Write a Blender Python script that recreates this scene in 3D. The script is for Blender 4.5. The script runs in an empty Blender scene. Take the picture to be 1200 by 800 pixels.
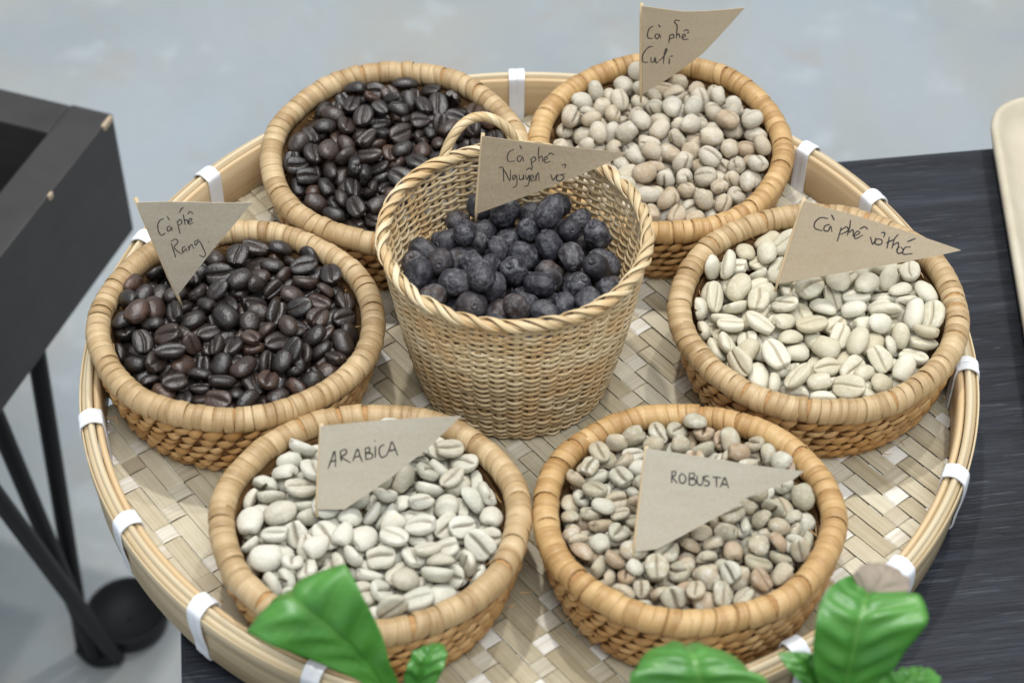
import bpy, bmesh, math, random
import numpy as np
from mathutils import Vector, Matrix, Quaternion

rnd = random.Random(7)
SC = bpy.context.scene
COL = SC.collection
PI = math.pi
R_ = math.radians

# ------------------------------------------------------------------ camera
cam = bpy.data.cameras.new('camera')
cam.sensor_width = 36.0
cam.lens = 69.137
cam.clip_start = 0.02
cam.clip_end = 60.0
cam.dof.use_dof = True
cam.dof.focus_distance = 0.745
cam.dof.aperture_fstop = 11.5
cam_o = bpy.data.objects.new('camera', cam)
COL.objects.link(cam_o)
_fw = Vector((0.0, 0.700381, -0.713769))
_up = Vector((-0.001876, 0.713768, 0.70038))
_rt = _fw.cross(_up)
_m = Matrix((_rt, _up, -_fw)).transposed().to_4x4()
_m.translation = Vector((-0.00627, -0.51443, 0.55315))
cam_o.matrix_world = _m
SC.camera = cam_o

# ------------------------------------------------------------------ world and lamps (an indoor shop: ceiling spots plus an added front fill, no sun)
W = bpy.data.worlds.new('World')
SC.world = W
W.use_nodes = True
_bg = W.node_tree.nodes['Background']
_bg.inputs['Color'].default_value = (0.88, 0.94, 1.0, 1)
_bg.inputs['Strength'].default_value = 0.52


def lamp(name, loc, aim, size, watts, col):
    l = bpy.data.lights.new(name, 'AREA')
    l.shape = 'DISK'
    l.size = size
    l.energy = watts
    l.color = col
    o = bpy.data.objects.new(name, l)
    COL.objects.link(o)
    o.location = loc
    o.rotation_euler = (Vector(aim) - Vector(loc)).to_track_quat('-Z', 'Y').to_euler()
    return o


lamp('ceiling_spot', (-0.25, 0.62, 2.3), (0, 0, 0), 0.09, 21, (1.0, 0.96, 0.90))
lamp('ceiling_spot', (0.55, 0.75, 2.3), (0, 0, 0), 0.09, 13, (1.0, 0.96, 0.90))
lamp('front_fill', (0.3, -1.0, 2.5), (0, 0, 0), 1.3, 40, (0.96, 0.98, 1.0))  # unseen soft fill, added to brighten the basket sides facing the camera
SC.view_settings.view_transform = 'Standard'
SC.view_settings.look = 'None'
SC.view_settings.exposure = 0.17
SC.view_settings.gamma = 1.0
SC.view_settings.use_curve_mapping = False


# ------------------------------------------------------------------ node helpers
class NG:
    def __init__(s, name):
        s.m = bpy.data.materials.new(name)
        s.m.use_nodes = True
        s.t = s.m.node_tree
        s.b = s.t.nodes['Principled BSDF']
        s.out = s.t.nodes['Material Output']

    def n(s, typ, **kw):
        nd = s.t.nodes.new(typ)
        for k, v in kw.items():
            if k[0] == '_':
                setattr(nd, k[1:], v)
            else:
                s.set(nd.inputs[k], v)
        return nd

    def set(s, sock, v):
        if isinstance(v, bpy.types.NodeSocket):
            s.t.links.new(v, sock)
        elif isinstance(v, (tuple, list)) and len(v) == 3 and sock.type == 'RGBA':
            sock.default_value = (*v, 1)
        else:
            sock.default_value = v

    def coord(s, kind='Object', scale=(1, 1, 1), offset=None):
        tc = s.n('ShaderNodeTexCoord')
        mp = s.n('ShaderNodeMapping', Vector=tc.outputs[kind], Scale=scale)
        if offset is not None:
            s.set(mp.inputs['Location'], offset)
        return mp.outputs[0]

    def noise(s, vec, scale=5.0, detail=3.0, rough=0.55, out='Fac', dist=0.0):
        nd = s.n('ShaderNodeTexNoise', Vector=vec, Scale=scale, Detail=detail, Roughness=rough, Distortion=dist)
        return nd.outputs[out]

    def ramp(s, fac, stops, interp='LINEAR'):
        nd = s.n('ShaderNodeValToRGB', Fac=fac)
        cr = nd.color_ramp
        cr.interpolation = interp
        while len(cr.elements) < len(stops):
            cr.elements.new(0.5)
        for e, (p, c) in zip(cr.elements, stops):
            e.position = p
            e.color = (*c, 1) if len(c) == 3 else (c[0],) * 3 + (1,)
        return nd.outputs[0]

    def mix(s, fac, a, b, blend='MIX'):
        nd = s.n('ShaderNodeMix', _data_type='RGBA', _blend_type=blend)
        s.set(nd.inputs[0], fac)
        s.set(nd.inputs[6], a)
        s.set(nd.inputs[7], b)
        return nd.outputs[2]

    def math(s, op, a, b=0.0, c=0.0, clamp=False):
        nd = s.n('ShaderNodeMath', _operation=op, _use_clamp=clamp)
        s.set(nd.inputs[0], a)
        s.set(nd.inputs[1], b)
        s.set(nd.inputs[2], c)
        return nd.outputs[0]

    def objrand(s):
        a = s.n('ShaderNodeObjectInfo').outputs['Random']
        b = s.n('ShaderNodeAttribute', _attribute_name='rnd').outputs['Fac']
        return s.math('FRACT', s.math('ADD', a, b))

    def bump(s, h, strength=0.3, dist=0.001):
        nd = s.n('ShaderNodeBump', Height=h, Strength=strength, Distance=dist)
        s.set(s.b.inputs['Normal'], nd.outputs[0])
        return nd

    def done(s, col, rough=0.5, spec=0.5, **kw):
        s.set(s.b.inputs['Base Color'], col)
        s.set(s.b.inputs['Roughness'], rough)
        s.set(s.b.inputs['Specular IOR Level'], spec)
        for k, v in kw.items():
            s.set(s.b.inputs[k], v)
        return s.m


def mat_fibre(name, dark, mid, light, us=40, vs=1500, rough=0.5, spec=0.4, bump=0.25, var=0.5, blotch=None):
    """split bamboo, rattan: streaks along u (metres along the strip), fine across v"""
    g = NG(name)
    rn = g.objrand()
    off = g.n('ShaderNodeCombineXYZ', X=g.math('MULTIPLY', rn, 37.0), Y=g.math('MULTIPLY', rn, 91.0)).outputs[0]
    v1 = g.coord('UV', (us, vs, 1), off)
    st = g.noise(v1, 1.0, 3.0, 0.6)
    v2 = g.coord('UV', (us * 1.5, vs * 0.08, 1), off)
    st2 = g.noise(v2, 1.0, 3.0, 0.55)
    f = g.math('ADD', g.math('MULTIPLY', st, 0.55), g.math('MULTIPLY', st2, 0.45))
    f = g.math('ADD', f, g.math('MULTIPLY', g.math('SUBTRACT', rn, 0.5), var * 0.35))
    col = g.ramp(f, [(0.30, dark), (0.52, mid), (0.74, light)])
    if blotch:
        bl = g.noise(g.coord('Object', (1, 1, 1)), 60.0, 2.0, 0.5)
        col = g.mix(g.ramp(bl, [(0.46, (0,)), (0.66, (0.75,))]), col, blotch)
    g.bump(st, bump, 0.0004)
    return g.done(col, rough, spec)


M = {}
M['rattan'] = mat_fibre('rattan', (0.34, 0.185, 0.065), (0.52, 0.33, 0.14), (0.64, 0.445, 0.215), 30, 2200, 0.40, 0.5, 0.55, 0.75, (0.62, 0.37, 0.14))
M['rattan_pale'] = mat_fibre('rattan_pale', (0.32, 0.20, 0.09), (0.49, 0.345, 0.18), (0.62, 0.47, 0.275), 30, 2200, 0.40, 0.5, 0.55, 0.75, (0.56, 0.39, 0.19))
M['coil'] = mat_fibre('coil', (0.20, 0.09, 0.03), (0.38, 0.20, 0.075), (0.52, 0.31, 0.13), 60, 1800, 0.6, 0.3, 0.5, 0.6)
M['stitch'] = mat_fibre('stitch', (0.36, 0.19, 0.07), (0.56, 0.34, 0.14), (0.70, 0.48, 0.24), 60, 1500, 0.48, 0.4, 0.4, 0.8, (0.55, 0.29, 0.09))
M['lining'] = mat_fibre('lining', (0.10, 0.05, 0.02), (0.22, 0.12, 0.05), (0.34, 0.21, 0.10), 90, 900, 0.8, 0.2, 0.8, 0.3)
M['straw'] = mat_fibre('straw', (0.44, 0.31, 0.155), (0.65, 0.51, 0.305), (0.77, 0.65, 0.44), 40, 1600, 0.45, 0.4, 0.3, 0.9, (0.60, 0.40, 0.19))
M['bamboo_a'] = mat_fibre('bamboo_a', (0.35, 0.295, 0.19), (0.49, 0.435, 0.31), (0.60, 0.555, 0.43), 9, 900, 0.48, 0.4, 0.35, 1.2)
M['bamboo_b'] = mat_fibre('bamboo_b', (0.40, 0.345, 0.24), (0.55, 0.505, 0.40), (0.74, 0.725, 0.67), 9, 700, 0.40, 0.45, 0.25, 1.5)
M['hoop'] = mat_fibre('hoop', (0.45, 0.33, 0.18), (0.63, 0.52, 0.34), (0.73, 0.64, 0.47), 7, 900, 0.48, 0.4, 0.3, 0.5)
M['hoop_inner'] = mat_fibre('hoop_inner', (0.42, 0.28, 0.13), (0.60, 0.44, 0.25), (0.70, 0.56, 0.36), 7, 500, 0.48, 0.4, 0.3, 0.5)


def mat_simple(name, col, rough=0.5, spec=0.5, scale=200, amt=0.12, bump=0.15):
    g = NG(name)
    nz = g.noise(g.coord('Object'), scale, 4.0, 0.6)
    c = g.mix(nz, tuple(x * (1 - amt) for x in col), tuple(min(1, x * (1 + amt)) for x in col))
    g.bump(nz, bump, 0.0005)
    return g.done(c, rough, spec)


M['tie'] = mat_simple('white_tie', (0.80, 0.83, 0.88), 0.35, 0.5, 120, 0.05, 0.1)
M['paper'] = None
M['ink'] = mat_simple('ink', (0.045, 0.04, 0.04), 0.6, 0.3, 800, 0.3, 0.0)
M['toothpick'] = mat_simple('toothpick_wood', (0.62, 0.48, 0.30), 0.6, 0.3, 300, 0.1, 0.1)
M['black_rod'] = mat_simple('black_metal', (0.006, 0.006, 0.007), 0.5, 0.3, 150, 0.2, 0.1)
M['black_pot'] = mat_simple('black_plastic', (0.008, 0.009, 0.011), 0.6, 0.35, 100, 0.2, 0.1)


def mk_paper(name, stops):
    g = NG(name)
    rn = g.objrand()
    co = g.coord('Object')
    f1 = g.noise(co, 900.0, 4.0, 0.7)
    f2 = g.noise(g.coord('Object', (0.3, 1.6, 1)), 120.0, 3.0, 0.6)
    f = g.math('ADD', g.math('MULTIPLY', f1, 0.6), g.math('MULTIPLY', f2, 0.4))
    f = g.math('ADD', f, g.math('MULTIPLY', g.math('SUBTRACT', rn, 0.5), 0.25))
    c = g.ramp(f, stops)
    g.bump(f1, 0.12, 0.0003)
    return g.done(c, 0.75, 0.2)


M['paper'] = mk_paper('kraft_paper', [(0.25, (0.39, 0.325, 0.24)), (0.5, (0.465, 0.415, 0.325)), (0.75, (0.51, 0.475, 0.395))])
M['paper_tan'] = mk_paper('tan_kraft_paper', [(0.25, (0.36, 0.28, 0.185)), (0.5, (0.44, 0.36, 0.25)), (0.75, (0.49, 0.41, 0.30))])


def mk_bean(name, stops, rough, spec, mott, spot=None, silk=None, bumpk=0.15, cut=None, silka=0.35):
    g = NG(name)
    rn = g.objrand()
    off = g.n('ShaderNodeCombineXYZ', X=g.math('MULTIPLY', rn, 13.0), Y=g.math('MULTIPLY', rn, 29.0), Z=rn).outputs[0]
    co = g.coord('Object', (1, 1, 1), off)
    n1 = g.noise(co, 260.0, 4.0, 0.6)
    n2 = g.noise(co, 900.0, 4.0, 0.65)
    f = g.math('ADD', g.math('MULTIPLY', rn, 1.0 - mott), g.math('MULTIPLY', n1, mott))
    c = g.ramp(f, stops)
    if spot:
        c = g.mix(g.ramp(n1, [(0.58, (0,)), (0.72, (0.7,))]), c, spot)
    if silk:
        n3 = g.noise(co, 420.0, 4.0, 0.75)
        sf = g.math('MULTIPLY', g.ramp(n3, [(0.46, (0,)), (0.64, (silka,))]), g.math('ADD', 0.35, g.math('FRACT', g.math('MULTIPLY', rn, 7.31))))
        c = g.mix(sf, c, silk)
    if cut:
        cc = g.n('ShaderNodeAttribute', _attribute_name='centre_cut').outputs['Fac']
        c = g.mix(g.math('MULTIPLY', cc, 0.7), c, cut)
    g.bump(g.math('ADD', n2, g.math('MULTIPLY', n1, 0.8)), bumpk, 0.0007)
    rr = g.math('ADD', rough, g.math('MULTIPLY', g.math('SUBTRACT', n1, 0.5), 0.25))
    return g.done(c, rr, spec)


M['roast'] = mk_bean('roasted_bean', [(0.15, (0.013, 0.010, 0.009)), (0.45, (0.021, 0.015, 0.013)), (0.66, (0.032, 0.021, 0.017)), (0.80, (0.056, 0.031, 0.022)), (0.90, (0.12, 0.06, 0.035))], 0.31, 0.8, 0.35, None, None, 0.45, (0.05, 0.034, 0.026))
M['arabica'] = mk_bean('arabica_bean', [(0.12, (0.43, 0.39, 0.29)), (0.3, (0.58, 0.55, 0.45)), (0.45, (0.54, 0.53, 0.44)), (0.75, (0.66, 0.63, 0.54)), (0.92, (0.60, 0.55, 0.40)), (0.99, (0.50, 0.34, 0.22))], 0.55, 0.35, 0.35, None, (0.74, 0.73, 0.67), 0.5, (0.22, 0.18, 0.12))
M['parchment'] = mk_bean('parchment_bean', [(0.1, (0.50, 0.44, 0.30)), (0.45, (0.60, 0.56, 0.425)), (0.85, (0.69, 0.66, 0.54)), (0.98, (0.58, 0.47, 0.27))], 0.5, 0.4, 0.35, None, (0.78, 0.76, 0.66), 0.4, (0.30, 0.23, 0.13))
M['robusta'] = mk_bean('robusta_bean', [(0.08, (0.30, 0.20, 0.12)), (0.22, (0.44, 0.33, 0.22)), (0.36, (0.37, 0.35, 0.25)), (0.52, (0.48, 0.40, 0.28)), (0.68, (0.43, 0.415, 0.32)), (0.88, (0.62, 0.59, 0.50))], 0.55, 0.35, 0.3, (0.36, 0.27, 0.17), (0.62, 0.60, 0.52), 0.55, (0.15, 0.11, 0.07), 0.65)
M['peaberry'] = mk_bean('peaberry_bean', [(0.10, (0.37, 0.27, 0.17)), (0.28, (0.50, 0.41, 0.29)), (0.45, (0.44, 0.40, 0.31)), (0.62, (0.56, 0.49, 0.37)), (0.78, (0.52, 0.48, 0.39)), (0.92, (0.68, 0.64, 0.53))], 0.58, 0.3, 0.3, (0.44, 0.34, 0.22), (0.64, 0.61, 0.54), 0.55, (0.20, 0.15, 0.10), 0.6)
M['cherry'] = mk_bean('dried_cherry', [(0.1, (0.010, 0.010, 0.014)), (0.4, (0.022, 0.022, 0.032)), (0.6, (0.042, 0.041, 0.050)), (0.72, (0.036, 0.030, 0.032)), (0.88, (0.095, 0.060, 0.045))], 0.46, 0.55, 0.4, None, (0.20, 0.20, 0.215), 0.65, None, 0.55)


# ------------------------------------------------------------------ mesh helpers
class MB:
    """collects verts, faces, uvs of one mesh"""

    def __init__(s):
        s.v = []
        s.f = []
        s.uv = []
        s.rn = []

    def grid(s, P, UV=None, cu=False, cv=False, rn=0.0):
        """P: (n,m,3) array; cu/cv close along first / second axis"""
        n, m = P.shape[:2]
        b = len(s.v)
        s.v += [tuple(map(float, q)) for q in P.reshape(-1, 3)]
        s.rn += [rn] * (n * m)
        if UV is None:
            d1 = np.zeros(n)
            d1[1:] = np.cumsum(np.linalg.norm(P[1:, 0] - P[:-1, 0], axis=1))
            d2 = np.zeros(m)
            d2[1:] = np.cumsum(np.linalg.norm(P[0, 1:] - P[0, :-1], axis=1))
            e1 = np.linalg.norm(P[0, 0] - P[-1, 0])
            e2 = np.linalg.norm(P[0, 0] - P[0, -1])
        for i in range(n if cu else n - 1):
            i2 = (i + 1) % n
            for j in range(m if cv else m - 1):
                j2 = (j + 1) % m
                s.f.append((b + i * m + j, b + i2 * m + j, b + i2 * m + j2, b + i * m + j2))
                u0 = d1[i]
                u1 = d1[i2] if i2 else d1[-1] + e1
                v0 = d2[j]
                v1 = d2[j2] if j2 else d2[-1] + e2
                s.uv += [(u0, v0), (u1, v0), (u1, v1), (u0, v1)]
        return b

    def cap(s, idx):
        s.f.append(tuple(idx))
        s.uv += [(0, 0)] * len(idx)

    def mesh(s, name, smooth=True):
        me = bpy.data.meshes.new(name)
        me.from_pydata(s.v, [], s.f)
        ul = me.uv_layers.new(name='UVMap')
        ul.data.foreach_set('uv', np.array(s.uv, 'f').ravel())
        if any(s.rn):
            a = me.attributes.new('rnd', 'FLOAT', 'POINT')
            a.data.foreach_set('value', np.array(s.rn, 'f'))
        if smooth:
            me.polygons.foreach_set('use_smooth', [True] * len(me.polygons))
        me.update()
        return me


def link(name, data, mat=None, parent=None, **props):
    o = bpy.data.objects.new(name, data)
    COL.objects.link(o)
    if mat is not None and data is not None and not data.materials:
        data.materials.append(mat)
    if parent is not None:
        o.parent = parent
    for k, v in props.items():
        o[k] = v
    return o


def empty(name, mat4, label, category, group=None):
    o = link(name, None)
    o.matrix_world = mat4
    o.empty_display_size = 0.01
    o['label'] = label
    o['category'] = category
    if group:
        o['group'] = group
    return o


def cr(pts, n):
    """Catmull-Rom resample of a polyline to n points per span"""
    p = np.array(pts, float)
    if len(p) < 3:
        t = np.linspace(0, 1, n + 1)[:, None]
        return p[0] * (1 - t) + p[-1] * t
    q = np.vstack([2 * p[0] - p[1], p, 2 * p[-1] - p[-2]])
    out = []
    for i in range(1, len(q) - 2):
        for k in range(n):
            t = k / n
            a, b, c, d = q[i - 1], q[i], q[i + 1], q[i + 2]
            out.append(0.5 * (2 * b + (c - a) * t + (2 * a - 5 * b + 4 * c - d) * t * t + (3 * b - a - 3 * c + d) * t ** 3))
    out.append(p[-1])
    return np.array(out)


def circ_prof(a, b=None, n=8):
    b = a if b is None else b
    t = np.arange(n) * 2 * PI / n
    return np.stack([a * np.cos(t), b * np.sin(t)], 1)


def sweep(mb, path, prof, closed=False, nrm=(0, 0, 1), taper=None, rn=0.0, caps=True):
    """sweep closed profile (k,2) along path; profile x along nrm, y along binormal"""
    p = np.array(path, float)
    n = len(p)
    if closed:
        T = np.roll(p, -1, 0) - np.roll(p, 1, 0)
    else:
        T = np.gradient(p, axis=0)
    T /= np.linalg.norm(T, axis=1)[:, None] + 1e-12
    N = np.array(nrm, float)
    if N.ndim == 1:
        N = np.tile(N, (n, 1))
    N = N - (N * T).sum(1)[:, None] * T
    N /= np.linalg.norm(N, axis=1)[:, None] + 1e-12
    B = np.cross(T, N)
    s = np.ones(n) if taper is None else np.array(taper)
    P = p[:, None] + s[:, None, None] * (prof[None, :, :1] * N[:, None] + prof[None, :, 1:] * B[:, None])
    b = mb.grid(P, cu=closed, cv=True, rn=rn)
    k = len(prof)
    if not closed and caps:
        mb.cap([b + j for j in range(k)])
        mb.cap([b + (n - 1) * k + j for j in reversed(range(k))])


def box(mb, x0, x1, y0, y1, z0, z1, bev=0.0):
    bm = bmesh.new()
    bmesh.ops.create_cube(bm, size=1)
    for v in bm.verts:
        v.co = ((x0 + x1) / 2 + v.co.x * (x1 - x0), (y0 + y1) / 2 + v.co.y * (y1 - y0), (z0 + z1) / 2 + v.co.z * (z1 - z0))
    if bev:
        bmesh.ops.bevel(bm, geom=bm.edges[:], offset=bev, segments=2, affect='EDGES', profile=0.6)
    b = len(mb.v)
    bm.verts.index_update()
    mb.v += [tuple(v.co) for v in bm.verts]
    mb.rn += [0.0] * len(bm.verts)
    for f in bm.faces:
        mb.f.append(tuple(b + v.index for v in f.verts))
        mb.uv += [(v.co.x, v.co.y) for v in f.verts]
    bm.free()


# ------------------------------------------------------------------ setting: floor, table
FLOOR_Z = -0.44
TABLE_Z = -0.0045


def mk_floor():
    g = NG('concrete_floor')
    co = g.coord('Object')
    a = g.noise(co, 7.0, 4.0, 0.55)
    b = g.noise(g.coord('Object', (1.0, 0.45, 1), (3, 1, 0)), 5.0, 3.0, 0.5)
    d = g.noise(co, 160.0, 4.0, 0.65)
    c = g.ramp(a, [(0.36, (0.35, 0.395, 0.42)), (0.5, (0.39, 0.42, 0.425)), (0.62, (0.42, 0.43, 0.41))])
    c = g.mix(g.ramp(b, [(0.48, (0,)), (0.60, (0.8,))]), c, (0.395, 0.45, 0.495))
    sp = g.noise(g.coord('Object', (1, 1, 1), (7, 2, 0)), 16.0, 3.0, 0.6)
    c = g.mix(g.ramp(sp, [(0.58, (0,)), (0.70, (0.55,))]), c, (0.41, 0.375, 0.345))
    s2 = g.noise(g.coord('Object', (1, 1, 1), (1, 5, 0)), 22.0, 3.0, 0.6)
    c = g.mix(g.ramp(s2, [(0.60, (0,)), (0.70, (0.5,))]), c, (0.50, 0.55, 0.58))
    c = g.mix(g.math('MULTIPLY', d, 0.25), c, (0.20, 0.22, 0.23))
    g.bump(d, 0.1, 0.002)
    return g.done(c, 0.42, 0.4)


mb = MB()
mb.grid(np.array([[(-6, -6, FLOOR_Z), (-6, 9, FLOOR_Z)], [(6, -6, FLOOR_Z), (6, 9, FLOOR_Z)]], float)[:, ::1])
fl = mb.mesh('floor', False)
fl.flip_normals()
link('floor', fl, mk_floor(), kind='structure')


def mk_tablewood():
    g = NG('black_stained_wood')
    co = g.coord('Object', (9, 110, 20))
    gr = g.noise(co, 1.0, 6.0, 0.65, dist=0.6)
    fi = g.noise(g.coord('Object', (45, 620, 100)), 1.0, 4.0, 0.6)
    w = g.noise(g.coord('Object', (5, 7, 1)), 1.0, 3.0, 0.5)
    c = g.ramp(gr, [(0.30, (0.005, 0.006, 0.010)), (0.52, (0.016, 0.019, 0.027)), (0.70, (0.034, 0.038, 0.051))])
    c = g.mix(g.ramp(fi, [(0.58, (0,)), (0.74, (0.5,))]), c, (0.12, 0.13, 0.15))
    sc = g.noise(g.coord('Object', (60, 260, 1), (4, 2, 1)), 1.0, 3.0, 0.7)
    c = g.mix(g.ramp(sc, [(0.70, (0,)), (0.80, (0.5,))]), c, (0.23, 0.22, 0.20))
    h = g.math('ADD', g.math('MULTIPLY', gr, 0.6), g.math('MULTIPLY', fi, 0.6))
    g.bump(h, 0.8, 0.0016)
    return g.done(c, g.math('ADD', 0.46, g.math('MULTIPLY', w, 0.2)), 0.32)


TY = R_(7.6)
_b0 = np.array([0.1427, 0.1444])
_dx = np.array([math.cos(TY), math.sin(TY)])
_dy = np.array([-math.sin(TY), math.cos(TY)])
_l0 = np.array([-0.1213, -0.1078])
_corner = _b0 + _dx * ((_l0 - _b0) @ _dx)
tm = Matrix.Translation((*_corner, FLOOR_Z)) @ Matrix.Rotation(TY, 4, 'Z')
tab = empty('table', tm, 'low black stained wooden table under the bamboo tray', 'table')
mw = mk_tablewood()
hz = TABLE_Z - FLOOR_Z
mb = MB()
box(mb, 0, 1.1, -0.72, 0, hz - 0.03, hz, 0.0015)
link('table_top', mb.mesh('table_top', False), mw, tab)
for lx, ly in ((0.05, -0.05), (1.05, -0.05), (0.05, -0.67), (1.05, -0.67)):
    mb = MB()
    box(mb, lx - 0.025, lx + 0.025, ly - 0.025, ly + 0.025, 0, hz - 0.0302, 0.002)
    link('leg', mb.mesh('table_leg', False), mw, tab)

# ------------------------------------------------------------------ bamboo winnowing tray
KB = 0.25


def tray_z(x, y):
    return KB * (x * x + y * y)


tray = empty('bamboo_tray', Matrix.Identity(4), 'large round woven bamboo tray with hooped rim and white ties, holding all the baskets', 'tray')
PITCH = 0.0070
NS = 24
RW = 0.1588


def under(i, j):
    return (i + j) % 4 == 0


def strip(i, fam):
    c0 = i * PITCH + rnd.uniform(-0.0002, 0.0002)
    L = math.sqrt(max(0, RW * RW - c0 * c0))
    if L < 0.012:
        return
    ang = (-PI / 4 if fam == 'a' else PI / 4) - 0.12
    d = np.array([math.cos(ang), math.sin(ang)])
    e = np.array([-d[1], d[0]])
    wid = PITCH * rnd.uniform(0.90, 0.965) * 0.5
    pts, nr = [], []
    jm = int(L / PITCH)
    amp = 0.00040
    ss = []
    for j in range(-jm, jm + 1):
        up = (not under(i, j)) if fam == 'a' else ((j - i) % 4 == 0)
        h = amp if up else -amp
        for q in (-0.42, 0.0, 0.42):
            ss.append(((j + q) * PITCH, h * (1.25 if q == 0 else 1.0)))
    ss = [(-L, 0)] + [q for q in ss if -L < q[0] < L] + [(L, 0)]
    for s_, h in ss:
        x, y = s_ * d + c0 * e
        pts.append((x, y, tray_z(x, y) + h + 0.0012))
    th = 0.00013
    prof = np.array([(th, -wid), (th * 1.15, 0), (th, wid), (-th, wid), (-th, -wid)])
    mb = MB()
    sweep(mb, pts, prof, nrm=(0, 0, 1))
    link('bamboo_strip', mb.mesh('bamboo_strip', False), M['bamboo_' + fam], tray)


for i in range(-NS, NS + 1):
    strip(i, 'a')
    strip(i, 'b')


def ring(name, prof, mat, parent, wob=0.0, n=220, wz=0.0, seg=None, smooth=True):
    """prof: list of (radius, z)"""
    prof = np.array(prof)
    t = np.arange(n) * 2 * PI / n
    p1, p2, p3 = [rnd.uniform(0, 6.28) for _ in range(3)]
    w = wob * (np.sin(2 * t + p1) * 0.6 + np.sin(5 * t + p2) * 0.3 + np.sin(11 * t + p3) * 0.12)
    z = wz * (np.sin(3 * t + p2) * 0.6 + np.sin(7 * t + p3) * 0.4)
    r = prof[None, :, 0] + w[:, None]
    P = np.stack([r * np.cos(t)[:, None], r * np.sin(t)[:, None], prof[None, :, 1] + z[:, None] + 0 * r], -1)
    mb = MB()
    mb.grid(P, cu=True, cv=True)
    return link(name, mb.mesh(name, smooth), mat, parent)


def rrect(r0, r1, z0, z1, b):
    return [(r0 + b, z0), (r1 - b, z0), (r1, z0 + b), (r1, z1 - b), (r1 - b, z1), (r0 + b, z1), (r0, z1 - b), (r0, z0 + b)]


ring('outer_hoop', rrect(0.1627, 0.1655, 0.0035, 0.0268, 0.0009), M['hoop'], tray, 0.0003, wz=0.0002)
ring('edge_strip', rrect(0.1657, 0.1664, 0.0200, 0.0262, 0.0003), M['hoop'], tray, 0.0003, wz=0.0003)
ring('inner_hoop', rrect(0.1590, 0.1614, 0.0058, 0.0272, 0.0009), M['hoop_inner'], tray, 0.0003, wz=0.0002)
ring('top_strip', rrect(0.1616, 0.1640, 0.0225, 0.0287, 0.0010), M['hoop'], tray, 0.0002, wz=0.0002)


def tie(deg):
    a = R_(deg)
    mb = MB()
    loop = [(0.1582, 0.0060), (0.1583, 0.015), (0.1584, 0.0262), (0.1596, 0.0284), (0.1626, 0.0294), (0.1655, 0.0280), (0.1669, 0.0255), (0.1670, 0.0180), (0.1661, 0.0100), (0.1658, 0.0040), (0.1640, 0.0022), (0.1600, 0.0030)]
    lp = np.array(loop + [loop[0]])
    q = cr(lp, 4)[:-1]
    for sgn in (-1, 1):
        sk = rnd.uniform(-0.0003, 0.0003)
        off = sgn * 0.00152
        path = np.array([(r, off + sk * math.sin(k * 0.13), z) for k, (r, z) in enumerate(q)])
        wd = 0.0016 * rnd.uniform(0.92, 1.08)
        ctr = np.array([0.1623, 0, 0.016])
        nr = path - ctr
        nr[:, 1] = 0
        path = path + nr / np.linalg.norm(nr, axis=1)[:, None] * rnd.uniform(0, 0.0002)
        prof = np.array([(0.0003, -wd), (0.00042, 0), (0.0003, wd), (-0.0003, wd), (-0.0003, -wd)])
        sweep(mb, path, prof, closed=True, nrm=nr)
    o = link('white_tie', mb.mesh('white_tie', False), M['tie'], tray)
    o.rotation_euler.z = a


for d in [91.6, 143.7, 44.3, 30.6, 159.1, -166.4, -148.2, -131.8, -115.2, -3.9, -23.1, -40.1, -58.0] + [66.0, 117.0, -78.0, -97.0]:
    tie(d)

# ------------------------------------------------------------------ coiled flat baskets
HR = 0.0330
BASK = {'rang': [-0.1085, 0.002, 0.0501, -0.0419, -0.0296], 'arab': [-0.0538, -0.0916, 0.0496, -0.0192, -0.0721], 'robu': [0.0534, -0.0894, 0.0482, 0.0158, -0.0846], 'voth': [0.1082, 0.0094, 0.0508, 0.0426, 0.0162], 'culi': [0.0541, 0.104, 0.0493, 0.0177, 0.0633], 'roas': [-0.0535, 0.0977, 0.0499, -0.0195, 0.0565]}


def align(n):
    return Vector((0, 0, 1)).rotation_difference(Vector(n)).to_matrix().to_4x4()


def basket_frames(x, y, tx, ty, zr=0.037):
    n = Vector((-tx, -ty, 1)).normalized()
    rim = Matrix.Translation((x, y, zr)) @ align(n)
    base = rim @ Matrix.Translation((0, 0, -HR))
    return base, rim


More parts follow.
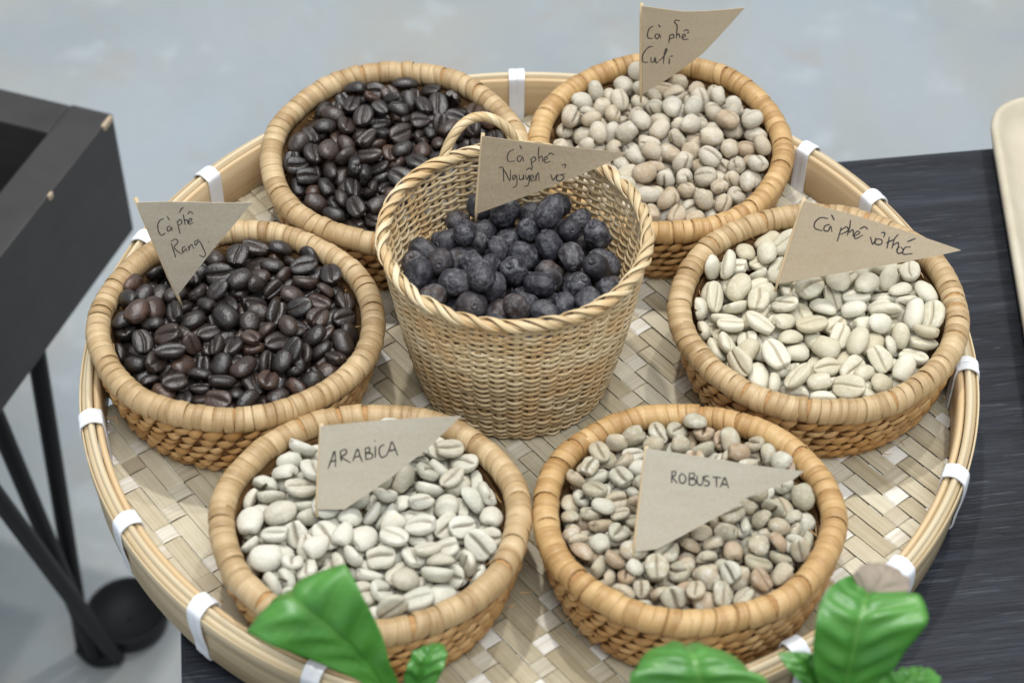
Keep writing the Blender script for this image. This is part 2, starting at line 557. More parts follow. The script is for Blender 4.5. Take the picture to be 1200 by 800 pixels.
def flat_basket(key, label, pale, seed, nw):
    global rnd
    rnd = random.Random(seed)
    x, y, R, tx, ty = BASK[key]
    base, rim = basket_frames(x, y, tx, ty)
    b = empty('wicker_basket', base, label, 'basket', 'flat round wicker baskets on the tray')
    rt = 0.0045
    R = R + 0.0005
    t = np.arange(120) * 2 * PI / 120
    core = MB()
    wob = 0.0004 * np.sin(3 * t + seed) + 0.0003 * np.sin(7 * t + 2 * seed)
    sweep(core, np.stack([(R + wob) * np.cos(t), (R + wob) * np.sin(t), HR + 0 * t], 1), circ_prof(rt * 0.90, n=10), closed=True)
    ro = link('rim', core.mesh('rim'), M['coil'], b)
    # wraps of rattan round the rim, each its own piece
    mat = M['rattan_pale' if pale else 'rattan']
    variants = []
    wnom = 2 * PI * R / nw
    for k in range(6):
        mb = MB()
        ww = wnom * (0.98, 1.02, 1.06, 1.12, 1.2, 0.92)[k] * 0.5
        sl = rnd.uniform(-0.3, 0.75) * wnom
        ph = np.arange(16) * 2 * PI / 16
        cols = []
        for w_, dr in ((-1.0, -0.00030), (-0.93, 0.00000), (-0.3, 0.00006), (0.3, 0.00007), (0.93, 0.00001), (1.0, -0.00030)):
            rr = rt + dr + rnd.uniform(-0.00006, 0.00006)
            s_ = w_ * ww + sl * np.sin(ph) * 0.5
            th = s_ / R
            rad = R + rr * np.cos(ph)
            z = HR + rr * 1.02 * np.sin(ph)
            cols.append(np.stack([rad * np.cos(th), rad * np.sin(th), z], -1))
        P = np.stack(cols, 1)
        mb.grid(P, cu=True)
        variants.append(mb.mesh('rim_wrap'))
    a = 0.0
    while a < 2 * PI - 0.3 * wnom / R:
        me = variants[rnd.randrange(6)]
        o = link('rim_wrap', me, mat, ro)
        o.rotation_euler = (0, 0, a)
        s = 1 + rnd.uniform(-0.0028, 0.0028)
        wv = (0.0004 * math.sin(3 * a + seed) + 0.0003 * math.sin(7 * a + 2 * seed)) / R
        o.scale = (s + wv, s + wv, 1)
        o.location.z = HR * rnd.uniform(-0.010, 0.010)
        a += wnom / R * rnd.choice((0.55, 0.72, 0.86, 0.95, 1.0, 1.0, 1.03, 1.10, 1.16))
    # coil rows of the side with slanting stitches
    rows = 6
    z0, z1 = 0.0022, HR - 0.0062
    for k in range(rows):
        f = k / (rows - 1)
        z = z0 + (z1 - z0) * f
        r = (R - 0.0085) + 0.0075 * f ** 0.7
        mb = MB()
        ww = 0.0003 * np.sin(9 * t + k * 2 + seed)
        sweep(mb, np.stack([(r + ww) * np.cos(t), (r + ww) * np.sin(t), z + 0 * t], 1), circ_prof(0.0024, 0.0021, 8), closed=True)
        cr_ = link('coil_row', mb.mesh('coil_row'), M['coil'], b)
        mb = MB()
        ns = 52
        big = k == rows - 1
        for q in range(ns):
            th0 = (q + 0.5 * (k % 2) + rnd.uniform(-0.14, 0.14)) * 2 * PI / ns
            lean = 0.0042 * rnd.uniform(0.75, 1.25)
            hh = (0.0046 if not big else 0.0058) * rnd.uniform(0.85, 1.1)
            wd = 0.00135 * rnd.uniform(0.75, 1.35) * (1.25 if big else 1)
            pp, nn = [], []
            for e in np.linspace(-1, 1, 7):
                bul = 0.0027 + 0.0007 * (1 - e * e) + rnd.uniform(0, 0.0003)
                tt = th0 + e * lean / r
                rr = r + bul - 0.0020 * abs(e) ** 3 + 0.0012 * e
                pp.append((rr * math.cos(tt), rr * math.sin(tt), z + e * hh * 0.5))
                nn.append((math.cos(tt), math.sin(tt), 0))
            sweep(mb, pp, circ_prof(0.00055, wd, 8), nrm=nn, taper=[0.35, 0.8, 1.05, 1.1, 1.0, 0.8, 0.35], rn=rnd.random())
        link('stitch_row', mb.mesh('stitch_row'), M['stitch'], cr_, kind='stuff')
    # lining (the inside face of the weave) and bottom
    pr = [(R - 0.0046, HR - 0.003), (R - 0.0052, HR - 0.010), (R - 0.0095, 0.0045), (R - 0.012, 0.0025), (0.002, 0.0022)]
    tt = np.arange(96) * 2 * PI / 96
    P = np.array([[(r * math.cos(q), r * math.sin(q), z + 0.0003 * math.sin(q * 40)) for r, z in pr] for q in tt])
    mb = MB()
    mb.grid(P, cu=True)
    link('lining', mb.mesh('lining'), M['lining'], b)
    # frayed splints that stick out below and inside the rim
    mb = MB()
    for q in range(46):
        th = rnd.uniform(0, 2 * PI)
        ins = rnd.random() < 0.45
        r0 = R - 0.0050 if ins else R + rnd.uniform(-0.003, 0.0025)
        zz = HR - rnd.uniform(0.002, 0.006) if ins else rnd.uniform(0.006, HR - 0.007)
        ln = rnd.uniform(0.003, 0.008)
        p0 = np.array([r0 * math.cos(th), r0 * math.sin(th), zz])
        dth = rnd.uniform(-1, 1)
        dr = rnd.uniform(-0.5, 0.1) if ins else rnd.uniform(0.1, 0.5)
        dv = np.array([dr * math.cos(th) - dth * math.sin(th), dr * math.sin(th) + dth * math.cos(th), rnd.uniform(-0.7, 0.5)])
        dv /= np.linalg.norm(dv)
        sweep(mb, [p0, p0 + dv * ln * 0.5 + np.array([0, 0, -0.0004]), p0 + dv * ln], circ_prof(0.00022, n=4), taper=[1, 0.8, 0.3], nrm=(0.3, 0.5, 0.8), rn=rnd.random())
    link('frayed_splints', mb.mesh('frayed_splints'), M['stitch'], b, kind='stuff')
    return rim


RIM = {}
RIM['rang'] = flat_basket('rang', 'flat wicker basket of dark roasted beans at the left, beside the black box', True, 21, 92)
RIM['roas'] = flat_basket('roas', 'flat wicker basket of dark roasted beans without a flag, at the back', True, 22, 80)
RIM['culi'] = flat_basket('culi', 'flat orange wicker basket of round pale beans at the back, with the Culi flag', False, 23, 84)
RIM['voth'] = flat_basket('voth', 'flat wicker basket of cream parchment beans at the right, with the vỏ thóc flag', True, 24, 98)
RIM['arab'] = flat_basket('arab', 'flat wicker basket of whitish beans at the front, with the ARABICA flag', True, 25, 64)
RIM['robu'] = flat_basket('robu', 'flat orange wicker basket of grey brown beans at the front, with the ROBUSTA flag', False, 26, 70)
rnd = random.Random(99)

# ------------------------------------------------------------------ tall basket in the middle
CX, CY, CR, CZ, CB = -0.0053, 0.0099, 0.0478, 0.0745, 0.0345
CBZ = 0.0024
tall = empty('tall_basket', Matrix.Translation((CX, CY, CBZ)), 'tall fine woven straw basket of dried black cherries in the middle of the tray', 'basket')
HT = CZ - CBZ


def tall_r(z):
    f = min(1, max(0, z / HT))
    return CB + (CR - CB) * (0.55 * f + 0.45 * f ** 0.6) + 0.0006 * math.sin(f * 3)


NST = 44
for k in range(NST):
    th = (k + rnd.uniform(-0.12, 0.12)) * 2 * PI / NST
    mb = MB()
    pp = [(tall_r(z) * math.cos(th), tall_r(z) * math.sin(th), z) for z in np.linspace(0.0005, HT, 9)]
    sweep(mb, pp, circ_prof(0.0006, 0.0011, 6), nrm=(math.cos(th), math.sin(th), 0))
    link('stake', mb.mesh('stake'), M['straw'], tall)
NROW = 46
tt = np.arange(NST * 6) * 2 * PI / (NST * 6)
for k in range(NROW):
    z = 0.0012 + (HT - 0.0028) * k / (NROW - 1)
    p1, p2 = rnd.uniform(0, 6), rnd.uniform(0, 6)
    r = tall_r(z) + 0.00085 * np.cos(tt * NST / 2 + PI * k) * (1 + 0.25 * np.sin(3 * tt + p1))
    zz = z + 0.00028 * np.sin(5 * tt + p1) + 0.00018 * np.sin(13 * tt + p2)
    mb = MB()
    pth = np.stack([r * np.cos(tt), r * np.sin(tt), zz], 1)
    nn = np.stack([np.cos(tt), np.sin(tt), 0 * tt], 1)
    sweep(mb, pth, circ_prof(0.00045, 0.00074 * rnd.uniform(0.82, 1.15), 7), closed=True, nrm=nn)
    link('weaver', mb.mesh('weaver'), M['straw'], tall)


def rope(path, strands, rad, srad, turns, closed, ctr=None, flat=1.0):
    """twisted strands round a path"""
    p = np.array(path, float)
    n = len(p)
    T = (np.roll(p, -1, 0) - np.roll(p, 1, 0)) if closed else np.gradient(p, axis=0)
    T /= np.linalg.norm(T, axis=1)[:, None]
    N = np.tile(np.array([0, 0, 1.0]), (n, 1)) if ctr is None else p - np.array(ctr)
    N = N - (N * T).sum(1)[:, None] * T
    N /= np.linalg.norm(N, axis=1)[:, None]
    B = np.cross(T, N)
    res = []
    for s in range(strands):
        ph = np.arange(n) / (n if closed else n - 1) * 2 * PI * turns + 2 * PI * s / strands
        off = np.cos(ph)[:, None] * N * rad + np.sin(ph)[:, None] * B * rad * flat
        mb = MB()
        sweep(mb, p + off, circ_prof(srad * 0.5, srad, 7), closed=closed, nrm=off)
        res.append(mb)
    return res


NBR = 40
for k in range(NBR):                      # border strands laid slanting over the rim
    a0 = 2 * PI * (k + rnd.uniform(-0.2, 0.2)) / NBR
    span = rnd.uniform(0.40, 0.50)
    tr_ = 0.0020 + rnd.uniform(-0.0002, 0.0003)
    pp, nn = [], []
    for e in np.linspace(0, 1, 15):
        ph = R_(-70 + 300 * e)            # from the inside over the top to the outside
        a = a0 + span * (e - 0.5)
        lift = 0.0005 * math.sin(PI * e)
        rr = CR - (tr_ + lift) * math.cos(ph)
        pp.append((rr * math.cos(a), rr * math.sin(a), HT + 0.0002 + (tr_ * 0.85 + lift) * math.sin(ph)))
        nn.append((-math.cos(ph) * math.cos(a), -math.cos(ph) * math.sin(a), math.sin(ph)))
    mb = MB()
    sweep(mb, pp, circ_prof(0.0004, 0.0012 * rnd.uniform(0.7, 1.15), 8), nrm=nn, taper=[0.5, 0.8] + [1] * 11 + [0.8, 0.5])
    link('rim_strand', mb.mesh('rim_strand'), M['straw'], tall)
mb = MB()
n = 160
t = np.arange(n) * 2 * PI / n
sweep(mb, np.stack([CR * np.cos(t), CR * np.sin(t), HT + 0 * t], 1), circ_prof(0.0016, n=8), closed=True)
link('rim_core', mb.mesh('rim_core'), M['straw'], tall)
hp = []
for f in np.linspace(0, 1, 50):
    a = R_(124 - 38 * f)
    hgt = math.sin(PI * f)
    rr = CR + 0.001 + 0.006 * hgt
    hp.append((rr * math.cos(a), rr * math.sin(a), HT - 0.002 + 0.0125 * hgt ** 0.8))
for mb in rope(hp, 3, 0.0013, 0.0014, 3.2, False):
    link('handle_strand', mb.mesh('handle_strand'), M['straw'], tall)
mb = MB()
P = np.array([[(r * math.cos(q), r * math.sin(q), 0.0006) for r in (CB - 0.0005, CB * 0.5, 0.001)] for q in np.arange(48) * 2 * PI / 48])
mb.grid(P, cu=True)
link('bottom', mb.mesh('bottom'), M['straw'], tall)

# ------------------------------------------------------------------ beans
ANG = sorted([-PI / 2 + s * x for x in (0.06, 0.15, 0.27, 0.45, 0.7, 1.0, 1.4, 1.85, 2.3, 2.75) for s in (-1, 1)] + [-PI / 2, PI / 2])


def bean_mesh(name, a, b, ct, cb, seed, groove, gw, low=False, rough=0.0, side=1.0):
    q = random.Random(seed)
    ang = np.array(ANG if not low else [-PI / 2 + i * PI / 4 for i in range(8)])
    m = 13 if not low else 7
    ph = np.linspace(-PI / 2, PI / 2, m)
    ph = np.sign(ph) * (np.abs(ph) / (PI / 2)) ** 0.9 * PI / 2
    k1, k2, k3, k4 = [q.uniform(0, 6.28) for _ in range(4)]
    bend = q.uniform(-0.16, 0.16)
    egg = q.uniform(-0.16, 0.16)
    tw = q.uniform(-0.5, 0.5)
    sq = q.uniform(0.78, 0.95)
    DN = [(q.uniform(-0.8, 0.8), q.uniform(-0.2, 3.3), q.uniform(-0.14, 0.20), q.uniform(0.25, 0.5)) for _ in range(4)]
    cutx = q.choice((2, 2, 2, 0.78, 0.85))
    P = np.zeros((len(ang), m, 3))
    CS = {}
    for j, f in enumerate(ph):
        x = math.sin(f)
        c = max(0.0, math.cos(f)) ** sq
        for i, t in enumerate(ang):
            y = c * math.cos(t) * (1 + egg * x)
            zr = c * math.sin(t)
            z = zr * (ct if zr > 0 else cb)
            if zr < 0:
                z = -cb * (abs(zr) ** 0.55) * c ** 0.2 if side < 1.01 else z
                s = math.sin(2.6 * x + k1) * 0.09 + tw * 0.10 * x
                CS[i * m + j] = math.exp(-((y - s) / (gw * 1.2)) ** 2) * max(0, 1 - abs(x) ** 6)
                z += groove * math.exp(-((y - s) / gw) ** 2) * max(0, 1 - x * x) ** 0.6 * min(1, abs(zr) / 0.25)
            w = 1 + 0.030 * math.sin(3 * x + 2 * t + k2) + 0.022 * math.sin(5 * t - 2 * x + k3) + rough * (math.sin(9 * t + 6 * x + k4) * 0.5 + math.sin(7 * x * 2 - 5 * t + k1) * 0.5)
            for dx_, dt_, dd_, dw_ in DN:
                w -= dd_ * math.exp(-((x - dx_) / dw_) ** 2 - ((math.remainder(t - dt_, 2 * PI)) / (dw_ * 1.5)) ** 2)
            if x > cutx:
                x = cutx + (x - cutx) * 0.25
            P[i, j] = (a * x * (1 + 0.02 * math.sin(k4 + t)), b * y * w + bend * b * x * x, z * w)
    mb = MB()
    mb.grid(P, cu=True)
    me = mb.mesh(name)
    at = me.attributes.new('centre_cut', 'FLOAT', 'POINT')
    at.data.foreach_set('value', np.array([CS.get(i, 0.0) for i in range(len(me.vertices))], 'f'))
    bm = bmesh.new()
    bm.from_mesh(me)
    bmesh.ops.remove_doubles(bm, verts=bm.verts, dist=1e-5)
    bmesh.ops.recalc_face_normals(bm, faces=bm.faces)
    bm.to_mesh(me)
    bm.free()
    me.polygons.foreach_set('use_smooth', [True] * len(me.polygons))
    return me


def cherry_mesh(name, a, b, c, seed, low=False):
    q = random.Random(seed)
    n, m = (34, 21) if not low else (10, 7)
    k = [q.uniform(0, 6.28) for _ in range(8)]
    nf = q.choice((4, 5, 6, 7))
    dent = q.uniform(0.03, 0.20)
    P = np.zeros((n, m, 3))
    for j in range(m):
        f = -PI / 2 + PI * j / (m - 1)
        for i in range(n):
            t = 2 * PI * i / n
            x, cc = math.sin(f), math.cos(f)
            w = 1 + dent * (-abs(math.sin(nf * 0.5 * t + k[0] + 0.6 * x)) ** 0.6) * cc + 0.03 * math.sin(2 * t + k[1] + 2 * x) + 0.03 * math.sin(3 * x + k[2] - t)
            w += 0.010 * math.sin(9 * t + 5 * x + k[3]) + 0.010 * math.sin(13 * x - 4 * t + k[4]) - 0.035 * max(0, math.sin(4 * t + 5 * x + k[6])) ** 4 - 0.09 * math.exp(-((x - 0.2) / 0.35) ** 2 - (math.remainder(t - k[7], 2 * PI) / 0.6) ** 2)
            xe = x * (1 - 0.10 * max(0, x) ** 8) - (0.05 if x > 0.96 else 0)
            P[i, j] = (a * xe * (1 + 0.02 * math.sin(t + k[5])), b * cc * math.cos(t) * w, c * cc * math.sin(t) * w)
    mb = MB()
    mb.grid(P, cu=True)
    if not low:   # the crown scar left by the blossom
        rr = []
        for i in range(12):
            t = 2 * PI * i / 12
            rr.append([(a * 0.90, b * 0.26 * math.cos(t), c * 0.26 * math.sin(t)), (a * 0.99, b * 0.22 * math.cos(t), c * 0.22 * math.sin(t)), (a * 0.985, b * 0.15 * math.cos(t), c * 0.15 * math.sin(t)), (a * 0.93, b * 0.10 * math.cos(t), c * 0.10 * math.sin(t)), (a * 0.92, 0.00001 * math.cos(t), 0.00001 * math.sin(t))])
        mb.grid(np.array(rr), cu=True)
    me = mb.mesh(name)
    bm = bmesh.new()
    bm.from_mesh(me)
    bmesh.ops.remove_doubles(bm, verts=bm.verts, dist=1e-5)
    bmesh.ops.recalc_face_normals(bm, faces=bm.faces)
    bm.to_mesh(me)
    bm.free()
    me.polygons.foreach_set('use_smooth', [True] * len(me.polygons))
    return me


# resting places of the beans in each basket (rim frame: x y z in 0.01 mm, quaternion in thousandths, size change in per cent)
BEANS = {
    'roast_a': (167, [
        (-384, -29, 262, 397, 21, -151, 905, 14, 14, 14), (-3609, -150, 489, 467, 56, 103, -877, 14, 10, 14), (-2365, -1187, 406, -97, 972, 32, 212, 14, 14, 14), (-305, 3405, 253, -92, 664, -741, -39, 14, 14, 14),
        (-276, -4137, 103, 93, 160, 973, 137, 11, 11, 6), (3990, -904, -55, 860, 10, 269, -434, 11, 6, 4), (-3198, -1637, 368, 80, -796, 572, 181, 7, -1, 3), (-912, 2285, 294, 30, -83, 954, 286, 14, 14, 14),
        (533, -2597, 201, 482, 59, -157, -860, 14, 13, 10), (-28, 1905, 358, 906, 71, 51, 414, 14, 13, 14), (2277, 2809, 397, 3, 202, -950, -238, 9, -2, -1), (-2154, -2078, 481, 9, 120, -988, 101, 13, 4, 3),
        (2280, 673, 219, -174, 113, -948, -241, 3, 2, 1), (1928, -2306, 282, 857, 30, -278, 433, 1, 0, 3), (-1847, -3256, 66, -1, 963, 261, -71, 1, 5, 0), (-307, -2375, 62, 509, 236, 181, -808, -3, 4, 1),
        (3026, 180, 210, 38, 494, -863, -95, 0, 7, 10), (3308, 2513, 287, 103, 608, 784, 65, 12, 14, 12), (1642, -1196, 199, 143, 266, -951, -64, 11, 11, 7), (-1622, -45, -7, 943, -149, -133, 265, 14, 14, 14),
        (798, -4066, -44, 691, 611, 179, 342, 13, 8, 4), (1479, -3198, 273, 19, -733, -661, 163, 1, 3, 7), (-2669, -2411, 147, 223, 512, -809, -185, -3, 4, 3), (1500, 209, 329, 420, -648, -616, 156, 14, 10, 7),
        (1962, -572, 419, 876, 104, -36, -470, 0, -7, -4), (332, 4145, 83, 68, 988, -107, -88, 14, 13, 8), (2965, -774, 67, 922, -150, -339, 111, 14, 14, 14), (3954, 493, -90, -248, 909, 287, -175, -2, 0, 3),
        (538, -316, 327, 677, 67, 2, 733, -4, -1, -1), (-1445, -1580, 275, -345, 764, -332, -432, -9, -15, -16), (-212, -3302, 255, 85, 138, -938, 306, 10, 6, 7), (-836, 1267, 411, 187, -902, -316, -228, -1, -14, -7),
        (2355, 2126, 252, 84, 85, -956, 269, 9, 5, 9), (-3466, -2274, -153, 122, -182, -53, 974, -6, -6, 2), (-1707, -2290, -101, 851, 62, 243, 462, 8, 3, 0), (-24, -1478, 213, 144, 762, 627, 70, 3, 14, 10),
        (1274, 1667, 138, 646, -633, -415, 99, -5, 0, 1), (-2310, 14, 322, -334, 736, -541, 233, 7, -4, 2), (-3096, 435, 111, 758, -181, 218, -587, 6, 14, 14), (1231, 4007, 135, 83, -162, -241, -953, 6, 4, 5),
        (-917, -822, 207, 36, 954, 295, -32, -5, -3, -2), (2175, -1779, 302, 343, -406, 842, 96, 14, 2, 10), (3925, 1458, -110, -165, 612, 754, -170, 4, 0, -2), (2916, -2984, -136, 804, 379, -332, 315, 12, 5, 2),
        (945, -3112, -61, 98, 802, -581, -102, 10, 14, 14), (1042, 3034, 73, 3, -73, -229, -971, 4, 1, 2), (1922, 1411, 123, 59, 160, 108, 979, 2, 8, 2), (694, -1246, 451, 93, 944, -315, -41, -19, -11, -11),
        (-1033, -2864, -14, 152, 5, 467, 871, -6, 4, -2), (-599, -1624, 349, 325, 609, 664, 288, -6, -3, -3), (567, 1729, 314, 781, 409, 457, 120, -15, -11, -11), (3215, -1235, -161, 256, 295, -220, -894, -1, -11, -8),
        (1822, -3783, -95, 431, -3, -99, -897, -2, -5, -4), (2943, 1106, 108, -6, 194, 979, -64, 4, 12, 10), (722, -1343, 0, 4, -202, 949, -241, 0, -3, 1), (-4096, -432, -220, 224, 506, 830, -67, 14, 4, 12),
        (2378, -2548, 218, 7, -789, 405, -462, -1, 9, 4), (-2999, -514, 181, 249, -173, 235, 923, -8, 0, 1), (-4045, 764, 239, 846, 351, -303, -265, 9, -4, 3), (2459, -3269, -52, 243, -241, -574, 743, -8, -12, -11),
        (-4109, 1736, 67, 372, -400, 558, -625, 11, 9, 3), (729, 413, 122, 116, 62, -450, 883, -4, -9, -3), (3782, -1719, 40, 205, 885, -411, 70, -8, -11, -7), (525, 1036, 4, 189, 237, -951, 65, 9, 14, 14),
        (1347, -2339, 196, 566, -478, -644, 190, -4, -8, -10), (3509, -2075, -435, 275, -45, 239, -930, 2, 12, 6), (-1019, -2207, -277, 38, 699, 546, 460, 8, 0, 8), (-3332, 2699, -73, 467, 679, 566, 5, 1, -5, -1),
        (-1165, 603, 237, 957, -185, 49, -216, -20, -14, -19), (-3637, 1116, 64, 462, 271, 13, -844, 9, -4, 4), (1186, -745, 201, 59, 403, -393, -824, -7, -5, 0), (-2426, 1107, 223, 240, 64, -109, -962, -4, -9, -6),
        (-922, -3323, -142, 227, 972, -40, 42, -9, -11, -8), (-2320, -3489, -350, 238, -4, -149, 960, 2, -12, -5), (-432, 743, 96, 130, 425, 892, 88, 14, 11, 6), (-1149, 3391, 19, 866, -87, 158, -466, -9, 3, -1),
        (-4121, -116, 26, 374, 111, -161, -907, 5, 2, 3), (-2826, -3059, -236, 444, 25, -491, -749, -19, -11, -12), (-1622, 1350, 201, 44, -705, 590, -391, 0, -3, 3), (2582, -1618, 20, 168, 608, 707, 319, -10, -1, -1),
        (4170, -171, -257, 883, 129, 447, -66, -13, -9, -7), (3169, 1688, 134, 890, -316, 327, -38, -19, -13, -17), (-1488, -3869, -189, 171, 589, 782, 109, -16, -6, -8), (1500, 2644, 1, 634, 654, 267, 314, -18, -15, -17),
        (-4185, -1354, -496, 602, -554, 405, -408, -11, -15, -17), (311, 3424, -327, 206, -113, 972, 7, 14, 8, 14), (-3091, 1373, -138, 514, 187, -73, -834, 7, 6, 6), (2140, -323, 50, 60, 65, -996, 2, 3, 1, 3),
        (2469, 3722, 28, 586, 691, 13, -423, 0, -3, -9), (-71, 1806, -143, 682, -12, 81, -727, 2, 3, -1), (600, 2403, 23, 63, -188, -71, 978, -6, -2, 1), (-1909, 2119, 325, 169, 860, -421, -233, 0, -3, -7),
        (-3082, -2428, -543, 908, 158, -34, 386, 10, 5, 5), (-2209, 782, -68, 177, 889, 421, 13, 9, 6, 1), (3182, -322, -225, 188, -311, 930, -49, 9, 5, 10), (326, -3694, -170, 420, -137, 360, 822, -9, 1, -3),
        (-1538, -2938, -362, 98, -877, -443, 155, 10, 1, 9), (-2209, -2567, -388, -383, 752, 457, 280, -10, -6, -8), (1726, -2829, -367, 634, 157, -24, -757, 14, 13, 8), (-1702, 2683, -58, 826, 175, -93, 527, -19, -6, -11),
        (-299, -603, -226, 947, 59, 88, 304, -10, -13, -10), (200, -2760, -297, 61, 850, 517, -83, 14, 7, 11), (-876, -3717, -322, 105, -40, 976, -189, -12, -2, -3), (2606, 1698, -200, 16, -951, -306, -49, 14, 9, 8),
        (2679, 2871, -256, 321, 22, -94, -942, 14, 14, 14), (-770, 16, -211, 22, -510, -704, -493, 8, -9, -1), (1865, 3561, -103, 16, 564, 739, -368, 14, 14, 14), (-3307, -1505, -147, 57, 189, 980, 20, 13, 5, 7),
        (-726, -1318, -113, 54, 2, -992, -110, 0, -7, -6), (3460, 697, -391, 858, 221, 135, 443, 14, 11, 11), (-1380, 844, -125, 13, 954, 252, 162, -11, 2, -3), (-3986, -892, -810, -366, 874, -289, 135, -17, -14, -17),
        (3560, 2134, -401, 198, 331, 215, 897, -2, -5, -4), (-1925, -1077, 131, 15, 466, 877, 114, 13, 14, 14), (-2275, 1786, -155, 653, -190, 210, -702, 0, 3, 3), (1481, 1041, -73, 153, 555, -818, 10, 11, 8, 2),
        (-3016, 2667, -693, 383, -301, -373, 790, -10, -15, -12), (3419, -1638, -494, 49, -305, 875, 373, -11, -10, -5), (-3543, 1985, -477, 755, -33, -67, 652, 5, 10, 4), (-1274, -519, -142, 78, 823, 562, 32, 9, 5, 3),
        (3084, -2671, -147, 68, -477, -645, -593, 2, -9, -3), (1197, 3702, -215, 461, -9, -858, 227, -7, -15, -11), (390, -713, 29, 50, -440, 895, 55, -8, -8, -10), (633, 1829, -320, -236, 58, -951, -189, -10, -2, -7),
        (1067, 2922, -209, 28, 781, 592, -198, -3, -5, -7), (2212, 789, -368, 203, 276, 31, -939, 4, 4, 2), (-1315, -1500, -531, 526, -64, 92, -843, -3, -6, -11), (1505, -1204, -518, 990, 53, -38, -123, 14, 14, 14),
        (886, -2052, -293, 446, -56, -107, -887, 10, 10, 5), (-100, -1971, -130, 128, -45, 991, -1, 12, 10, 11), (14, 4134, -491, 40, 998, 47, 0, 7, -6, 1), (-1497, 1943, -346, 727, -641, 60, -238, 1, 0, -5),
        (3554, 1306, -546, 95, 514, -692, -497, -15, -6, -8), (3926, -943, -378, 179, -23, -971, -159, 0, -1, -2), (2660, 200, -289, 478, -57, 108, -870, -26, -22, -24), (1845, 2044, -183, 46, -577, 800, 159, -2, -6, -2),
        (1455, -3797, -511, 423, 113, -86, 895, -12, -4, -6), (-2256, -1985, -254, 275, -849, 416, 174, 14, 5, 12), (2528, -1335, -578, 668, 141, 20, 731, 0, -7, -2), (-3299, -864, 81, 321, 903, -283, 30, -20, -10, -12),
        (-3454, 191, -230, 883, 50, 49, -464, -6, -2, -5), (-444, 3381, -361, 975, 16, -187, -116, 2, 4, 5), (3212, -1057, -744, 591, 101, 375, -707, -8, -7, -2), (272, 76, -75, 169, -257, -571, 761, -14, -12, -7),
        (1000, -145, -164, 907, -315, 24, 279, -27, -16, -20), (575, -3115, -784, 128, -890, -438, 1, 0, 3, 9), (-79, 781, -287, 87, 738, 644, 182, -4, -2, 4), (2255, -2364, -389, 46, -880, -442, -167, -6, 2, 3),
        (-2740, 809, -422, 68, -849, 514, 102, -9, -4, -1), (80, -4113, -391, 840, -237, 35, -487, -8, -1, -4), (-3451, -456, -455, 272, 863, 418, 84, 6, -6, -2), (-2546, 2630, -163, 62, -870, -466, 148, 4, 3, 3),
        (-3984, -89, -959, 588, -8, -56, 807, 14, 10, 14), (-858, 1459, -22, 390, -878, -247, -126, -4, -4, -9), (-2590, 77, -377, 970, 22, -209, 125, -4, -8, -8), (1534, -3302, -761, 71, 882, -454, -101, 14, 14, 14),
        (-1531, 1317, -421, 82, 54, -974, -206, 2, 10, 7), (-1729, 2749, -487, 106, 943, 315, 10, 7, 3, 2), (-1547, 3335, -122, 185, 94, -975, -78, 2, -10, -6), (-1285, 83, -459, 39, -918, 310, 244, -6, -16, -11),
        (-1159, 3943, -505, 289, -136, 90, 943, -16, -6, -9), (-1900, -902, -525, 32, 375, -896, 236, 14, 14, 14), (1, -244, -609, 919, 124, 137, -348, -14, -8, -12), (4088, 567, -763, 442, -754, 298, -383, 0, -8, -7),
        (-309, 2451, -153, 91, -485, 808, 322, -16, -6, -9), (3202, 1985, -652, 718, -127, -29, -684, -10, -13, -12), (-2876, -952, -592, 672, -6, -74, -737, 5, -1, -4), (-2712, -621, -44, 238, 626, 731, 133, -10, -10, -9),
        (1781, 2910, -416, 15, -703, 686, -187, -9, -11, -7), (-3468, 384, -481, 140, -896, -422, -15, -13, -2, -3), (-2589, -3161, -818, 863, 294, -250, -327, 11, -1, 2), (1499, -411, -240, 149, 982, -107, 55, -5, -5, -6),
        (-2563, 1676, -337, 141, -529, -818, 178, -3, -12, -10), (1850, 217, -415, 280, 215, 664, -659, 2, -1, -5), (3851, -1313, -981, 855, -10, -1, 519, -3, -6, -1), (405, 2579, -459, -48, 927, 371, -18, -5, 9, 5),
        (4161, 1330, -705, 451, -367, -581, 570, -22, -19, -20), (832, 3104, -736, 74, 486, 867, 82, 14, 14, 14), (750, -1062, -799, 11, -481, -869, -115, -2, 2, 3), (-865, -977, -806, 87, -250, -960, 90, 2, 2, 1),
        (2280, -539, -442, 346, 34, -49, -936, -10, -17, -13), (1216, 601, -463, 259, -187, 8, -948, 9, 0, 4), (3842, -104, -609, 763, 13, 63, 643, 2, -9, -3), (2493, 2332, -643, 367, -142, 187, -900, 9, -5, 1),
        (-404, -2994, -712, 132, 939, -142, -282, 14, 12, 14), (-120, 845, -789, 60, 856, 500, 114, -3, 7, 7), (-540, 4160, -296, 390, -391, -68, 831, -27, -26, -21), (285, -1355, -426, 103, -992, 37, 63, 14, 11, 6),
        (-2036, 264, -447, 84, -849, 518, 65, -11, -19, -15), (1177, 2163, -479, 86, 740, 662, 86, -2, 4, 5), (2684, -2236, -671, 32, -902, -362, -233, -10, -6, -10), (1642, 1511, -690, 417, 331, -835, -137, 10, -3, 5),
        (949, 1390, -830, 181, 637, 685, 302, -16, -14, -12), (-2455, -2353, -971, 139, -35, 47, -989, 4, 1, 7), (1704, -1966, -258, 182, 394, -768, -471, -21, -25, -20), (-394, 2836, -719, 701, -260, -137, 650, -10, -8, -2),
        (775, 84, -754, 169, -248, 923, -242, 10, 11, 5), (-3598, -2047, -787, 233, -390, -828, 328, 1, -4, -8), (-1846, -3210, -904, 52, 950, -308, 7, 14, 12, 10), (1625, 3650, -915, 982, -78, -108, -130, 14, 14, 8),
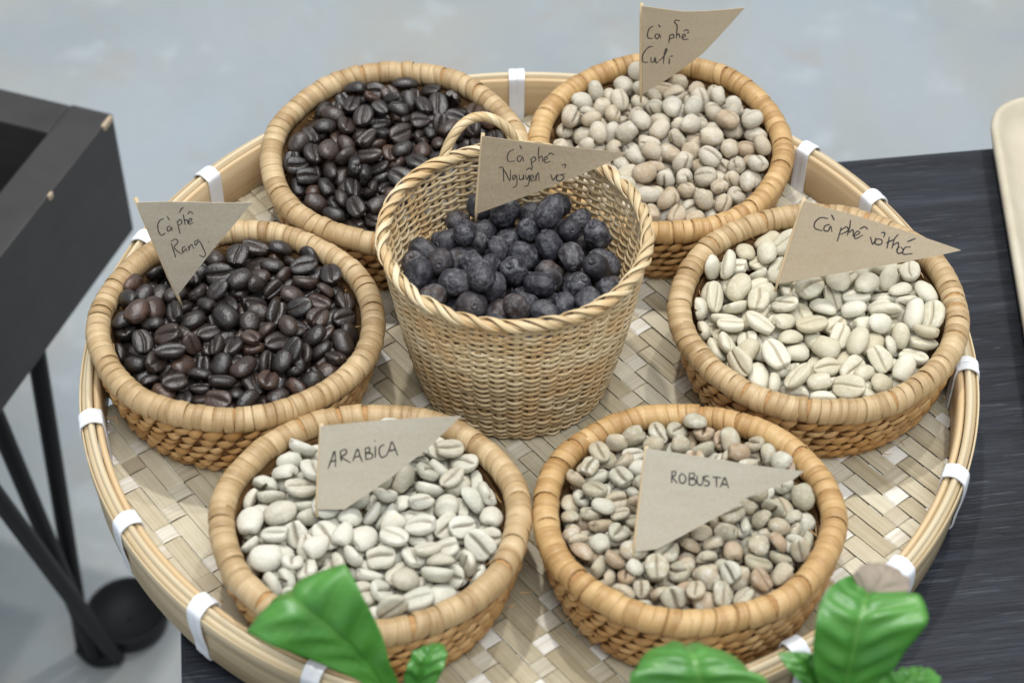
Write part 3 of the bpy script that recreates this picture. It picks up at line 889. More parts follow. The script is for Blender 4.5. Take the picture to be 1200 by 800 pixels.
        (1181, 2136, -993, 579, 52, 26, 813, -8, -14, -9), (673, -586, -329, 56, -877, 466, -100, -9, -10, -6), (-698, 752, -464, 173, 509, -785, -307, 8, -2, 1), (-598, 1795, -499, 991, -94, -85, -39, -12, -11, -11),
        (-2296, 2031, -725, 604, -734, 301, -80, 1, 4, 5), (-3167, -10, -929, -6, 664, 747, 35, -8, -4, -8), (-1661, -52, -981, 343, 4, 52, -938, -8, 3, 0), (-926, 1152, -982, 187, -15, -56, -981, 6, -8, -1),
        (-1835, 1349, -996, 471, -46, 30, -880, -5, -11, -11), (-1014, 2689, -344, 667, -136, 86, -727, -4, 5, 1), (2250, -3460, -490, 131, 403, -866, 266, -1, 3, 6), (-378, -1695, -663, 90, 933, 323, -128, -5, -2, 0),
        (3080, 2779, -723, 478, -798, 125, -346, 0, 3, 0), (-934, -3300, -778, 119, 708, -682, -142, -6, 7, 4), (2719, 47, -795, 943, 32, 329, -39, -1, -9, -3), (3541, 296, -796, 156, -732, -662, 47, -7, 6, 1),
        (-1106, 2520, -844, 742, -164, -165, -629, 8, 3, 7), (-1138, -1730, -848, 71, 85, -989, -97, -12, -7, -12), (-2520, 2653, 142, 957, 60, 110, 262, -5, 0, 1), (-2447, 3416, -81, 206, 164, -239, -935, -1, -3, 1),
        (-2246, -422, -369, 193, 136, 944, -231, -16, -12, -9), (-535, -806, -452, 5, 994, -79, -78, -3, 0, -5), (365, 361, -485, 441, -386, 805, -92, -11, -15, -11), (-4095, 555, -525, 689, 47, -468, -552, -1, 3, 0),
        (2781, 902, -537, 66, 674, 736, 22, 4, 12, 8), (-2045, 3552, -545, 908, 150, 67, 386, 12, 10, 4), (-166, 1637, -620, 362, 265, 894, -20, -8, -9, -5), (-3831, 1357, -623, 593, 478, -602, 241, 3, 4, 8),
        (568, 925, -699, 170, 742, 473, 445, 2, 10, 7), (-1599, 687, -725, -237, 209, 841, 439, -8, -19, -16), (2043, 1458, -739, 157, -450, 35, -878, -6, -4, -4), (2231, 3054, -740, 243, -71, 946, -204, 0, 1, 8),
        (824, -2116, -747, 237, -602, -661, 379, 5, 3, 6), (-3277, -1825, -748, -272, 220, 887, -301, -3, 0, -3), (2732, -2970, -757, 583, -805, 107, 23, 2, 0, -6),]),
    'roast_b': (149, [
        (-1415, 1841, 412, 203, -668, 713, -65, 7, 14, 13), (-1444, -3341, 346, 203, -827, 514, -102, 8, -3, 0), (-2693, -190, 387, 725, 111, 125, 668, 5, 14, 10), (188, 975, 267, -267, 874, 377, -149, 8, 13, 14),
        (-3511, -1533, 235, 139, 94, -943, -288, -1, -5, 1), (-3051, -2744, -97, 108, 246, -185, 945, 1, 0, 4), (-3977, 299, 248, 398, 171, 231, -872, 9, -2, -1), (-1095, -192, 183, 122, 63, 986, -100, 14, 12, 14),
        (1617, 2982, 89, 174, -738, 651, 32, 14, 14, 14), (-1206, 532, 456, -130, 427, -878, 170, 11, 2, 4), (-2289, -3474, -42, 781, 608, -115, -86, 2, 0, 5), (-2692, 2121, 140, 189, -61, -411, 890, 10, 6, 13),
        (-3271, -270, 297, 100, -664, -721, 171, 10, 14, 14), (417, 3198, 50, 661, 94, -375, 643, 10, 5, 12), (-3963, -957, 244, 121, 108, -936, -312, -5, -3, 2), (287, -1799, 470, 211, -947, 241, -15, 14, 14, 13),
        (909, 1778, 272, 130, 120, -980, -94, -7, -4, -7), (-2929, 1313, 273, 197, -71, -131, -969, -2, 3, 1), (-2031, -420, 334, 545, 756, 254, 258, 1, 8, 7), (289, 114, 223, 937, -36, -42, 345, -1, -11, -10),
        (-545, -3201, 329, 326, -83, 154, -929, 5, -6, -2), (-2685, -2038, 13, 763, -280, 293, -503, 2, -4, 2), (-1587, -2249, 255, 216, 710, -625, -241, 5, -2, 3), (5, 2360, 364, 200, 39, 19, 979, -3, -13, -9),
        (-2049, 1343, 366, 324, 624, -702, -111, 7, 6, 11), (944, -875, 470, 85, 942, -323, 11, 10, 13, 10), (1070, 2626, 357, 151, 791, -577, -134, -2, -3, -2), (-3819, -1560, -403, 753, -207, 229, -581, 14, 11, 10),
        (-1557, -1145, 383, 735, 250, -576, -258, 12, 14, 14), (-1773, 3678, 192, 892, -374, -111, -229, 8, 14, 14), (-1868, 2713, 315, 67, 782, 619, -2, 10, -4, 1), (211, 4166, 59, 45, -25, -375, -926, 12, -1, 5),
        (-3450, 866, 190, 99, 841, -519, -117, -1, -2, 5), (-1224, -1408, 218, 411, -555, 437, -577, 10, 6, 8), (-941, -2216, 251, 487, 401, 772, 82, 8, 7, 3), (-786, 1978, -121, 68, 209, -972, 87, 14, 4, 10),
        (-2576, -1076, 31, 516, -315, -319, 730, 1, -9, -5), (1763, 1723, 111, 203, -664, 610, 382, -6, -6, -10), (-733, 2494, 309, 117, -413, -901, 61, -19, -7, -10), (1101, 38, 221, 755, -5, 8, 656, -11, -8, -3),
        (2182, 3530, -122, 503, -525, -276, -628, 0, 1, 6), (-657, -807, 27, -286, 39, -950, 118, -6, -9, -7), (2115, 1286, 280, 329, 271, -369, -826, 7, 5, 0), (3063, 1532, 170, -297, 740, -510, 323, 5, 12, 9),
        (-2047, 357, 202, 433, 120, -72, 891, -10, -9, -1), (1333, 3986, 21, 5, -964, 206, -169, -9, -12, -9), (-2153, -1052, -254, 781, 11, -80, 620, 4, -1, 4), (2390, 2260, 66, 69, -990, 100, 65, -2, 3, 0),
        (-227, 108, 16, 78, -652, -752, 49, -15, -11, -7), (-1052, 3994, -197, 67, 4, 958, 279, 6, 11, 8), (-2023, -2699, 126, 542, 270, 289, 741, -14, -14, -17), (-761, -3787, 39, 203, -907, 327, -172, -18, -25, -22),
        (-259, 2997, 187, -419, 856, 125, 277, 1, -4, -3), (1066, 1111, -2, 268, 511, -815, -57, -8, -2, -5), (3163, 2601, 147, 5, 749, 652, -115, 0, -3, 5), (-1457, -3827, -146, -20, 852, -481, 207, -5, -7, -5),
        (-2248, 3176, -75, -193, 484, 827, 210, 7, -4, 1), (-978, 742, -13, 55, -79, 957, -273, 14, 14, 14), (-1065, 3237, 211, 137, 869, 316, -355, -5, -10, -13), (-3152, -2007, -262, 815, -21, 255, 520, -2, 0, 8),
        (1705, 450, 240, 602, -279, 4, 749, -14, -24, -19), (-4135, -615, 117, 317, -628, -696, -143, 5, -3, 4), (-395, 3609, 72, -115, 456, 877, 104, -2, -4, 0), (1381, 1178, 87, 818, -228, 166, -501, -29, -27, -24),
        (-633, 1146, 198, 149, 465, 841, -233, -5, -2, 2), (-2163, -2869, -125, 85, 887, 53, -450, 2, 14, 12), (3995, 985, 27, 43, -733, 679, -11, 3, 11, 8), (60, -648, 146, 444, 503, 740, -52, 1, 1, 5),
        (-518, -1173, -171, 459, 855, 211, 113, 5, 7, 5), (-233, -1911, -46, 135, 364, -921, 39, -5, -4, 3), (-3089, 2764, -130, 565, -85, 44, -820, 2, -9, -5), (3700, 1904, 224, 927, 31, 232, -293, -7, 2, -3),
        (-2321, 954, -30, 86, -610, -773, 155, 14, 14, 14), (502, 1861, 80, 252, 347, -897, -112, 0, -4, -7), (-3271, -1043, -159, 205, 560, 756, 271, 1, -9, -5), (43, 2381, -100, 258, -158, -199, -932, -4, -10, -7),
        (-1915, -1890, -169, 572, 33, 140, -808, 12, -5, 3), (-1445, 1168, -94, 772, -392, 21, 500, 3, -4, -3), (37, -2532, 131, 994, 83, 48, -54, -5, -3, -3), (1693, -527, 336, 867, -41, -290, -403, -12, -12, -13),
        (3371, 369, 199, 230, 784, -565, -114, -1, 3, 1), (2793, 763, -131, 212, -153, -78, 962, -21, -23, -20), (2157, -1626, 346, 773, -11, -307, 556, 10, 0, 6), (-3034, 1411, -150, 522, -41, 133, -842, -17, -27, -24),
        (1751, -2662, 398, 128, -506, 853, -23, -4, -10, -11), (-1543, 3409, -125, 156, -144, -131, -968, -27, -29, -24), (1396, -3334, -62, 846, 415, -47, -332, -4, 6, 3), (2302, -3299, 133, -95, 819, -484, -293, 8, 14, 14),
        (546, -3751, 30, 588, 87, 25, -804, 2, 5, 2), (-920, -3823, -382, 74, 837, -539, 59, 14, 8, 13), (2415, 961, 339, 130, -654, 618, -417, 14, 4, 6), (832, -2660, 217, 867, 168, 171, 436, 0, 5, 11),
        (-2582, -104, -177, 734, 104, -60, -668, 3, 12, 12), (-2533, 2502, -58, 568, -315, 756, -82, -13, -12, -6), (-3527, 1910, -236, 290, 140, 932, -167, 2, -4, -5), (3505, 1934, -215, 774, 51, 124, 619, 11, 9, 4),
        (-1573, -855, -258, 463, -615, 633, -82, -13, -6, -4), (2639, 89, 107, 264, 303, 889, 217, 3, 8, 10), (657, 1885, -460, 298, 772, 547, 125, 0, -6, 1), (539, 170, -26, 90, 678, 729, -13, 7, 2, 2),
        (668, 3622, -171, -341, 621, 689, -155, -3, -6, -6), (-1924, 1862, -240, 183, -48, -134, 973, -4, -8, -3), (-1080, -2310, -312, 89, 982, -86, 143, -6, -13, -8), (2506, -1710, 134, 32, -899, -301, -317, 14, 14, 14),
        (-803, 438, -493, 197, 434, 872, 109, -14, -14, -8), (2131, -51, 330, 348, 337, 865, 131, 7, 14, 10), (1345, 2026, -89, 227, -967, -87, 77, -14, -5, -5), (2765, 3008, -313, 273, 918, -289, 7, 8, 4, 0),
        (-727, 2507, -451, 137, -868, -458, -135, -9, 0, -5), (-4092, 567, -159, 675, 315, 134, -654, 1, -3, 4), (-679, -2955, -96, 760, 92, 10, 643, -1, 1, 9), (2853, -1020, 100, 251, -961, 46, -103, -9, -12, -9),
        (1383, -3956, -118, 15, -171, 655, -736, 5, 4, 2), (188, 2268, -364, 227, 954, 150, -123, -21, -12, -15), (-1733, -1622, -451, 170, 103, 974, 106, 14, 7, 10), (-3697, -239, -350, 26, 981, 156, 111, 14, 10, 13),
        (3164, 119, -181, 130, 551, 821, 76, -17, -3, -9), (-1272, -175, -409, 48, 638, 749, 173, 14, 10, 14), (-1922, -3427, -581, 4, -380, 920, -97, 2, 4, -2), (-1924, 3285, -986, 929, 56, 9, -366, -9, -4, -4),
        (41, 688, -504, 979, -96, 168, 61, 10, 11, 6), (2297, -2559, 139, 174, -554, 803, 130, -12, -7, -3), (1629, -2266, -132, 881, 40, 240, -405, 4, 13, 8), (1001, 875, -421, 173, 75, -982, 27, 4, -5, -2),
        (-1422, 2617, -21, 29, 192, -978, 77, 14, 14, 14), (3294, -2221, -157, -544, 807, -216, -75, 8, 6, 8), (1298, -1575, 351, 162, 947, 237, -142, -2, 0, 0), (-1237, -2930, -421, 219, 211, 952, 30, -17, -26, -21),
        (-3098, 2491, -559, 956, 36, 68, -282, -4, 0, -3), (-3417, 288, -739, -500, 762, 374, -169, -1, -7, -4), (1863, 836, -297, 525, -191, 41, 829, 14, 10, 12), (-2654, -69, -971, 368, 46, 34, 928, -1, 8, 7),
        (1187, -1539, -109, 85, 255, -960, 82, -11, -1, -5), (3148, 1023, -455, 635, 191, -155, -732, 8, 11, 7), (-2553, 3195, -512, 41, -426, 762, 486, 14, 7, 7), (423, -1392, 154, 337, -937, -74, -55, -7, -14, -9),
        (1339, 175, -45, 58, 576, 815, 17, 5, -4, -1), (636, -3048, -80, 113, 286, -932, -190, -15, -10, -7), (3215, -1569, -164, 140, 215, -114, -960, -15, -12, -8), (-476, -436, -362, -106, 468, -876, 53, -16, -11, -14),
        (-1984, 1137, -634, 95, 803, 508, 297, 6, -5, 1), (-2147, 2482, -725, 302, -243, 237, 891, 14, 14, 14), (-1449, 1036, -968, 335, -62, -26, 940, 12, 1, 2), (-3221, -2521, -412, 59, -365, -925, 87, -11, 2, -3),
        (818, 2813, -277, 470, 702, 488, 219, 2, -2, -1), (-9, 2849, -503, 149, -564, 790, 189, -4, -6, -9), (1405, 3659, -387, 30, -775, 623, -102, 14, 10, 13), (-2406, -2234, -464, 51, -616, 779, 107, 8, -2, 3),
        (-329, 1087, -860, -129, 909, 385, -89, 14, 13, 14), (-1453, -2932, -237, 849, 141, -238, -450, -8, -6, -4), (1976, -3179, -266, -129, 264, 937, 188, 3, 2, 0), (2854, 1934, -398, 134, -817, -548, -117, -12, 3, -2),
        (3143, -2650, 99, -47, 20, -893, -448, -6, -1, 2), (2414, 1483, -245, -44, 852, -518, -68, -1, -13, -6), (-4, 1402, -256, 815, -184, 15, -549, 4, 8, 5), (240, 3666, -377, 246, -330, -889, -200, 12, 11, 14),
        (-1428, 1942, -610, 372, 188, -31, -909, -2, 3, 8), (-418, -1824, -498, -60, 887, 454, -64, -4, -1, -1), (-1718, -2651, -740, 224, -650, -716, -117, 0, 4, 4), (1888, 1857, -517, 70, 970, -230, -27, -14, -7, -8),
        (33, 1990, -706, 238, 139, -957, 89, 13, 6, 10), (-3483, -470, -737, 93, 71, 927, -357, 14, 6, 14), (-3303, -2074, -798, 100, -992, 41, -65, 6, 10, 4), (-2028, -986, -915, -55, 877, -476, -1, 6, 2, 2),
        (1846, 3534, -974, 36, -26, -51, 998, 1, -1, 5), (1980, -945, 66, 959, 30, -170, 224, 4, 9, 7), (1237, 1432, -498, 444, -867, -199, -105, -18, -14, -10), (420, -11, -606, 950, -108, 16, 291, -21, -12, -13),
        (-243, 189, -774, 787, -137, -392, -455, -11, -6, -11), (-458, 2446, -1004, 836, 54, 4, 546, -14, -15, -16), (667, -3874, -456, 658, 136, -86, 736, 4, 1, -2), (-2150, 252, -468, 93, -933, -335, 95, 5, -2, 0),
        (-627, 3313, -488, 937, 247, 1, 247, -9, -5, 1), (-1130, -1202, -770, 230, 551, 773, 215, 7, 12, 14), (-637, -742, -817, 345, -916, 193, -65, -2, -13, -8), (-2324, 1874, -969, 147, -21, 54, 987, 5, 5, 9),
        (-1826, 107, -135, 144, -884, -437, -85, -24, -14, -17), (-813, 1441, -407, 18, -968, -247, -39, -4, -4, -1), (2511, -2451, -477, 894, -196, -4, -402, 8, -2, 3), (3475, -201, -522, 147, 454, -867, 142, -1, -7, -6),
        (-3112, 1628, -565, 793, 274, -167, -519, -3, -1, -7), (2585, -1809, -779, 217, -398, 889, -69, -2, -1, -1), (-1465, 4025, -791, 124, -153, 673, -712, -11, -14, -8), (630, 1250, -952, 819, -112, 23, -562, 6, -2, 4),
        (3286, 1956, -972, 878, -36, -48, 474, 14, 7, 6), (91, -3125, -997, 962, 56, 11, -269, -13, -14, -11), (-124, -3363, 30, 466, 522, 711, -77, -12, -4, -5), (3124, -1026, -374, 125, -958, 240, 96, 6, 4, 6),
        (2624, -259, -573, 448, 44, -116, 885, 1, 2, 2), (1600, -1088, -583, 635, -48, -158, 755, 7, 9, 3), (-4056, 334, -869, 837, 135, 239, 474, 4, -1, 6), (572, 2839, -966, 776, 21, -27, -630, 14, 12, 10),
        (82, -2540, -193, 10, -534, -828, 168, -18, -11, -16), (-105, -3853, -220, 167, 789, 560, -191, -4, -6, -4), (-2625, -3173, -557, 988, -142, -38, -45, -24, -19, -21), (-2509, 1517, -600, 816, -28, -337, 468, -25, -14, -18),
        (-2460, -609, -606, 985, 114, -126, -9, -16, -3, -8), (-3778, 1315, -751, 0, 788, -557, -264, 1, 10, 5), (-900, 3752, -776, 164, 474, -755, 422, -16, -15, -16), (1029, -3172, -920, -49, 822, -567, 19, 5, -6, -2),
        (-2520, -1688, -980, 602, -7, -55, 796, 3, 2, 1), (1356, -1854, -987, 619, 49, -19, -784, -7, 1, -5), (4227, -657, 83, -263, 535, -796, 106, -12, -15, -11), (3763, -983, -33, 452, 690, -327, -461, 10, 0, 4),
        (4064, -108, -72, 44, 277, -622, -731, 4, 9, 3), (1099, -749, -88, 22, 165, -75, 983, -14, -2, -5), (562, -2079, -164, 853, -85, -273, -437, -9, -11, -8), (1979, -381, -183, 140, 323, 936, -10, -8, 5, 0),
        (346, -1279, -287, 160, -536, 812, 169, 9, 0, 4), (811, -2259, -300, 206, 938, 217, 176, -1, 4, 0), (987, -441, -335, 106, 406, -907, -43, 5, 8, 3), (-2851, 706, -345, 16, 972, 144, -185, -1, 6, 6),
        (-3766, 1040, -413, -140, 936, -217, -240, 14, 14, 14), (2275, -1163, -433, 200, 282, 145, 927, -6, -5, -8), (1259, -2896, -446, -100, 644, -757, 56, -5, -2, 5), (-274, -2728, -465, 157, 910, -366, -115, -5, 3, 2),
        (2156, 2536, -467, 846, 162, -20, -507, -17, -16, -12), (2292, 715, -480, 75, 917, -370, 131, 11, 8, 5), (3869, 497, -499, 104, 196, -973, 56, 8, 13, 8), (507, -3147, -506, 25, 739, -664, -112, 0, -5, -7),
        (-1588, 3250, -512, 10, 870, -489, -57, 3, 11, 11), (2855, -3248, -521, 60, 413, -553, -721, -2, -5, -6), (3537, -1802, -523, 973, 177, -108, 105, 5, 7, 5), (1861, -1823, -539, -113, 735, -436, -506, 5, -1, -1),
        (4098, -744, -548, 640, -207, -425, 605, 4, -5, 0), (3781, 1425, -595, 695, -140, -63, -702, -1, -4, -3), (1615, 279, -619, 954, -217, 4, -204, -1, -7, -9), (913, -1486, -633, 139, 839, -517, 102, -3, -12, -5),
        (3212, 2554, -638, 183, -247, 4, 952, -10, -10, -10), (1392, 2653, -644, 671, 64, -257, -693, 12, 9, 4), (235, -923, -661, 272, -660, -629, -309, 8, 2, 4), (2061, 2819, -704, 124, -967, -122, -185, -3, 4, 4),
        (-188, -4069, -724, 128, 202, 840, -488, 7, -1, 7), (-550, 4041, -728, 20, -66, -449, -891, -10, -3, -8),]),
    'arabica': (148, [
        (-3319, -1974, 99, 970, 188, 23, 150, 9, 7, 9), (3687, -1141, -28, -416, 831, -327, -175, 9, 9, 9), (-4041, -370, 105, 673, 162, -39, -721, 2, 6, 6), (876, -4325, 408, 198, -329, 654, 652, 6, 0, 6),
        (380, -1786, 42, -74, 62, -986, -135, -2, -1, 6), (-3054, 11, 164, 95, 133, 132, -978, 9, -3, 1), (1727, -700, 499, 36, 974, -131, 182, 9, 0, 3), (-223, -951, -14, 434, -128, 27, -891, 9, 9, 4),
        (1674, -3674, 101, 92, 974, 167, 118, 9, 9, 9), (-1731, -1611, 325, 422, -88, 149, -890, -1, -15, -8), (1280, -2780, 29, 224, -234, 112, -939, -7, -5, 2), (-2445, 1203, 217, 118, 948, 241, -169, 8, 9, 9),
        (835, -1174, 425, 85, 935, -344, 27, -6, -3, -8), (2563, 3102, 301, 87, 129, -987, -49, 1, -13, -7), (996, 1765, 80, 523, -48, 734, -431, 0, 9, 9), (3096, -464, 150, 167, 256, -926, -220, -9, -7, -4),
        (-867, -1168, 406, 599, 70, 24, -798, -9, -19, -15), (2547, 682, -106, 734, -80, -72, 670, -6, 2, -3), (3399, 980, -85, 24, -441, -95, -892, 9, 9, 8), (2302, -2485, 138, 15, 122, 903, -412, 2, 9, 9),
        (4066, 205, -110, 632, -165, 9, -757, -11, -6, -5), (-2474, -711, -67, -224, 517, 730, 387, -4, -11, -8), (2602, -348, 54, 364, -812, -445, 102, 6, -1, 2), (-3109, -1021, 265, 94, 988, -74, 99, -8, -16, -13),
        (3113, 2679, 15, 222, 283, 933, 14, -1, -4, 1), (2703, 1730, 277, 71, 907, 402, 100, -10, -15, -8), (1512, -1762, 44, 217, 799, -556, -72, -8, -12, -15), (-3715, 1448, -25, 598, -484, -233, -595, 9, 7, 5),
        (1654, 667, 179, 134, 363, -916, 103, -8, -14, -16), (3263, -1909, -110, 657, -165, 722, 139, -11, -2, -8), (2663, -2193, -383, 150, 129, 921, 337, 4, 1, -4), (2466, -3125, -397, 908, 61, 195, 367, 5, 4, 6),
        (-661, -175, 174, 849, -52, 176, 496, -13, -11, -8), (-2560, 3164, 263, 237, 97, -902, 347, 2, -1, 2), (-1444, -922, 130, 151, -896, 416, -39, 9, 2, 7), (777, -383, 129, 748, 497, -120, 423, -7, -5, -6),
        (591, -3330, 50, -91, 807, 386, -437, 8, 8, 8), (-2948, 2675, -1, 791, 577, 64, 194, -9, -17, -16), (1982, -1692, 420, 26, 196, -955, 219, -14, -20, -18), (-2434, -2302, 384, 70, 750, 621, -216, -19, -17, -12),
        (3940, 1237, 30, 464, 599, -624, -189, 3, 0, 0), (-3434, 963, 48, 184, 404, -797, 410, -2, -3, 0), (-3061, 1896, 143, 913, -265, -179, -251, -4, -8, -4), (2418, -2140, 207, 216, -128, 412, 876, -10, -10, -11),
        (479, 903, 295, 347, 665, -634, 188, -6, -1, 3), (1915, 1525, -40, 178, 126, -872, 438, -1, -15, -9), (-1989, -2431, 98, 50, -757, 574, -308, 3, -9, -1), (-3024, -2890, -223, 566, 666, -50, -484, -9, -15, -9),
        (1865, 1990, 268, 40, 763, 486, -424, 5, 1, -1), (-2102, 148, -72, 570, 759, 313, -8, -9, -5, 0), (-2057, 1910, 393, 207, 791, -575, -21, 0, 8, 8), (-418, -1971, 277, 574, 550, -606, -24, -12, -6, -5),
        (-20, 176, 24, 391, -254, 835, -291, -13, -22, -18), (2550, -1326, -11, 2, 981, 113, 157, -6, -3, 0), (71, -2500, -14, 177, 103, -904, 375, -10, -2, -4), (-3, -3442, 144, 67, -857, -402, 316, 2, 0, 1),
        (-2645, -2929, 109, 604, 44, 663, 440, -10, -1, -5), (1075, -2233, -261, -21, 447, -894, 11, 8, -5, 0), (1719, -910, 33, 61, 933, -324, 142, -12, -13, -10), (-1127, -2065, -210, 220, 553, 750, 290, 6, 5, 9),
        (-4107, 927, -158, 740, -396, -500, 215, -21, -20, -20), (3983, -755, -92, 4, 42, -900, -433, -19, -18, -16), (2909, 1732, -219, 542, 61, -134, -827, -3, -12, -8), (-3990, -1083, -148, 364, 855, 244, 277, -29, -22, -22),
        (-1510, 49, 443, 222, 170, -957, -79, -9, -8, -8), (2260, 2426, 19, -295, 185, 869, -352, -10, -7, -3), (-550, 772, 203, 937, 279, 116, 178, 3, -4, -4), (3324, 2123, -430, 182, -747, 609, -193, 9, 9, 9),
        (-2025, -1400, -13, -374, 706, -601, -23, -9, -12, -11), (1029, 965, -326, 531, -301, 66, 789, -4, -11, -12), (2152, 3405, -28, 23, -878, 466, 109, -8, 6, 1), (464, 165, -110, 453, -109, 848, -253, 0, 9, 9),
        (-611, -1231, -414, 938, 184, 86, -281, 3, -10, -4), (738, -1281, -305, -52, 216, -955, -197, 9, 9, 9), (2869, 702, -341, 61, 599, 793, 88, 2, 4, 6), (146, 953, -322, 77, -431, 896, 66, -6, -9, -8),
        (-2815, 2013, -415, 320, -15, -78, -944, 8, -3, -1), (-2323, 566, 23, 93, 372, -857, 343, -29, -19, -21), (-1653, -1292, -520, 429, -30, 102, -897, -15, -12, -8), (1430, 2736, -143, -8, 994, 72, -81, -3, -6, -3),
        (-208, -2041, -395, 67, -182, -951, -239, -12, -17, -14), (-2968, -1415, -312, 966, -190, 74, -158, 2, -1, 3), (3600, -1988, -653, 549, 122, 818, -124, -18, -5, -10), (-2586, 1327, -655, 819, 556, 122, 71, 9, 5, 2),
        (1623, 51, -17, 180, 951, -251, 8, 4, -2, -1), (1780, -2710, -459, -125, 360, -921, -77, -22, -13, -18), (2530, 3090, -469, 29, -760, 648, -41, -7, -15, -9), (-3434, -583, -248, 61, 969, 13, 239, -16, -17, -13),
        (-2908, -2210, -425, -104, 130, 985, -36, 7, 5, 1), (222, 1647, 223, 266, 33, -595, 758, -20, -10, -12), (-1062, -58, -85, 101, 985, -130, -44, -1, 1, 9), (1094, -2472, -720, 246, 474, -845, 38, 1, -5, -8),
        (1358, 1728, -513, 155, 917, -260, 260, -30, -28, -25), (-2198, 3387, -495, 881, 69, -54, 465, -10, -12, -14), (-3745, -1605, -599, 815, 316, -125, -469, -17, -18, -13), (1645, -1609, -427, 160, -751, 628, -125, -17, -6, -10),
        (1853, 898, -456, -42, 944, 308, -109, 8, 9, 5), (-3822, 387, -283, 363, -43, -372, -853, -12, -8, -7), (-3497, 328, -720, 240, 507, 793, 240, -4, -3, 5), (4209, -943, -739, 426, -602, -290, 609, -27, -23, -27),
        (3616, 119, -747, 120, 843, -460, -252, 5, -9, -3), (2073, 2276, -458, 81, 587, 799, -103, -9, -12, -16), (3405, 1001, -879, 966, 248, 44, 55, -5, -14, -13), (-2267, -3572, 2, 676, 698, -66, -226, -10, -14, -12),
        (3520, -1096, -662, -149, 752, -544, -341, -8, -7, -11), (1342, 2665, -813, 71, 132, 985, 91, -17, -13, -14), (3099, -662, -954, 36, -21, -38, -998, 2, -2, 0), (239, -2032, -784, 86, 257, 959, 77, -13, -4, -6),
        (492, 4194, 246, 494, -773, 135, 374, -11, -19, -14), (347, -4094, -300, 94, -5, 234, -968, -9, -15, -8), (2905, -1816, -763, 114, -821, 559, 1, -9, 4, 1), (-3636, 1405, -686, 22, -617, -701, 356, -3, 7, 1),
        (-4070, -265, -402, 824, 72, -247, -505, -12, -18, -12), (3971, -226, -467, 173, 308, -887, -296, -9, -11, -4), (-2680, -437, -732, 130, 877, -460, 45, 4, 9, 6), (1380, 3020, 248, 907, -181, -155, -347, 4, 3, 9),
        (3113, -335, -362, 40, -730, 666, -149, -19, -10, -12), (168, 39, -793, 1, -597, -798, -86, -3, -15, -9), (2636, -1080, -462, 41, 787, -616, 22, -13, -11, -9), (1559, 3539, -562, 719, -89, -84, 684, 3, -1, -5),
        (579, 2169, 95, 878, 346, 317, 94, -13, -1, -6), (-1920, -522, -345, 17, 899, 385, 209, -21, -23, -22), (2200, -7, -531, 972, 40, -204, 110, -8, -10, -9), (-1549, -2518, -121, 73, 865, -180, 463, -27, -23, -24),
        (921, 2494, -492, -58, 233, 970, -34, 2, -10, -5), (1910, 1754, -934, 711, 50, -11, -701, 6, 9, 9), (833, -613, -660, 248, 107, 97, 958, 9, 0, 2), (2748, 1641, -718, 286, 699, -567, -329, -3, -8, -6),
        (829, 466, -579, 47, 902, -151, 402, -17, -13, -8), (202, 1065, -786, 64, 993, 81, 60, 1, -5, -7), (899, -1415, -951, 281, -18, 36, 959, 2, 3, 3), (526, 1738, -428, 217, -265, -932, -120, -15, -11, -11),
        (-4057, -151, -746, 255, -627, 693, -248, -13, -10, -9), (1956, -1995, -965, 992, -40, 31, -117, -12, -9, -7), (-1575, 1873, -293, 31, -163, 238, 957, 9, 8, 8), (331, -3763, -714, 769, 137, -250, 572, 9, 4, 7),
        (-1762, 916, -427, 402, 255, 59, -877, 2, 0, 4), (-215, -1107, -877, -41, 416, -908, 26, 4, 9, 8), (-2986, 2879, -238, 570, -778, -247, 87, -8, -15, -8), (1474, -3695, -562, 237, 100, 57, -965, 9, -2, 7),
        (1260, 1042, -827, 65, 506, 842, 175, 5, -2, -2), (2784, -2811, -969, 401, 38, -26, -915, -14, -8, -9), (-1874, 2231, -771, 6, -500, 855, 136, -5, -4, -5), (-559, 310, -593, 363, 913, -34, 181, -11, -16, -10),
        (-3474, 2185, -707, 381, -629, -100, 670, -24, -21, -16), (-2940, 1858, -752, 52, 55, 947, -312, -8, -5, -7), (1959, -1024, -872, 41, 990, -131, 14, 4, 9, 9), (-1986, -1177, -882, -29, 896, 441, -44, -1, -1, 5),
        (-2789, 2663, -748, 43, 348, 935, -56, -6, 7, 3), (-3567, -963, -832, 227, -156, 167, 947, 1, -2, -4), (-854, 1139, -768, 67, -877, -466, 98, 4, -7, -1), (-802, 748, -373, 986, -74, -143, -48, -3, -10, -11),
        (-375, 1630, -435, 172, -178, -969, -16, 3, -2, -2), (-1899, -2111, -576, 970, 16, 134, 204, -27, -32, -27), (-3158, -2265, -951, 369, 19, 36, 928, -3, 9, 3), (-2684, -140, -311, 107, -131, -909, 380, -13, -14, -12),
        (-2118, -2200, -964, 967, -21, 34, -252, -13, -3, -7), (1433, -401, -437, 218, 868, -374, -244, -24, -20, -18), (-952, -1883, -747, 43, -987, 158, 0, 9, -2, 3), (-2577, 540, -783, 73, 325, -933, 136, -9, -16, -10),
        (2314, -197, -785, 117, 965, -118, 204, -16, -20, -21), (442, 2237, -889, -1, 345, 938, 43, 3, 5, -1), (-2934, 440, -272, 18, 574, 724, -381, -1, -12, -9), (-413, -2883, -427, 96, 969, -225, 32, 8, 6, 2),
        (-1676, -101, -722, -250, 809, 515, 133, 1, -7, -7), (-1024, -1006, -840, 954, -195, -229, 16, -22, -17, -15), (3566, 1623, -921, -34, 945, 325, 14, -19, -26, -23), (-1435, 775, 131, 105, 80, -983, -126, -11, -8, -3),
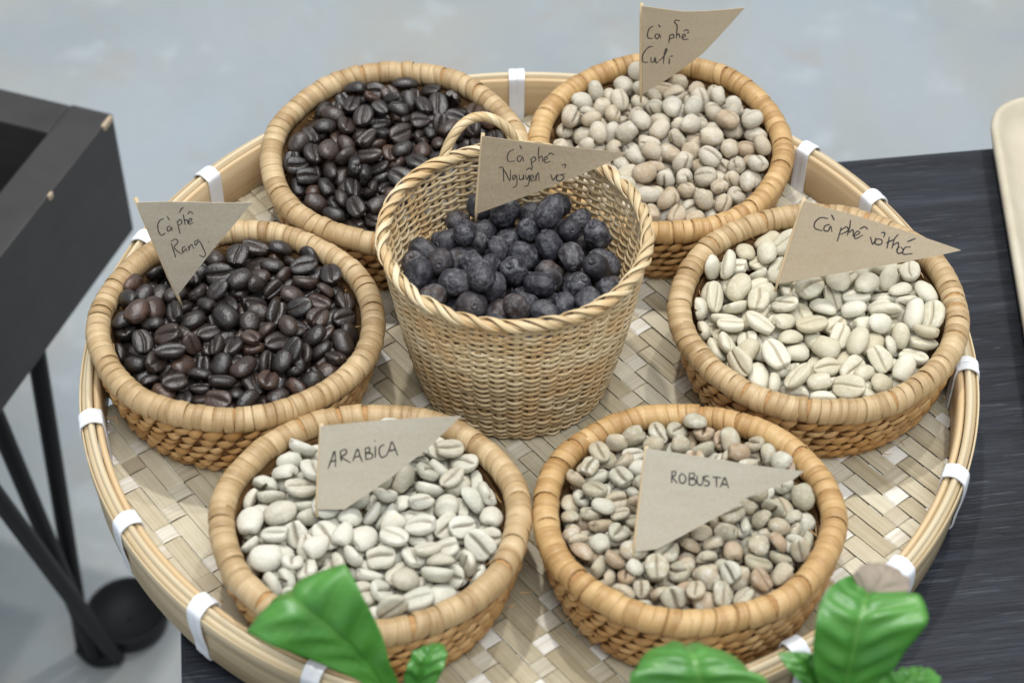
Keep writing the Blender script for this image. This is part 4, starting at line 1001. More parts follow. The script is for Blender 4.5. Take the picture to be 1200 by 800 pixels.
        (-1497, 2659, 73, 922, -140, 150, -328, 4, -2, 4), (1836, -3498, -780, 101, -993, 11, -63, -9, -7, -4), (-558, 1342, 51, 153, 125, -980, 3, -4, -8, -10), (4065, 654, -684, 605, -434, 534, -402, -5, -12, -12),
        (1991, -2742, -769, 153, -929, -261, -211, -15, -19, -20), (2586, 2595, -809, 31, 241, -963, 116, -12, -18, -13), (1325, 16, -975, 984, -6, -21, -176, -8, -11, -14), (-1235, 1764, 444, 152, 746, -642, -86, -11, -5, -5),
        (218, 3031, 372, 93, 604, 785, -103, -5, 7, 4), (-557, 2220, 251, 346, 454, 795, 205, -4, -12, -6), (-702, 3102, 202, 161, -34, -943, -291, -12, -10, -6), (-582, -4369, 177, 698, -645, 255, 177, 6, 2, 4),
        (1294, 3900, 94, 951, -287, -54, -102, -8, 0, 0), (-1897, -3197, 84, 171, 595, 728, -295, -16, -27, -22), (-1328, 3744, 49, 806, 177, 387, 410, 9, 9, 9), (-831, -3562, -26, 902, -39, 93, 420, -4, -17, -12),
        (-66, 2373, -27, -113, 640, -758, 45, 9, 5, 6), (-450, 3705, -83, -106, 613, 772, 135, -11, -19, -17), (160, 4045, -85, 373, 616, -648, -249, -20, -24, -27), (595, 3092, -116, 675, -90, 121, -722, -26, -24, -25),
        (-1260, -3059, -165, -164, 248, -865, 403, -23, -22, -19), (-1643, 3330, -233, -394, 314, 855, 127, -10, -16, -16), (-1976, 2556, -309, 76, -59, -381, -920, 0, -5, -2), (-1358, -3685, -311, 46, -231, 959, -156, 6, 8, 5),
        (832, 3923, -313, 233, 823, 472, -214, -14, -13, -16), (-426, -3852, -366, -140, 884, 441, 64, -6, -20, -14), (523, 3416, -396, 122, 982, -106, -96, 3, 1, -4), (-389, 3925, -414, 25, 404, -911, -74, 1, 1, 2),
        (-1146, -503, -442, 140, 892, 418, -99, -24, -18, -17), (-251, -474, -470, -39, 475, 867, -147, -5, -3, 2), (-845, 2768, -482, 714, -55, -2, 698, 9, 8, 5), (-21, 2470, -563, 787, -45, -223, 574, -15, -9, -10),
        (-1433, 1476, -638, 250, 897, 188, 312, 9, -2, -1), (-2281, -3090, -640, 527, 180, -194, -808, 2, 1, 8), (-1519, 3711, -686, 287, -880, -93, -367, -14, -10, -10),]),
    'parchment': (143, [
        (633, -4064, 129, 176, 134, 946, 238, 8, 6, 8), (-1847, -2587, 364, -103, 848, -516, -71, 9, 9, 9), (-3185, -2804, 257, 153, 487, 720, 470, 8, 3, -1), (1919, -2711, 148, -140, 485, 830, 236, -3, -6, -8),
        (37, -2062, 43, 299, -53, -129, 944, -7, 7, 2), (-2874, 1147, 78, 840, 40, -138, 524, 3, 4, 5), (4110, -783, 247, 293, -540, 788, -34, 9, 9, 8), (2779, -3138, -41, 509, 139, 241, -815, 0, -9, -5),
        (3472, -599, 194, 480, 379, -137, -779, 9, -1, 6), (-229, 854, 356, 110, 308, -941, -85, 9, 9, 9), (1228, -1972, 277, 820, -123, -220, 513, 0, -1, 2), (-1135, -3494, 183, -178, 371, -880, 239, 9, 0, 5),
        (-334, -971, 243, 88, 987, 131, -27, 3, -3, -6), (-2221, 209, 365, -107, 609, -786, 18, -2, -1, 5), (-2221, -955, 322, 131, 942, -227, -208, 9, 6, 1), (-3781, 783, 5, -389, 621, 670, -122, 5, -9, -1),
        (1922, 1018, 197, 845, -163, 94, 501, 9, 2, 7), (-1633, 3063, 46, 647, -206, -185, 710, -5, -2, -4), (864, 1239, 357, 725, 40, 34, 687, 8, 9, 9), (2110, -1189, 349, 905, 134, 299, 270, 0, -8, 0),
        (2877, -1413, -153, 536, 372, 179, -736, -11, -12, -12), (-1285, 100, 225, 274, 315, 908, -38, 4, -8, -3), (-2486, -3110, -279, 646, 194, 189, 714, 9, 3, 9), (-3280, -807, 159, 113, 992, -51, -2, -6, -11, -13),
        (3645, 1757, 130, 26, -696, 693, -187, -1, -5, -1), (-8, -2983, 27, 62, 106, -978, -169, -12, -17, -13), (1258, -286, 208, 39, -183, 62, 980, -15, -12, -6), (-3264, 2214, 311, 457, 618, 509, 387, 9, 9, 9),
        (2378, -487, 224, 96, -42, 594, 798, 7, 3, 2), (669, -1423, 38, -231, 771, 590, 65, -7, -7, -9), (-351, -3842, 230, 992, 80, -84, 45, -19, -21, -23), (2810, 1508, -28, 545, 95, 272, -787, -17, -19, -23),
        (4100, 655, -37, 851, -173, 268, -416, -4, 0, 5), (1877, -3751, -98, 895, 153, 317, 275, -9, -6, -9), (927, -3145, 38, 303, -854, -404, 126, 0, 2, 1), (205, 82, -86, 432, -22, 282, 856, 2, -4, -6),
        (-2801, -2138, 133, 895, 88, -109, 424, -8, -8, -3), (-1012, -2065, -196, 43, -57, 38, -997, -18, -16, -14), (-3834, 2334, 32, 96, 627, -220, 741, -6, 0, -5), (3784, -1595, 399, 353, 896, -269, -21, -11, -12, -5),
        (-1371, -804, 183, 313, -193, -86, -926, -9, -14, -11), (3694, -1842, -17, 139, 950, 205, -188, -3, -17, -11), (3215, -2373, -174, 33, 291, 938, -187, -1, 5, 2), (649, 751, -184, -38, 588, 745, 311, -8, -19, -13),
        (-1194, -1455, -56, 511, -153, -292, -794, -1, 5, 1), (-900, 3449, 221, 15, -941, -190, -280, 8, 1, 3), (-4417, 413, -242, 297, -582, 281, -703, -2, 8, 3), (1513, 575, 34, 132, 982, 133, -23, -4, -2, -6),
        (-2446, 3311, -174, 725, -47, 172, 665, -17, -7, -12), (3167, 834, 0, 941, -237, 28, 239, -17, -17, -17), (-628, -187, -216, -41, 808, -588, -16, 9, 9, 9), (-3877, -1650, -307, 322, -432, -793, 285, -11, -10, -3),
        (1282, -3399, 85, 348, -173, 149, -909, -21, -30, -27), (-3040, 308, -47, 1, -266, 815, -514, -17, -9, -12), (-894, 1128, -39, 154, 661, -734, -29, 8, 3, 9), (-3496, -1676, 53, 236, -609, -662, 366, -10, -2, -4),
        (-2963, 2588, -228, 4, -968, 172, -181, 9, -7, 0), (-1280, -3885, -511, -440, 846, -90, 286, 8, 9, 9), (-1702, -2696, -235, 102, -898, 305, -301, -9, 0, -3), (-1920, 912, -17, 954, 232, -8, 191, -12, -2, -4),
        (-4379, -731, -283, 656, 220, 653, 310, -9, -7, -5), (1661, -967, 46, 135, -127, 9, -983, -2, -9, -10), (-1529, 3906, -304, 247, 85, 161, -952, 2, -5, -6), (-348, -4458, -117, 2, 35, 684, 729, -10, -4, -8),
        (-2009, -3616, -118, 627, 487, 409, 449, -22, -15, -17), (1769, -1976, -25, 516, 40, 148, -843, -4, -4, -9), (532, -831, -103, 25, -365, 928, 70, -16, -9, -13), (2373, -2044, 42, 396, -523, 314, -686, -24, -15, -18),
        (-2782, -1472, -58, 136, 736, 642, 163, -18, -10, -14), (-1844, 2953, -379, 45, 953, 287, -91, -10, -10, -9), (2676, 859, -357, 270, 957, -73, 76, 5, -10, -2), (-3398, -848, -429, 103, 993, -54, 2, 1, 5, 0),
        (-1211, 2327, -150, -110, 508, -848, 105, 9, 6, 9), (-2081, 2076, -125, 389, 395, 807, -205, -18, -17, -11), (904, -2377, -390, 967, 123, 102, 196, 9, 4, 7), (3431, 217, -162, 641, -727, 105, 224, -1, -5, -4),
        (-2163, 1238, -195, 8, -198, 954, 225, 9, 6, 9), (-124, -1483, -377, 360, 108, 85, 923, 7, -4, 2), (-1620, -588, -318, -136, 513, -846, -61, -3, 6, 1), (-1269, 1439, 240, 353, -74, 127, 924, -10, -15, -13),
        (2733, 2181, -43, 63, 112, -305, 943, -6, -17, -11), (1348, -3946, -187, 146, -60, -987, -25, -18, -11, -12), (2293, 83, -189, 75, -137, 979, 128, -14, -4, -5), (-3495, -117, -203, 63, -42, -900, 430, -13, -13, -12),
        (-3861, -99, -823, 38, 992, -115, -31, 2, 2, 9), (-2132, -1558, -308, 51, 556, 814, 162, 3, 8, 8), (-2391, -169, -116, 103, 906, 371, 174, 9, 8, 4), (-3843, 1378, -479, 722, 82, -7, 687, 0, 3, 1),
        (-3035, 665, -805, 152, -140, 26, -978, 9, 6, 9), (-602, -3676, -199, 187, 214, 887, 364, -3, 1, 2), (1719, 2162, -159, 448, 84, -252, 854, -6, -5, -4), (3079, -211, -518, 703, 490, -331, 396, -3, -12, -4),
        (1216, 1485, 62, 52, 950, 296, 83, -15, -24, -18), (3849, 1037, -581, 493, 99, -110, 857, 9, 9, 9), (2450, -780, -439, 983, 6, -171, -61, 8, -1, 2), (-344, -2620, -380, -74, 507, -859, -3, -15, -12, -13),
        (-3957, 844, -930, 445, 43, 26, 894, -22, -21, -16), (3407, 2130, -406, 146, -986, -21, -82, -6, -6, -5), (-976, -1706, -433, 52, 78, -995, -44, -12, -7, -12), (-1331, -2910, -601, 288, -393, 860, -150, 9, 9, 9),
        (-3176, 1477, -368, 746, -223, 289, -558, -20, -18, -12), (-3476, 1728, -724, 2, 425, 897, 122, 6, -9, -2), (-1470, 356, -397, 81, -966, -244, 19, 0, -4, 4), (-650, 851, -637, 273, -766, 491, -312, -8, 4, 0),
        (1270, -69, -511, 459, -85, 101, -879, 8, 3, 8), (234, -3432, -551, 532, -346, -470, -614, -12, -3, -5), (3330, -1345, -493, 886, 137, -23, -443, -18, -16, -16), (-462, -282, -682, 77, -256, -959, 90, 9, 6, 9),
        (154, 1183, -711, 17, -580, -806, 116, 7, -2, 1), (-2074, -2092, -102, 30, -166, -106, 980, -9, -16, -15), (2463, -3326, -646, 440, 157, 202, -861, -18, -18, -12), (291, -228, -565, 428, 131, 66, 892, -7, -1, -6),
        (1722, 1252, -384, 31, 81, 59, -995, -6, -16, -13), (2558, 1624, -430, 77, 70, 994, -22, -12, -13, -15), (1857, -1938, -875, 628, -49, -19, 777, 9, 9, 9), (1399, -713, -324, 303, 339, -219, 864, -26, -26, -23),
        (2300, -2578, -402, 13, 108, 158, 981, -20, -18, -16), (2649, -1126, -901, 648, -48, -19, 760, 4, 4, 2), (2403, 2630, -362, 113, 80, 64, -988, 9, 8, 9), (-2310, 3314, -647, 171, -834, -419, 316, 2, -3, -3),
        (-2169, -2368, -751, 81, 919, -373, -94, -12, -16, -10), (-2844, 2503, -750, 115, 979, 167, -35, -6, -13, -10), (967, -1365, -602, 666, 98, 106, 732, -3, -1, -1), (3054, -2490, -694, 61, 716, 695, -12, 9, 5, 4),
        (1036, 408, -721, 33, 710, -695, -110, -1, 1, -2), (357, -2395, -829, 875, 178, 71, 445, 9, 4, 9), (1873, -1472, -294, -18, 220, 975, 14, -5, -11, -13), (1685, -3089, -511, 897, -95, 99, 419, -11, -11, -11),
        (-64, -1685, -739, 161, -771, -614, 39, -17, -13, -10), (-1455, 1251, -667, 169, 458, 769, 413, 6, -7, 1), (494, 2101, -200, 377, 35, 126, 917, -2, -4, 4), (118, -4056, -638, -146, 958, -46, 243, 8, 1, 9),
        (-3313, -2093, -906, 145, -29, 11, -989, -8, -8, -1), (-2659, -270, -709, 69, 885, 450, 93, 8, 2, 2), (714, 1338, -393, 82, -836, 528, -125, -14, -18, -12), (1915, 1051, -723, 93, 516, -847, -88, 5, -9, -3),
        (2242, -2937, -937, 927, 54, -8, 372, -28, -26, -21), (3578, -1147, -905, 597, -11, -55, 800, 4, -8, 0), (-690, -2334, -910, 390, -44, -36, 919, -10, -10, -3), (-20, 1419, -233, 117, 661, -738, -65, 2, -10, -6),
        (-3098, -2424, -402, -89, 858, 504, -52, 2, 6, 7), (-2539, -1374, -744, 91, -807, -568, 133, -10, -15, -11), (-836, -1086, -901, 147, -3, -45, 988, -5, -5, 2), (2221, 73, -701, 74, -404, 911, -23, -2, 3, 3),
        (2339, 2350, -723, 106, -646, 755, -39, -2, 3, -2), (1188, 1593, -683, 23, -915, -372, -155, 1, 4, -2), (-1459, 3668, -836, 873, 123, -172, -440, -13, -6, -8), (2866, 1549, -915, 883, -7, 26, 468, -12, -8, -7),
        (-2560, -3154, -711, 46, 917, -394, 37, 6, 0, -1), (-401, 1912, 91, 36, 680, -732, 31, -6, -3, -6), (-586, 3424, -460, 421, -92, 35, -902, -8, -11, -14), (-754, 1878, -657, 257, 155, 364, -882, -4, 9, 3),
        (-1821, 2268, -735, -194, 7, -971, -141, -16, -6, -9), (-1666, -386, -841, 7, 336, -941, 49, 3, 4, -2), (168, 256, -937, 980, -7, 29, -196, -28, -26, -21), (-670, 3785, -844, -3, 735, 677, 28, 3, -5, -4),
        (3776, 1608, -926, 857, 0, 30, -514, -18, -17, -14), (301, 2128, -567, 97, -203, -961, -159, -11, -11, -7), (-1734, -1498, -747, 107, -633, 765, -43, -9, -7, -9), (-3465, -1241, -844, -19, 191, -981, 29, -1, -11, -4),
        (146, 2689, 343, 27, 174, -917, 357, 5, 4, 2), (716, 4138, 184, 5, 27, 40, 999, -9, 1, -1), (990, 3364, 131, 224, 60, -481, -846, -8, -14, -10), (1055, 2672, 53, 588, -253, -215, 737, -18, -20, -24),
        (1697, 3287, -92, 115, 155, 833, -518, 9, 9, 9), (1790, 3837, -190, 856, -254, 425, 149, -21, -15, -12), (1039, 3991, -253, 72, -978, 77, 180, 2, 3, -3), (-371, 2721, -287, 505, 135, 103, -846, -27, -22, -19),
        (-233, 4079, -326, 887, -427, -29, -176, 5, 9, 9), (271, 3176, -417, 848, 3, -141, 511, -6, -3, -7), (2639, 3518, -454, 693, 323, -569, 302, -2, 9, 4), (4026, -453, -487, 685, 206, 28, 698, 5, 9, 7),
        (1082, 2673, -510, 128, -132, 14, 983, -6, -1, 3), (-935, 2605, -680, 96, -976, 181, -74, 9, 6, 9),]),
    'robusta': (181, [
        (-1210, -2740, 329, -81, 731, -668, -110, 9, 7, 9), (3949, 626, 125, 600, 41, -342, 722, 9, 9, 9), (-711, -3931, 92, -354, 753, -435, -343, -2, 9, 8), (2177, -3333, 282, 39, -884, 357, 299, 1, -6, -2),
        (-2206, 1444, 335, -39, 874, -484, 19, 4, 4, 8), (429, -3153, 261, 707, 557, 171, -400, 3, 0, 0), (-498, -2733, 88, 331, 242, 900, 147, 4, 5, 9), (1169, -3043, 356, -445, 723, -516, 113, -10, 3, -2),
        (860, -3831, 192, -333, 621, 706, -74, 3, -4, -4), (2893, -2918, 118, 856, -270, -295, 327, 3, -2, 3), (-2896, 2633, 402, 10, -834, 551, 22, 7, -3, -1), (2233, -1762, 284, 853, 90, 145, 493, -3, 2, -1),
        (3568, -1947, 231, -328, 590, 621, 398, -9, -13, -14), (1904, 2577, 362, 48, -224, 216, -949, 6, -6, -2), (-1660, 3768, 64, 774, 576, -177, 195, 9, 1, 5), (-3118, 797, 428, 22, 316, 935, -161, -2, 8, 8),
        (-2394, -1024, 225, 22, 835, 524, -167, 4, 0, -1), (-1907, -1854, 198, 992, 117, 25, 32, 9, 4, 9), (2175, -2369, 71, 133, 976, -38, -168, 9, 9, 9), (1474, -254, 310, -168, 943, 283, -48, 9, 0, 8),
        (1365, -1839, 81, 724, -105, -34, -681, -1, -6, 2), (-3012, -1447, 70, 834, 87, 44, -543, -15, -7, -12), (-2268, 3381, 135, 680, 718, -133, 70, -5, 1, -1), (1720, 3514, 40, 775, 38, 391, -494, 9, 9, 9),
        (-11, -3788, 386, 129, 724, 677, 27, -10, -10, -5), (-3620, -1913, 154, 800, -352, 90, -477, 7, 2, 2), (3358, 2097, 386, 895, 44, -260, -359, -2, -4, -1), (2964, -911, 253, 916, -47, 179, 355, -7, 1, -2),
        (1197, -1015, 124, 918, 270, -259, -131, -6, -13, -8), (-798, -1865, 220, -210, 853, 472, -68, 4, 9, 9), (-3301, 1828, 485, 19, -524, 846, 96, -8, -16, -12), (496, 3980, 487, 920, -200, -67, -332, -3, 1, 5),
        (2848, 27, 151, 518, -95, 644, 554, 0, 5, -1), (1475, -2860, -81, 732, 153, -402, 528, 9, 6, 9), (-2872, -21, 413, 963, -102, 50, -244, -7, -13, -10), (-3140, -2284, -127, 308, -403, 645, -572, 7, 4, -1),
        (-31, 3170, 217, 929, 329, 168, -36, -19, -13, -13), (-2970, -426, -26, 114, 398, -844, 340, 9, 9, 8), (2475, -378, 49, 848, -59, -474, -228, -7, -3, 3), (280, -3899, -179, 100, -105, 235, -961, 9, 9, 9),
        (-2402, 418, 193, -180, 977, 93, 71, 3, -5, -5), (358, -987, 56, 827, -133, 73, 541, -11, 3, -2), (-1734, -3326, -48, 60, -709, -604, -360, -26, -21, -21), (-2544, -2315, 279, 391, 74, -898, 189, -11, -4, -3),
        (-785, 3874, 90, -94, 837, -529, -105, 1, -13, -7), (2826, -1715, 360, 388, 310, 341, 798, -11, -8, -9), (1789, -505, -157, 285, -685, 570, -353, 4, -10, -3), (-3736, 1444, 297, 470, 247, -808, 257, -4, 4, 3),
        (3908, -138, -428, 949, 78, -172, 252, -3, 0, -2), (768, 3643, 308, 188, 723, 652, -125, 5, 0, -2), (-135, 3888, 195, -35, 845, 466, -259, 9, 5, 9), (2988, 2709, 68, 779, 119, 475, -391, 0, -10, -9),
        (1572, -3711, -39, 153, 907, 351, 176, -8, -13, -13), (-3241, 69, 28, 193, 424, -855, 226, 9, -1, 4), (738, -1653, 253, 927, -285, -198, -141, -14, -13, -9), (-1941, -2619, 187, 263, 194, 152, 933, -24, -14, -16),
        (-3549, 811, -42, -128, 783, 474, -381, -10, -6, -8), (-984, 3283, 64, 8, 219, 276, -936, -12, -12, -7), (-3951, 791, -344, 771, 165, 278, 548, 3, -1, -3), (2937, -2058, 16, 42, -441, -820, 363, -6, -5, -1),
        (-2191, -2783, -26, 117, 745, 646, -116, -12, -14, -7), (2496, 3161, 206, 324, 370, 870, -34, -6, -5, 2), (-22, -1634, 112, 155, -278, -236, -918, -15, -17, -14), (491, -2102, 46, 411, -81, -501, -757, -13, -11, -13),
        (725, 3113, 78, 456, 804, 382, -9, 2, 3, 8), (-173, -2051, -266, 826, 96, -29, 555, 1, -4, -1), (2089, 326, -5, 938, -55, 128, -316, -15, -4, -7), (-2309, -230, 276, 195, 5, 978, -69, -23, -25, -26),
        (-2103, 2306, 290, 185, 897, -34, 400, -6, -10, -9), (3540, -269, 21, 623, -353, 73, 694, -16, -8, -10), (-3995, -52, -105, 493, -185, 264, 808, -16, -15, -10), (-2333, -3514, -103, 697, -655, 229, -178, -1, -9, -4),
        (-3763, -1279, 4, 58, 66, -703, -706, -14, -17, -11), (-2855, -2702, -266, 576, 499, 643, 79, -7, 4, 2), (-3047, 1687, 117, 216, 949, 137, 185, -9, 0, 1), (3362, 1215, 170, -99, 559, -752, 335, -12, 2, -4),
        (-1520, 2063, 111, 23, 36, 54, 998, -1, -4, 3), (-1706, 2878, -2, 15, 982, 168, -91, -7, -8, -3), (-3940, -726, -163, 912, -26, -190, 362, -22, -26, -21), (3505, -1501, -31, -113, 156, 972, 137, 9, 4, 8),
        (-1103, -3505, -161, 531, -488, 185, 667, 0, -4, -7), (3257, 477, -197, -113, 509, 853, 6, -1, -10, -7), (1995, -1465, -161, 526, -70, -69, 845, -2, 2, 4), (-1650, 86, 332, 653, -728, 144, 152, -1, -6, -9),
        (2336, 660, 380, 26, -198, 125, -972, 3, -2, -6), (1425, 3685, -105, 338, -801, -449, 204, -13, -6, -7), (-1759, -375, 66, 159, 987, 31, 2, -13, -5, -8), (-2657, 2803, -238, 743, -122, 127, 646, 9, 6, 8),
        (-3489, 36, -521, 918, 72, 0, -389, -3, -7, -1), (3832, -1030, -413, 368, -543, 708, -262, 0, -1, 3), (-925, -2855, -510, 187, 256, 911, 263, -16, -15, -10), (3431, -727, -186, 503, 274, 813, -107, -4, -6, -3),
        (-1650, 904, 112, 233, 773, -581, 105, -2, 9, 7), (267, 3764, -297, 265, -578, 729, -253, 9, 9, 9), (672, -484, -32, 331, -618, -367, -611, -2, -8, -6), (2361, 2867, -255, 246, 190, 945, 103, -5, -3, 2),
        (2623, -1131, -39, 824, -84, 133, -544, -16, -10, -13), (-205, -3483, -99, 173, 41, -925, -335, 4, -1, -5), (2198, 1910, 286, 153, 133, -974, -106, -7, -8, -5), (365, 2264, 342, 41, -732, -678, -45, -1, -5, 0),
        (-2324, 1389, -117, 153, -924, -313, -159, 5, -2, -1), (428, -2671, -56, 82, 984, -82, 135, 5, 9, 5), (2154, -3220, -364, 784, 196, 108, 579, 9, -2, 3), (1078, -2256, -186, 191, -61, -87, 976, -15, -24, -20),
        (-1315, -2438, -156, 511, 62, -77, 854, -1, 2, -1), (-3533, -816, -379, 17, 394, -919, -17, 0, -3, -6), (-2532, -1047, -97, 65, 984, -117, -119, -23, -17, -20), (2590, 880, 10, 219, -369, 886, 175, -6, -4, -2),
        (-3311, -1575, -273, 84, -276, 956, -51, -2, 0, 2), (1734, 2609, 27, 245, 222, -862, -383, 5, 4, -1), (612, -1434, -170, 77, -992, -40, -88, -13, -5, -7), (3732, 1130, -234, 996, -85, -19, 29, -5, -5, -8),
        (3204, -1568, -407, 157, -734, -660, -31, 8, 9, 9), (-1351, 1243, 321, 85, 891, 412, -174, 3, 0, -4), (-406, -872, -186, 573, -159, 96, -798, 9, 9, 9), (1144, 2735, -258, 81, -606, 790, -37, -11, -13, -8),
        (1315, -1714, -374, 52, 834, -548, 27, -5, -2, 1), (-1567, -3114, -524, 707, 457, -109, 528, -19, -17, -13), (-407, 3848, -363, 256, 125, 958, 17, 6, 8, 3), (-2870, 2316, -353, 58, -69, -956, 279, -3, 4, 0),
        (-3986, -342, -538, 460, 519, -366, -620, -17, -14, -8), (-3736, -1251, -807, -258, 865, -290, 318, -24, -20, -17), (-2413, -1766, -220, 63, 954, -255, 146, 0, 2, 0), (-2118, -491, -295, 284, 856, -432, 3, -2, -6, -9),
        (2128, 322, -344, 102, 987, 123, 18, 5, -6, -5), (-1205, 3608, -389, 16, 535, 775, 337, 9, 9, 5), (-3388, -1933, -865, 9, -248, -75, -966, -10, -4, 0), (-3540, 1728, -373, 329, -699, -618, 148, 9, 6, 9),
        (29, -1576, -458, 17, 608, -778, -156, -19, -10, -14), (-1799, -2526, -468, 243, 921, -298, 61, -12, -15, -9), (-200, 3139, -123, 64, -416, 866, 271, -17, -3, -7), (2935, -2528, -492, 244, -144, -9, -959, 9, 2, 7),
        (-1944, 3292, -521, 280, -97, 244, 923, 2, 4, 4), (-1718, -3615, -552, 73, 98, 788, -603, -15, -18, -15), (-2865, 900, -56, 361, -384, 849, -25, 3, -6, -6), (-2562, 776, -611, 218, -695, -684, 35, -7, 2, -4),
        (1298, -778, -283, 538, 322, -113, -771, 2, 2, -4), (2518, -871, -310, 5, -992, -95, 78, 0, -7, 1), (562, -2056, -427, 43, 390, -918, 59, -7, -12, -6), (946, 3701, -545, -122, 563, -815, 56, 0, 1, 6),
        (3624, -1297, -868, 101, -431, -894, 67, -16, -19, -20), (-2816, -1899, -786, 684, -362, 313, -550, 5, 0, 0), (2326, -247, -622, 214, 239, -937, 136, -4, -5, 0), (-207, -3853, -701, 102, -828, -286, 471, 2, 0, 1),
        (3464, 2072, 24, 379, 337, 844, 172, -2, -2, 4), (-135, -2919, -578, 895, 196, 204, 345, 9, 2, 5), (2315, -1458, -600, 28, 119, -890, 439, -2, 3, 2), (2889, -805, -770, 108, 467, 875, -72, 2, 5, 5),
        (2941, -1463, -990, 38, 35, -83, -995, -21, -31, -27), (1267, 112, -462, 3, -940, -297, 169, 9, -6, 0), (-2068, 156, -164, 33, -280, 952, 122, -18, -14, -13), (3008, 952, -406, 87, -994, 44, 42, -8, -13, -8),
        (-585, -1051, -488, 108, -244, -938, 222, -14, -3, -7), (-1058, -3569, -940, 800, 62, -4, -597, 7, 9, 9), (-2716, -705, -639, 641, -170, -42, -747, 9, 5, 3), (2567, 2920, -733, 331, -265, 887, 183, -4, 5, 1),
        (-2651, 2794, -831, 713, 34, -316, 625, 0, -11, -4), (-1511, -1267, -309, 59, 338, -910, 233, 9, 2, 6), (-2265, -3111, -606, -128, 816, -514, -234, 2, 4, 3), (2564, -2792, -753, 100, 431, -894, -66, 9, 9, 9),
        (-958, -1859, -284, 52, -886, -454, -79, 6, 1, 0), (-334, -1073, 367, 114, 495, -858, -76, -17, -20, -13), (1386, -1250, -773, 101, 917, -382, -57, 9, 3, 9), (-3776, 427, -767, 137, 280, -943, -112, 9, 5, 7),
        (-1441, 1634, -251, 349, 924, -36, -152, 3, 9, 6), (-902, -3853, -471, -272, 541, 787, 118, -24, -21, -16), (1080, -3540, -310, 704, -356, -370, 490, -25, -29, -26), (1564, -715, -682, 851, -237, 129, -450, -24, -14, -18),
        (3281, 1626, -481, -56, 158, -980, -106, -7, -7, -1), (715, -2923, -505, 838, -74, -51, 538, 8, 3, 8), (-1717, -1171, 30, -73, 503, -815, 279, -18, -14, -14), (1720, -2512, -498, 995, -73, 24, -67, 8, 6, 2),
        (-2541, -2751, -812, 25, -303, 945, 122, 5, -4, -2), (-3350, 2279, 53, 188, 829, 527, 1, 0, -16, -9), (2961, -494, -90, 174, 805, -566, -37, -18, -20, -22), (3778, 1103, -553, 177, 856, -460, 156, -14, -10, -8),
        (2683, 1157, -826, 71, 81, 989, 100, -3, -6, -6), (-1939, 2511, -266, 181, 690, -673, 198, -4, 2, 0), (3877, 384, -772, 195, -657, 665, -297, 9, -2, 6), (2908, 361, -774, 214, -355, -910, 25, 4, 2, 2),
        (-774, -1736, -780, 29, 614, -780, -115, 1, 7, 9), (1254, 1804, 270, -89, 853, 511, 56, 9, 9, 9), (-3019, 1452, -571, 845, 264, 320, 339, 9, 6, 4), (63, -2077, -773, 281, 930, -212, -104, 2, -2, 3),
        (-2130, 96, -813, 941, -37, -315, 121, -4, 3, 3), (1222, 3655, -976, 878, 29, -55, -474, -17, -9, -13), (2411, -2075, -510, 986, 82, 141, 28, -32, -28, -27), (-55, -716, -857, 166, 972, -132, 102, -4, -9, -3),
        (-1939, -747, -862, 698, 20, -230, -678, 9, 8, 5), (-1767, -2008, -399, 204, 885, 405, -109, -5, -13, -11), (-2963, 198, -838, 156, 111, -960, 204, -14, -9, -8), (-3656, 1247, -966, 328, -49, 42, -942, -6, -13, -7),
        (437, -949, -380, 271, -918, -249, -146, -14, -12, -9), (-2169, -2093, -764, -293, 366, 832, 296, -17, -29, -24), (160, -197, -417, 155, -960, -230, -40, -6, -9, -10), (1536, 2957, -621, 562, -597, 570, -49, 6, -7, -4),
        (1560, -3569, -650, 929, 231, 124, 263, 7, 1, 3), (3214, -2096, -918, 62, 920, -386, 13, -17, -7, -10), (1565, -2707, -948, 235, -17, 39, 971, 9, 9, 4), (-2287, 611, -291, 372, -801, -456, 107, -13, -10, -13),
        (2367, 957, -589, 650, 452, -275, -546, -25, -24, -24), (-1555, 2376, -722, 51, -456, 664, -590, 0, 2, -2), (-1254, -1027, -808, 53, -463, 880, -91, 3, 0, -1), (-3480, -330, -814, 56, 95, 988, -111, -4, -2, -2),
        (-633, -2330, -535, 187, 982, -1, 25, -24, -27, -23), (3413, 418, -556, 56, 998, -21, -34, -31, -21, -23), (1104, -3397, -795, 192, -799, -561, -102, -5, -2, -4), (683, -1501, -809, 502, 340, 184, -773, -14, -11, -11),
        (0, 101, -949, 608, -5, 67, -791, -6, 0, 4), (338, -3340, -978, 997, 57, 32, -35, -18, -17, -15), (2108, 413, -905, 24, 185, -980, 63, -8, -7, -1), (-2661, -1086, -927, 5, 429, 901, -60, -9, -13, -16),
        (-1119, -1361, 219, 497, -539, -679, 30, -12, -2, -3), (-1034, 2643, 191, -15, 52, -996, 76, -19, -24, -18), (-2233, 1838, -455, 5, -253, 966, 52, -10, -14, -12), (3087, -211, -520, 45, -977, -71, 197, -8, -9, -9),
        (-1520, -1942, -823, 124, 708, -695, -33, -3, -10, -5), (-52, -1386, -837, 30, 113, 977, 179, -21, -19, -14), (-1570, -2824, -910, 33, 930, 363, 47, -1, -7, -5), (-869, 2060, 441, 137, 642, -687, -312, -5, -8, -10),
        (-1246, -700, 391, 65, -729, 462, 501, -12, -10, -7), (1911, 1214, 296, 220, 205, -940, 162, -1, 1, 6), (-896, -315, 275, 526, -796, 118, -276, 0, -10, -4), (-14, -398, 254, 339, 936, -77, -58, -19, -13, -12),
        (498, 854, 190, 81, 594, 756, -263, -2, 0, 0), (2832, 1614, 184, 902, 63, 140, 403, -21, -23, -20), (-132, 1480, 126, 455, -678, 447, -366, -1, -5, -9), (1205, 884, 121, 224, 681, 696, -49, -17, -22, -21),
